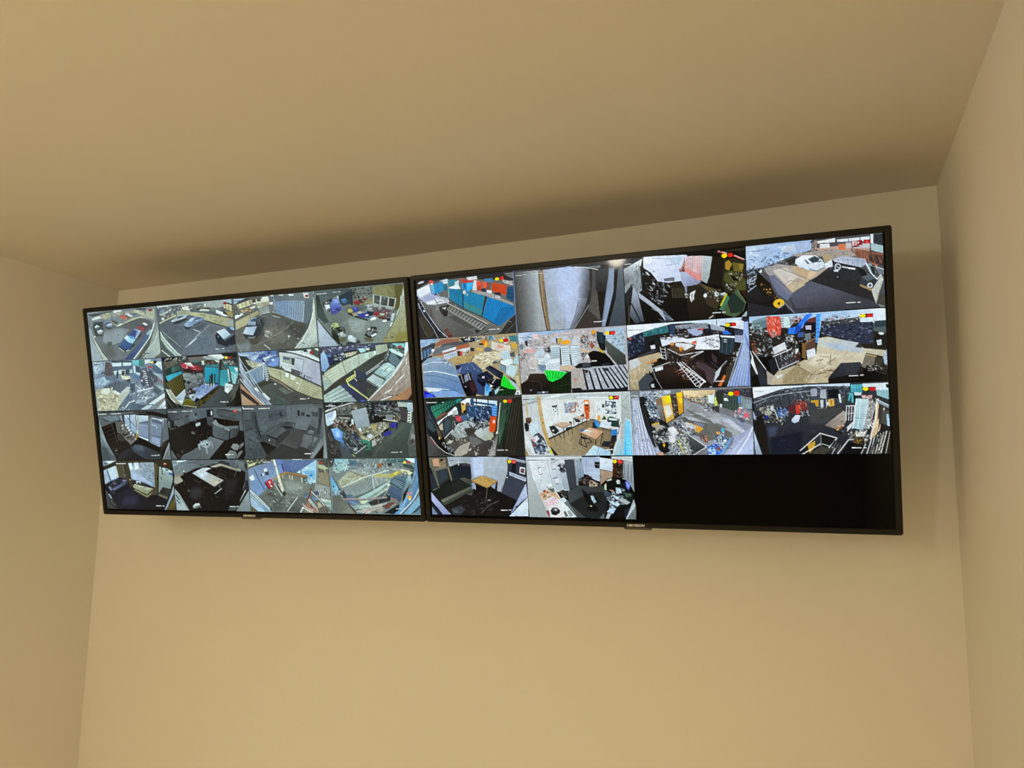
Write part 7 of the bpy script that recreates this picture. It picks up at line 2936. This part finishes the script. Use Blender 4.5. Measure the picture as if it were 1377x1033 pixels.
l c8cccf 5.4 513,852 604,914 579,1003
p 3c3a30 424,986 505,882 588,928 517,1002
s 14161a 7.0 4 573,913 606,810 626,974 658,870
s 787874 3.9 4 566,913 599,810 618,973 651,870
l d8dcdc 7.0 617,1006 705,797 743,798
l d0d4d4 6.2 824,859 787,1008
p 0e0f12 648,1004 705,827 816,888 784,1008
l ffffff 7.0 726,911 793,913
l ffffff 6.2 808,913 827,913
p 241008 818,73 910,74 909,131 818,128
e f4e028 839,100 20,27 0
p c82028 868,76 909,76 908,128 867,129
p 1c2434 980,45 1002,47 1001,97 983,93
@R30
f 1b1715
p 6c6a5c 7,14 192,13 200,201 65,254 10,174
n 161 50 8 32 2 70 c89470,8a6244,584838,e0b08a,3c3428 | 42,27 183,22 180,201 66,241
p d09a74 45,41 113,28 119,161 52,167
p 141210 129,41 158,35 156,68 131,74
p 8a7a5a 113,108 181,81 176,187 126,201
g a8b4bc 98a4ac 297,56 376,109 | 204,9 448,7 447,135 392,109 327,115 276,148 218,168
l 3a5c9c 4.8 222,66 317,62
p c8d0d4 312,82 328,82 325,148 313,148
p 1d2330 327,115 442,155 444,207 373,174 325,155
p 4a4444 327,109 447,142 446,161 358,142
g 232c36 18202a 121,307 328,280 | 47,281 192,207 325,155 444,201 445,371 349,359 232,426 226,373 96,508 18,563 4,308
p 2e3944 56,268 196,201 201,373 97,481 62,334
l 55585a 5.6 53,254 200,194 277,141 326,122
g 5f6450 4d5040 88,307 104,508 | 9,107 27,161 63,308 104,508 90,534 32,241
p 6a6a4c 50,227 73,254 96,494 83,508
p 6c6644 189,68 206,68 223,240 241,399 232,426 206,254
p 8a8458 197,174 210,174 241,399 233,406
p 4a4438 183,22 204,22 201,174 189,174
g 4e5142 3f4438 364,385 410,450 | 316,379 365,352 444,397 444,489 432,489 347,405
g 171d18 1f241e 107,641 320,478 | 26,576 315,392 432,489 102,748
g 6a6e5c 595c4c 152,747 406,542 | 102,748 440,496 451,528 133,801
p 3f4236 121,794 451,528 454,561 144,840
p 6a6c5c 18,576 95,521 103,528 25,589
p 1a1c18 9,590 26,582 110,748 131,841 147,854 208,988 175,973 85,749
g b4bce8 8c98c8 37,696 161,933 | 8,610 61,722 138,867 204,988 117,991 63,883 6,751
p 18242c 5,764 63,870 117,991 50,994 9,858
p 7888a8 7,858 62,993 3,996
l 0c1418 6.4 8,805 104,989
g b4c4e4 a0acbc 489,83 529,292 | 447,11 576,8 567,318 445,391
g b4c0cc a4aeb8 602,58 729,420 | 576,8 826,11 812,278 748,523 734,588 699,576 709,407 563,318
l d0dcec 4.0 575,19 566,305
l 8090b0 4.8 452,18 453,371
p c0d0f0 472,18 572,19 564,305 470,358
g 1b1715 131010 343,900 668,758 | 140,841 470,561 520,501 653,538 736,614 894,739 799,993 204,988
n 162 70 8 48 8 150 2c2826,3a3634,221e1c,4a4a4c | 247,850 517,579 718,679 743,834 501,973 241,977
b 13
p 3c424c 212,891 313,835 359,899 306,984 224,987
b 0
n 163 40 6 32 4 20 6a7484,242428,4a525e | 220,891 328,861 348,966 249,983
n 164 30 6 40 6 140 5a5654,3a3634 | 448,686 672,654 714,783 504,894
l 6a6864 4.0 517,959 611,812 708,744
e 8a8a84 609,733 16,13 0
p 4f4b48 378,635 453,581 433,660
p a8b4dc 450,443 471,436 478,561 458,541
l 1c1c20 4.8 466,449 470,554
l e4e8f4 4.8 475,436 478,554
l 2a2420 11.2 478,449 491,528
g c8a058 b8904a 542,357 616,473 | 440,408 563,320 709,410 599,523
l 8a6a34 6.4 440,413 598,528 709,418
n 165 30 16 72 10 25 d0a860,b08844,c09850 | 460,410 563,331 698,408 599,513
l 4a443c 7.2 599,526 574,748
l 5c5850 4.0 598,539 583,709
p 98a4c4 639,499 697,433 684,550 654,525
l 24242c 8.0 697,427 676,563
p 141010 481,488 520,501 594,539 578,630 486,554
p 8ca0d8 442,450 452,443 454,554 444,548
g 2e3342 262a38 887,137 868,624 | 828,28 995,86 990,417 894,739 740,614 809,342
p 383c4c 811,303 990,417 891,726 745,607
p 14161e 865,111 902,124 893,277 851,252
g a4aec0 98a0b0 966,48 987,99 | 822,15 996,73 994,118 836,53
p 282c40 930,12 1000,13 1000,67 951,54
p ccd4f0 832,258 993,360 987,417 830,310
s 3a4470 7.2 12 848,288 851,306 977,366 978,387
p dce0e8 939,175 991,190 983,302 931,277
p 3c2c34 947,201 983,207 976,283 941,264
e 8a3848 962,238 10,24 0
e f0f4f4 806,352 6,11 0
l 98a4b8 4.8 808,265 765,471 737,601
g b8c4e4 9ca8d8 946,571 859,856 | 989,443 996,672 932,751 803,993 842,882 929,622
g dce8f4 c8d8ec 937,827 893,957 | 1000,672 992,985 803,993
l 1c2020 5.6 1000,666 932,757 799,993
p 242c38 871,829 899,803 890,842 870,855
e f4dc28 837,85 22,29 0
p 201008 814,66 824,60 822,117 814,117
e e03428 883,88 22,32 0
n 166 6 5 8 1 0 ffb0a0,901818 | 870,66 901,66 899,111 868,111
l ffffff 7.2 725,897 792,894
l ffffff 6.4 803,891 827,890
@R31
g c9d2d4 d8dcdc 39,220 280,429 | -3,9 536,8 540,357 389,552 291,582 195,500 135,783 -3,1017
g b8bfbe a2aaa8 25,361 98,868 | 3,16 39,220 102,558 201,998 -3,1007
p e4e8ea 29,30 237,25 235,67 236,499 125,586 59,361
g e0e4e8 ccd4da 125,150 221,472 | 36,65 215,66 253,499 108,614
l 9aa0a4 4.0 211,66 233,360 266,583
l 505458 4.0 111,199 124,283 153,290 140,192 111,199
p e8ecec 115,199 142,192 152,283 126,290
l 24282c 4.8 119,189 137,175
l 24282c 4.8 123,304 153,290
g c8d0d8 b8c4cc 290,150 301,526 | 235,67 318,53 318,262 350,525 299,582 253,499
l 24282c 4.8 246,111 284,98
l 24282c 6.4 251,217 286,203
l 24282c 6.4 253,366 295,348
l 24282c 6.4 279,454 308,443
p d8dce0 246,115 287,102 288,199 255,209
p e0e4e8 265,373 303,359 308,436 283,450
p 9ca8b4 316,109 380,123 404,580 389,559 350,525 327,262
g b0bcc8 9ca8b4 350,289 382,525 | 318,262 376,248 397,552 349,539
p 2c3038 322,164 372,137 375,261 327,262
p 101418 302,150 327,130 325,178 305,171
n 171 30 6 24 2 20 e4e8ec,14181c,687078 | 307,137 380,123 381,331 332,331
g 3f454e 353a42 406,82 440,468 | 368,54 460,30 472,482 402,545 385,331
p 8a8478 237,39 282,32 269,60 244,60
p c4c8c8 303,12 536,11 535,48 358,61
g a0a8a8 888f94 470,82 476,358 | 460,34 475,48 489,468 472,475
g 9ab0c4 8498ac 502,82 508,357 | 475,55 531,41 540,137 542,302 507,412 481,454
s 5a6c80 4.0 3 487,68 491,413 532,124 539,288
p 7a7468 511,41 531,41 529,110 512,82
g a8b8d4 b4c4dc 597,83 604,356 | 532,21 698,16 688,410 619,370 574,302 543,288
l 8090b4 4.0 575,28 563,261
l c8d8ec 4.8 583,261 693,274
p 16181c 646,97 695,94 692,199 645,192
l 8a9098 4.0 650,138 689,145
g dce6f0 c8d4e4 755,57 749,219 | 697,29 813,57 806,253 691,213
l 404854 4.8 749,107 761,108
g b49478 a48468 748,247 745,355 | 696,219 806,253 799,368 760,355 690,465
l 2c2420 4.8 703,219 802,253
p 241a14 810,131 904,71 895,354 807,341
n 172 60 6 24 2 70 3c3c24,1c1410,5c5c3c,2c2018,6c7448 | 814,125 904,85 891,354 815,327
p 4a1c10 810,138 845,138 827,327 807,314
g a0aab4 8a949c 945,112 952,353 | 908,85 987,85 987,568 956,461 921,381 891,367
s 404c58 4.8 3 914,125 907,354 982,139 966,407
p c8ccc8 795,17 988,13 987,92 908,78 809,50
p 4c3c34 886,273 901,280 899,354 884,354
g 2a2e2e 343938 447,745 636,575 | 371,608 472,482 695,451 724,519 767,627 793,762 747,993 454,989 382,761
g 40474a 363c3e 402,635 518,550 | 380,580 489,468 622,507 514,646 398,760
p 1e2222 397,774 530,646 588,576 722,573 757,681 711,901 661,991 526,987
g 4a5050 3e4444 412,829 472,952 | 366,747 397,774 535,984 454,987
p 1a1718 482,426 508,357 574,295 619,356 687,437 670,492 607,493 521,453
p 2c2024 516,357 580,357 570,412 523,398
n 173 60 6 27 2 10 1c1416,4a3434,0e0c0c,807060 | 492,357 613,329 617,425 521,453
p a08c78 595,384 626,397 664,438 638,493 592,466
n 174 40 6 24 2 10 d0bca0,2c2420,a0886c,141010 | 587,384 680,438 646,506 592,480
p 0c0e10 511,509 571,618 595,603 616,685 596,823 566,769 537,687
p b0c8d0 594,631 633,644 662,711 622,754 600,699
n 175 20 6 24 2 30 e4f0f4,88a4b0,b8d0d8 | 594,631 656,684 622,754
p 14181c 618,616 671,697 661,766 631,698
p 0a0c0e 556,824 613,768 659,821 649,890 570,879
e d8c8a0 592,798 10,11 0
p 101214 719,423 744,382 808,328 830,354 825,517 785,545 740,491
p 0c0d0f 747,409 790,395 826,463 808,544 754,532
p b8d0a8 722,464 742,437 742,546 723,532
p c4d8b8 748,382 791,355 794,382 751,403
p 1c1410 796,334 835,327 832,395 798,395
p b88a70 762,532 800,544 815,571 792,572
g 3c4c58 2c3840 753,573 774,654 | 715,546 753,559 783,613 758,654 720,628
p 8fa89c 836,395 867,381 869,449 838,449
e c4d4d0 847,408 13,30 0
p 5a70e0 909,408 936,394 956,461 939,542 917,488
p 8a9cf4 916,407 942,434 948,488 929,488
p 101418 881,421 912,408 923,542 982,595 970,756 907,812 739,985 708,983 742,682 823,571
p c0d4e8 825,517 863,503 877,570 829,612
p d8e8f0 787,606 851,652 872,719 826,693
p c8dcec 749,688 811,707 855,760 831,801 763,736
p c0d8f4 731,887 785,789 818,829 788,912
n 176 130 6 32 3 20 e4f0f8,101418,a8c4dc,1c242c,607888,d0e4f0 | 742,682 833,503 894,516 905,623 933,731 822,815 773,899
p 141c1c 884,583 967,595 964,689 904,664
p 3c5c50 899,583 960,595 958,636 912,650
p a8b0b4 866,651 948,730 938,784 856,719
p 08090b 814,843 900,786 971,702 969,783 902,975 763,988
p b0bcc8 742,900 773,912 747,995 720,986
p 2838a0 898,867 929,852 910,961 891,962
p 18202c 891,840 938,811 935,892 894,975
g a8b4b8 808888 952,838 955,973 | 980,675 992,783 989,995 901,991
l d8e4e4 6.4 985,756 905,988
p 6a7474 975,837 995,782 989,995 913,995
p 5c6470 665,991 707,908 704,992
g dcd4cc e4e0dc 190,640 304,889 | 137,726 116,628 160,557 260,527 326,721 455,981 201,998
p dcb088 112,621 164,557 209,556 231,639 145,726
p d8a878 210,542 265,597 326,721 295,694 231,639
n 177 40 6 24 2 20 e8c8a8,c89060,503c30,f0e4d8 | 120,614 226,556 239,639 154,712
p c8b49c 201,556 235,527 262,583 232,611
p 5c6058 210,542 252,513 262,583 233,583
e b83c2c 163,570 13,25 0
p e8c4cc 148,768 272,652 293,750 174,838
n 178 50 6 21 2 20 f4dce0,d89aa4,f8ecec | 160,768 271,666 284,750 183,823
p e4e8e8 188,458 234,443 253,499 202,528
l 3c4044 4.8 191,486 202,528 253,485
p 1c1a18 294,596 341,539 376,580 384,691 353,664 305,624
n 179 40 6 21 2 20 2c2824,0c0b0a,5a5048,a09484 | 300,554 372,567 376,692 329,651
p c4d4dc 303,694 345,665 375,719 341,762
g e8eaec d4dcdc 332,776 408,941 | 294,708 349,762 455,981 357,992 282,806
p 6a7478 341,762 383,719 397,788 456,939 425,898
p 9ca4a4 369,887 394,872 423,954 390,983
p 5c6468 332,902 353,887 374,970 349,985
e 26282a 256,888 46,55 10
e 484c4e 251,865 32,30 10
e dce0e0 259,869 11,14 0
p 14181a 213,907 295,917 260,964 220,948
p 9c3038 168,901 190,872 203,963 193,992
p e8ecec 182,851 224,836 214,878 189,879
l 30343a 5.6 18,68 128,69
l 6a6e74 4.0 141,66 235,67
l 484c52 4.8 244,67 309,67
p 201008 843,61 901,62 899,122 845,122
e f4dc28 829,91 19,28 0
p e02828 859,64 899,65 897,120 857,122
n 180 6 5 8 1 0 ffb0a0,901818 | 861,68 897,69 895,114 859,117
'''
FEEDS = {}
_cur = None
for _ln in FEED_TEXT.strip().split('\n'):
    if _ln[0] == '@':
        _cur = FEEDS.setdefault(_ln[1:], [])
    else:
        _cur.append(_ln)

FEED_LABEL = {
    'L00': 'car park with a blue car in front of a red one', 'L01': 'tarmac car park with two silver-blue cars by a yellow stone wall',
    'L02': 'yard with one dark car beside a blue roller shutter', 'L03': 'workshop floor with blue and red bins and a mustard wall',
    'L10': 'scrap yard with a white forklift and a pale heap', 'L11': 'workshop with turquoise panels and a steel work bench',
    'L12': 'alley with a cream block wall and parked cars behind', 'L13': 'passage with a yellow barrier and glass roof lights',
    'L20': 'dark stairwell with bright glass doors', 'L21': 'dim reception with a round desk and a small white table',
    'L22': 'dim grey meeting room with two tables and a rug', 'L23': 'cluttered store with a white board and green chair',
    'L30': 'dark lounge with a sofa and a coffee table', 'L31': 'dark office with a long pale desk',
    'L32': 'blue-walled yard corner with a red box', 'L33': 'yard seen past white railings and a blue wall',
    'R00': 'yard with blue containers and a ladder, outlined in blue', 'R01': 'blank pale wall with a wooden post',
    'R02': 'dark shed open to bright light with a pink curtain', 'R03': 'yard with a white car and a black van',
    'R10': 'yard with a curved blue roof and a green skip', 'R11': 'yard with stacked white bales and a green container',
    'R12': 'yard of dark steel cages beside a pale blue wall', 'R13': 'yard with a blue crane arm and stacked cages',
    'R20': 'green-walled workshop with an orange cabinet', 'R21': 'bright canteen with wooden tables and orange locker',
    'R22': 'sorting hall with yellow machine and piled bins', 'R23': 'dark yard with red gas bottles and cages',
    'R30': 'small room with a square wooden table', 'R31': 'white office with a person at a desk',
    'R32': 'empty black window', 'R33': 'empty black window in the corner'}

TW, THT = 0.965, 0.5546


def ring(bm, x0, x1, z0, z1, r, y, n=5):
    out = []
    for cx, cz, a0 in ((x1 - r, z1 - r, 0), (x0 + r, z1 - r, 90), (x0 + r, z0 + r, 180), (x1 - r, z0 + r, 270)):
        for i in range(n):
            a = math.radians(a0 + 90 * i / (n - 1))
            out.append(bm.verts.new((cx + r * math.cos(a), y, cz + r * math.sin(a))))
    return out


def bridge(bm, a, b):
    n = len(a)
    for i in range(n):
        bm.faces.new((a[i], a[(i + 1) % n], b[(i + 1) % n], b[i]))


def make_monitor(key, origin, tilt, yaw, roll, grid, res, tone, label):
    root = bpy.data.objects.new('video_wall_monitor', None)
    root.empty_display_size = .1
    C.objects.link(root)
    rz = Matrix.Rotation(yaw, 4, 'Z') @ Matrix.Rotation(tilt, 4, 'X') @ Matrix.Rotation(roll, 4, 'Y')
    root.matrix_world = Matrix.Translation(Vector(origin) + Vector((0, 0, Z0))) @ rz
    root['label'] = label
    root['category'] = 'monitor'
    root['group'] = 'pair of wall monitors showing camera feeds'
    gx0, gx1, gz0, gz1 = grid
    # bezel: rounded outer lip, flat front, chamfer down to the glass
    bm = bmesh.new()
    spec = [(0.0, .030, .0045), (0.0, .0015, .0045), (.0006, .0004, .0042), (.0018, 0, .0035),
            (.0098, 0, .0012), (.0108, .0006, .0010), (.0112, .0028, .0008)]
    rs = [ring(bm, i, TW - i, i, THT - i, r, y) for (i, y, r) in spec]
    for a, b in zip(rs, rs[1:]):
        bridge(bm, a, b)
    from_bm('bezel', bm, 'bezel', root)
    # screen glass
    bm = bmesh.new()
    add_box(bm, (.0106, .0022, .0106), (TW - .0106, .0052, THT - .0106))
    scr = from_bm('screen', bm, 'glass', root)
    # camera feeds, four by four
    fw, fh = (gx1 - gx0) / 4, (gz1 - gz0) / 4
    g = 0.0005
    for r in range(4):
        for c in range(4):
            k = '%s%d%d' % (key, r, c)
            x0, z1 = gx0 + c * fw, gz1 - r * fh
            ex = (x0 + g, x0 + fw - g, z1 - fh + g, z1 - g)
            if k in FEEDS:
                w, h = res
                img = draw_feed(FEEDS[k], w * 2, h * 2)
                img = finish(img.reshape(h, 2, w, 2, 3).mean((1, 3)), r * 31 + c * 7 + (5 if key == 'R' else 0), *tone)
            else:
                img = np.zeros((2, 2, 3), np.float32)
            me = picture_mesh('camera_feed', img, ex[0], ex[1], ex[2], ex[3], .0019)
            o = link_obj('camera_feed', me, 'feed', scr)
            o['label'] = 'camera feed: ' + FEED_LABEL[k]
    # rear housing with a thicker electronics hump
    bm = bmesh.new()
    prof = [(.002, .0285, .004), (.010, .034, .006), (.030, .038, .012)]
    rs = [ring(bm, i, TW - i, i, THT - i, r, y) for (i, y, r) in prof]
    for a, b in zip(rs, rs[1:]):
        bridge(bm, a, b)
    bm.faces.new(rs[0])
    bm.faces.new(rs[-1])
    hs = from_bm('rear_housing', bm, 'housing', root)
    bm = bmesh.new()
    add_box(bm, (.16, .0375, .055), (.80, .058, .30), .006)
    from_bm('electronics_hump', bm, 'housing', hs)
    # wall bracket: two uprights on the back and a plate at the wall
    for bx in (.30, .63):
        bm = bmesh.new()
        add_box(bm, (bx, .0575, .11), (bx + .03, .066, .44))
        from_bm('mount_rail', bm, 'steel', root)
    inv = root.matrix_world.inverted()
    bm = bmesh.new()
    add_box(bm, (.26, -.012, .20), (.70, -.0005, .34))
    for v in bm.verts:                                 # plate lies flat on the wall
        wx = root.matrix_world @ Vector((v.co.x, 0, v.co.z))
        v.co = inv @ Vector((wx.x, v.co.y, wx.z))
    from_bm('wall_plate', bm, 'steel', root)
    for bx in (.31, .64):
        bm = bmesh.new()
        a = Vector((bx, .064, .30))
        wpt = root.matrix_world @ a
        b = inv @ Vector((wpt.x, -.011, wpt.z - .02))
        d = (b - a)
        for s, e in ((0, 1),):
            q = [a + Vector((o1, 0, o2)) for o1 in (0, .012) for o2 in (-.02, .02)]
            t_ = [p + d for p in q]
            vv = [bm.verts.new(p) for p in q + t_]
            for f in ((0, 1, 3, 2), (4, 6, 7, 5), (0, 4, 5, 1), (2, 3, 7, 6), (0, 2, 6, 4), (1, 5, 7, 3)):
                bm.faces.new([vv[i] for i in f])
        from_bm('tilt_arm', bm, 'steel', root)
    # lettering on the lower rim
    cu = bpy.data.curves.new('brand_lettering', 'FONT')
    cu.body = 'HIKVISION'
    cu.size = .0072
    cu.shear = .22
    cu.offset = .00012
    cu.extrude = .00012
    cu.resolution_u = 3
    tmp = bpy.data.objects.new('tmp', cu)
    C.objects.link(tmp)
    dg = bpy.context.evaluated_depsgraph_get()
    me = bpy.data.meshes.new_from_object(tmp.evaluated_get(dg))
    bpy.data.objects.remove(tmp, do_unlink=True)
    co = np.zeros(len(me.vertices) * 3, np.float32)
    me.vertices.foreach_get('co', co)
    co = co.reshape(-1, 3)
    x0, x1 = co[:, 0].min(), co[:, 0].max()
    y0, y1 = co[:, 1].min(), co[:, 1].max()
    nc = np.stack([.4608 + (co[:, 0] - x0) / (x1 - x0) * .0367, -.00015 - co[:, 2], .0027 + (co[:, 1] - y0) / (y1 - y0) * .0050], 1)
    me.vertices.foreach_set('co', nc.astype(np.float32).ravel())
    me.update()
    me.name = 'brand_lettering'
    lt = link_obj('brand_lettering', me, 'letter', root)
    lt['label'] = 'small silver slanted lettering on the lower rim'
    # receiver tab hanging under the lower rim
    bm = bmesh.new()
    pr = [(.4530, .0006), (.4545, -.0030), (.4570, -.0042), (.5090, -.0042), (.5110, -.0030), (.5126, .0006)]
    A = [bm.verts.new((x, .0022, z)) for x, z in pr]
    B = [bm.verts.new((x, .0120, z)) for x, z in pr]
    bm.faces.new(A)
    bm.faces.new(B)
    bridge(bm, A, B)
    tb = from_bm('receiver_tab', bm, 'tab', root)
    tb['label'] = 'smoky receiver tab under the lower rim'
    return root


make_monitor('R', (0.73360, -0.17200, -0.19607), 0.20833, 0.0032254, 0.0036707, (.0145, .9505, .0165, .5435), (240, 135), (.84, .98, (.965, 1.0, 1.01)),
             'nearer right-hand black monitor with two blank windows at its lower right')
make_monitor('L', (-0.23489, -0.20252, -0.19665), 0.22359, 0.0353937, -0.00019126, (.0130, .9537, .0148, .5432), (176, 99), (.76, .90, (.95, 1.02, 1.0)),
             'left-hand black monitor in the corner with all sixteen windows showing pictures')

# ------------------------------------------------------------------ the two globe wall lights behind the camera (one is mirrored in the right screen)
def wall_light(pos, radius, mat, normal, reach, label):
    o = bpy.data.objects.new('globe_wall_light', None)
    C.objects.link(o)
    o.matrix_world = Matrix.Translation(Vector(pos)) @ Vector(normal).to_track_quat('Z', 'Y').to_matrix().to_4x4()
    o['label'] = label
    o['category'] = 'wall light'
    o['group'] = 'globe wall lights'
    b = bmesh.new()
    bmesh.ops.create_icosphere(b, subdivisions=3, radius=radius)
    from_bm('globe', b, mat, o, True)
    b = bmesh.new()
    lathe(b, [(.055, -reach + .0005), (.055, -reach + .014), (.018, -reach + .026), (.018, -radius - .006), (radius * .5, -radius * .93), (radius * .5, -radius * .87)], 28)
    from_bm('wall_base', b, 'white_plastic', o, True)


wall_light(GLINT_LAMP, .044, 'bulb_mid', (0, 1, 0), GLINT_LAMP[1] - YF, 'tiny bright globe light opposite the monitors, seen as a glint on the right screen')
wall_light(LEFT_LAMP, .045, 'bulb_small', (1, 0, 0), LEFT_LAMP[0] - XL, 'larger warm globe light on the left wall behind the camera')

# ------------------------------------------------------------------ recessed downlights in the ceiling behind the camera
for (dx, dyy, where) in DOWNLIGHTS:
    zt = zc_at(dx)
    d = bpy.data.objects.new('recessed_downlight', None)
    C.objects.link(d)
    d.location = (dx, dyy, zt)
    d['label'] = 'white recessed ceiling downlight behind the camera, ' + where
    d['category'] = 'downlight'
    d['group'] = 'recessed downlights'
    bm = bmesh.new()
    lathe(bm, [(.045, -.0002), (.045, -.004), (.036, -.006), (.034, -.003), (.034, -.0002)], 32)
    from_bm('trim_ring', bm, 'white_plastic', d, True)
    bm = bmesh.new()
    lathe(bm, [(.033, -.0005), (.033, -.0022)], 32)
    from_bm('lens', bm, 'lens', d)
    ld = bpy.data.lights.new('downlight_beam', 'SPOT')
    ld.energy = DOWN_POWER
    ld.color = LAMP_COLOUR
    ld.spot_size = math.radians(DOWN_ANGLE)
    ld.spot_blend = 0.6
    ld.shadow_soft_size = .03
    lo = bpy.data.objects.new('downlight_beam', ld)
    C.objects.link(lo)
    lo.parent = d
    lo.location = (0, 0, -.04)
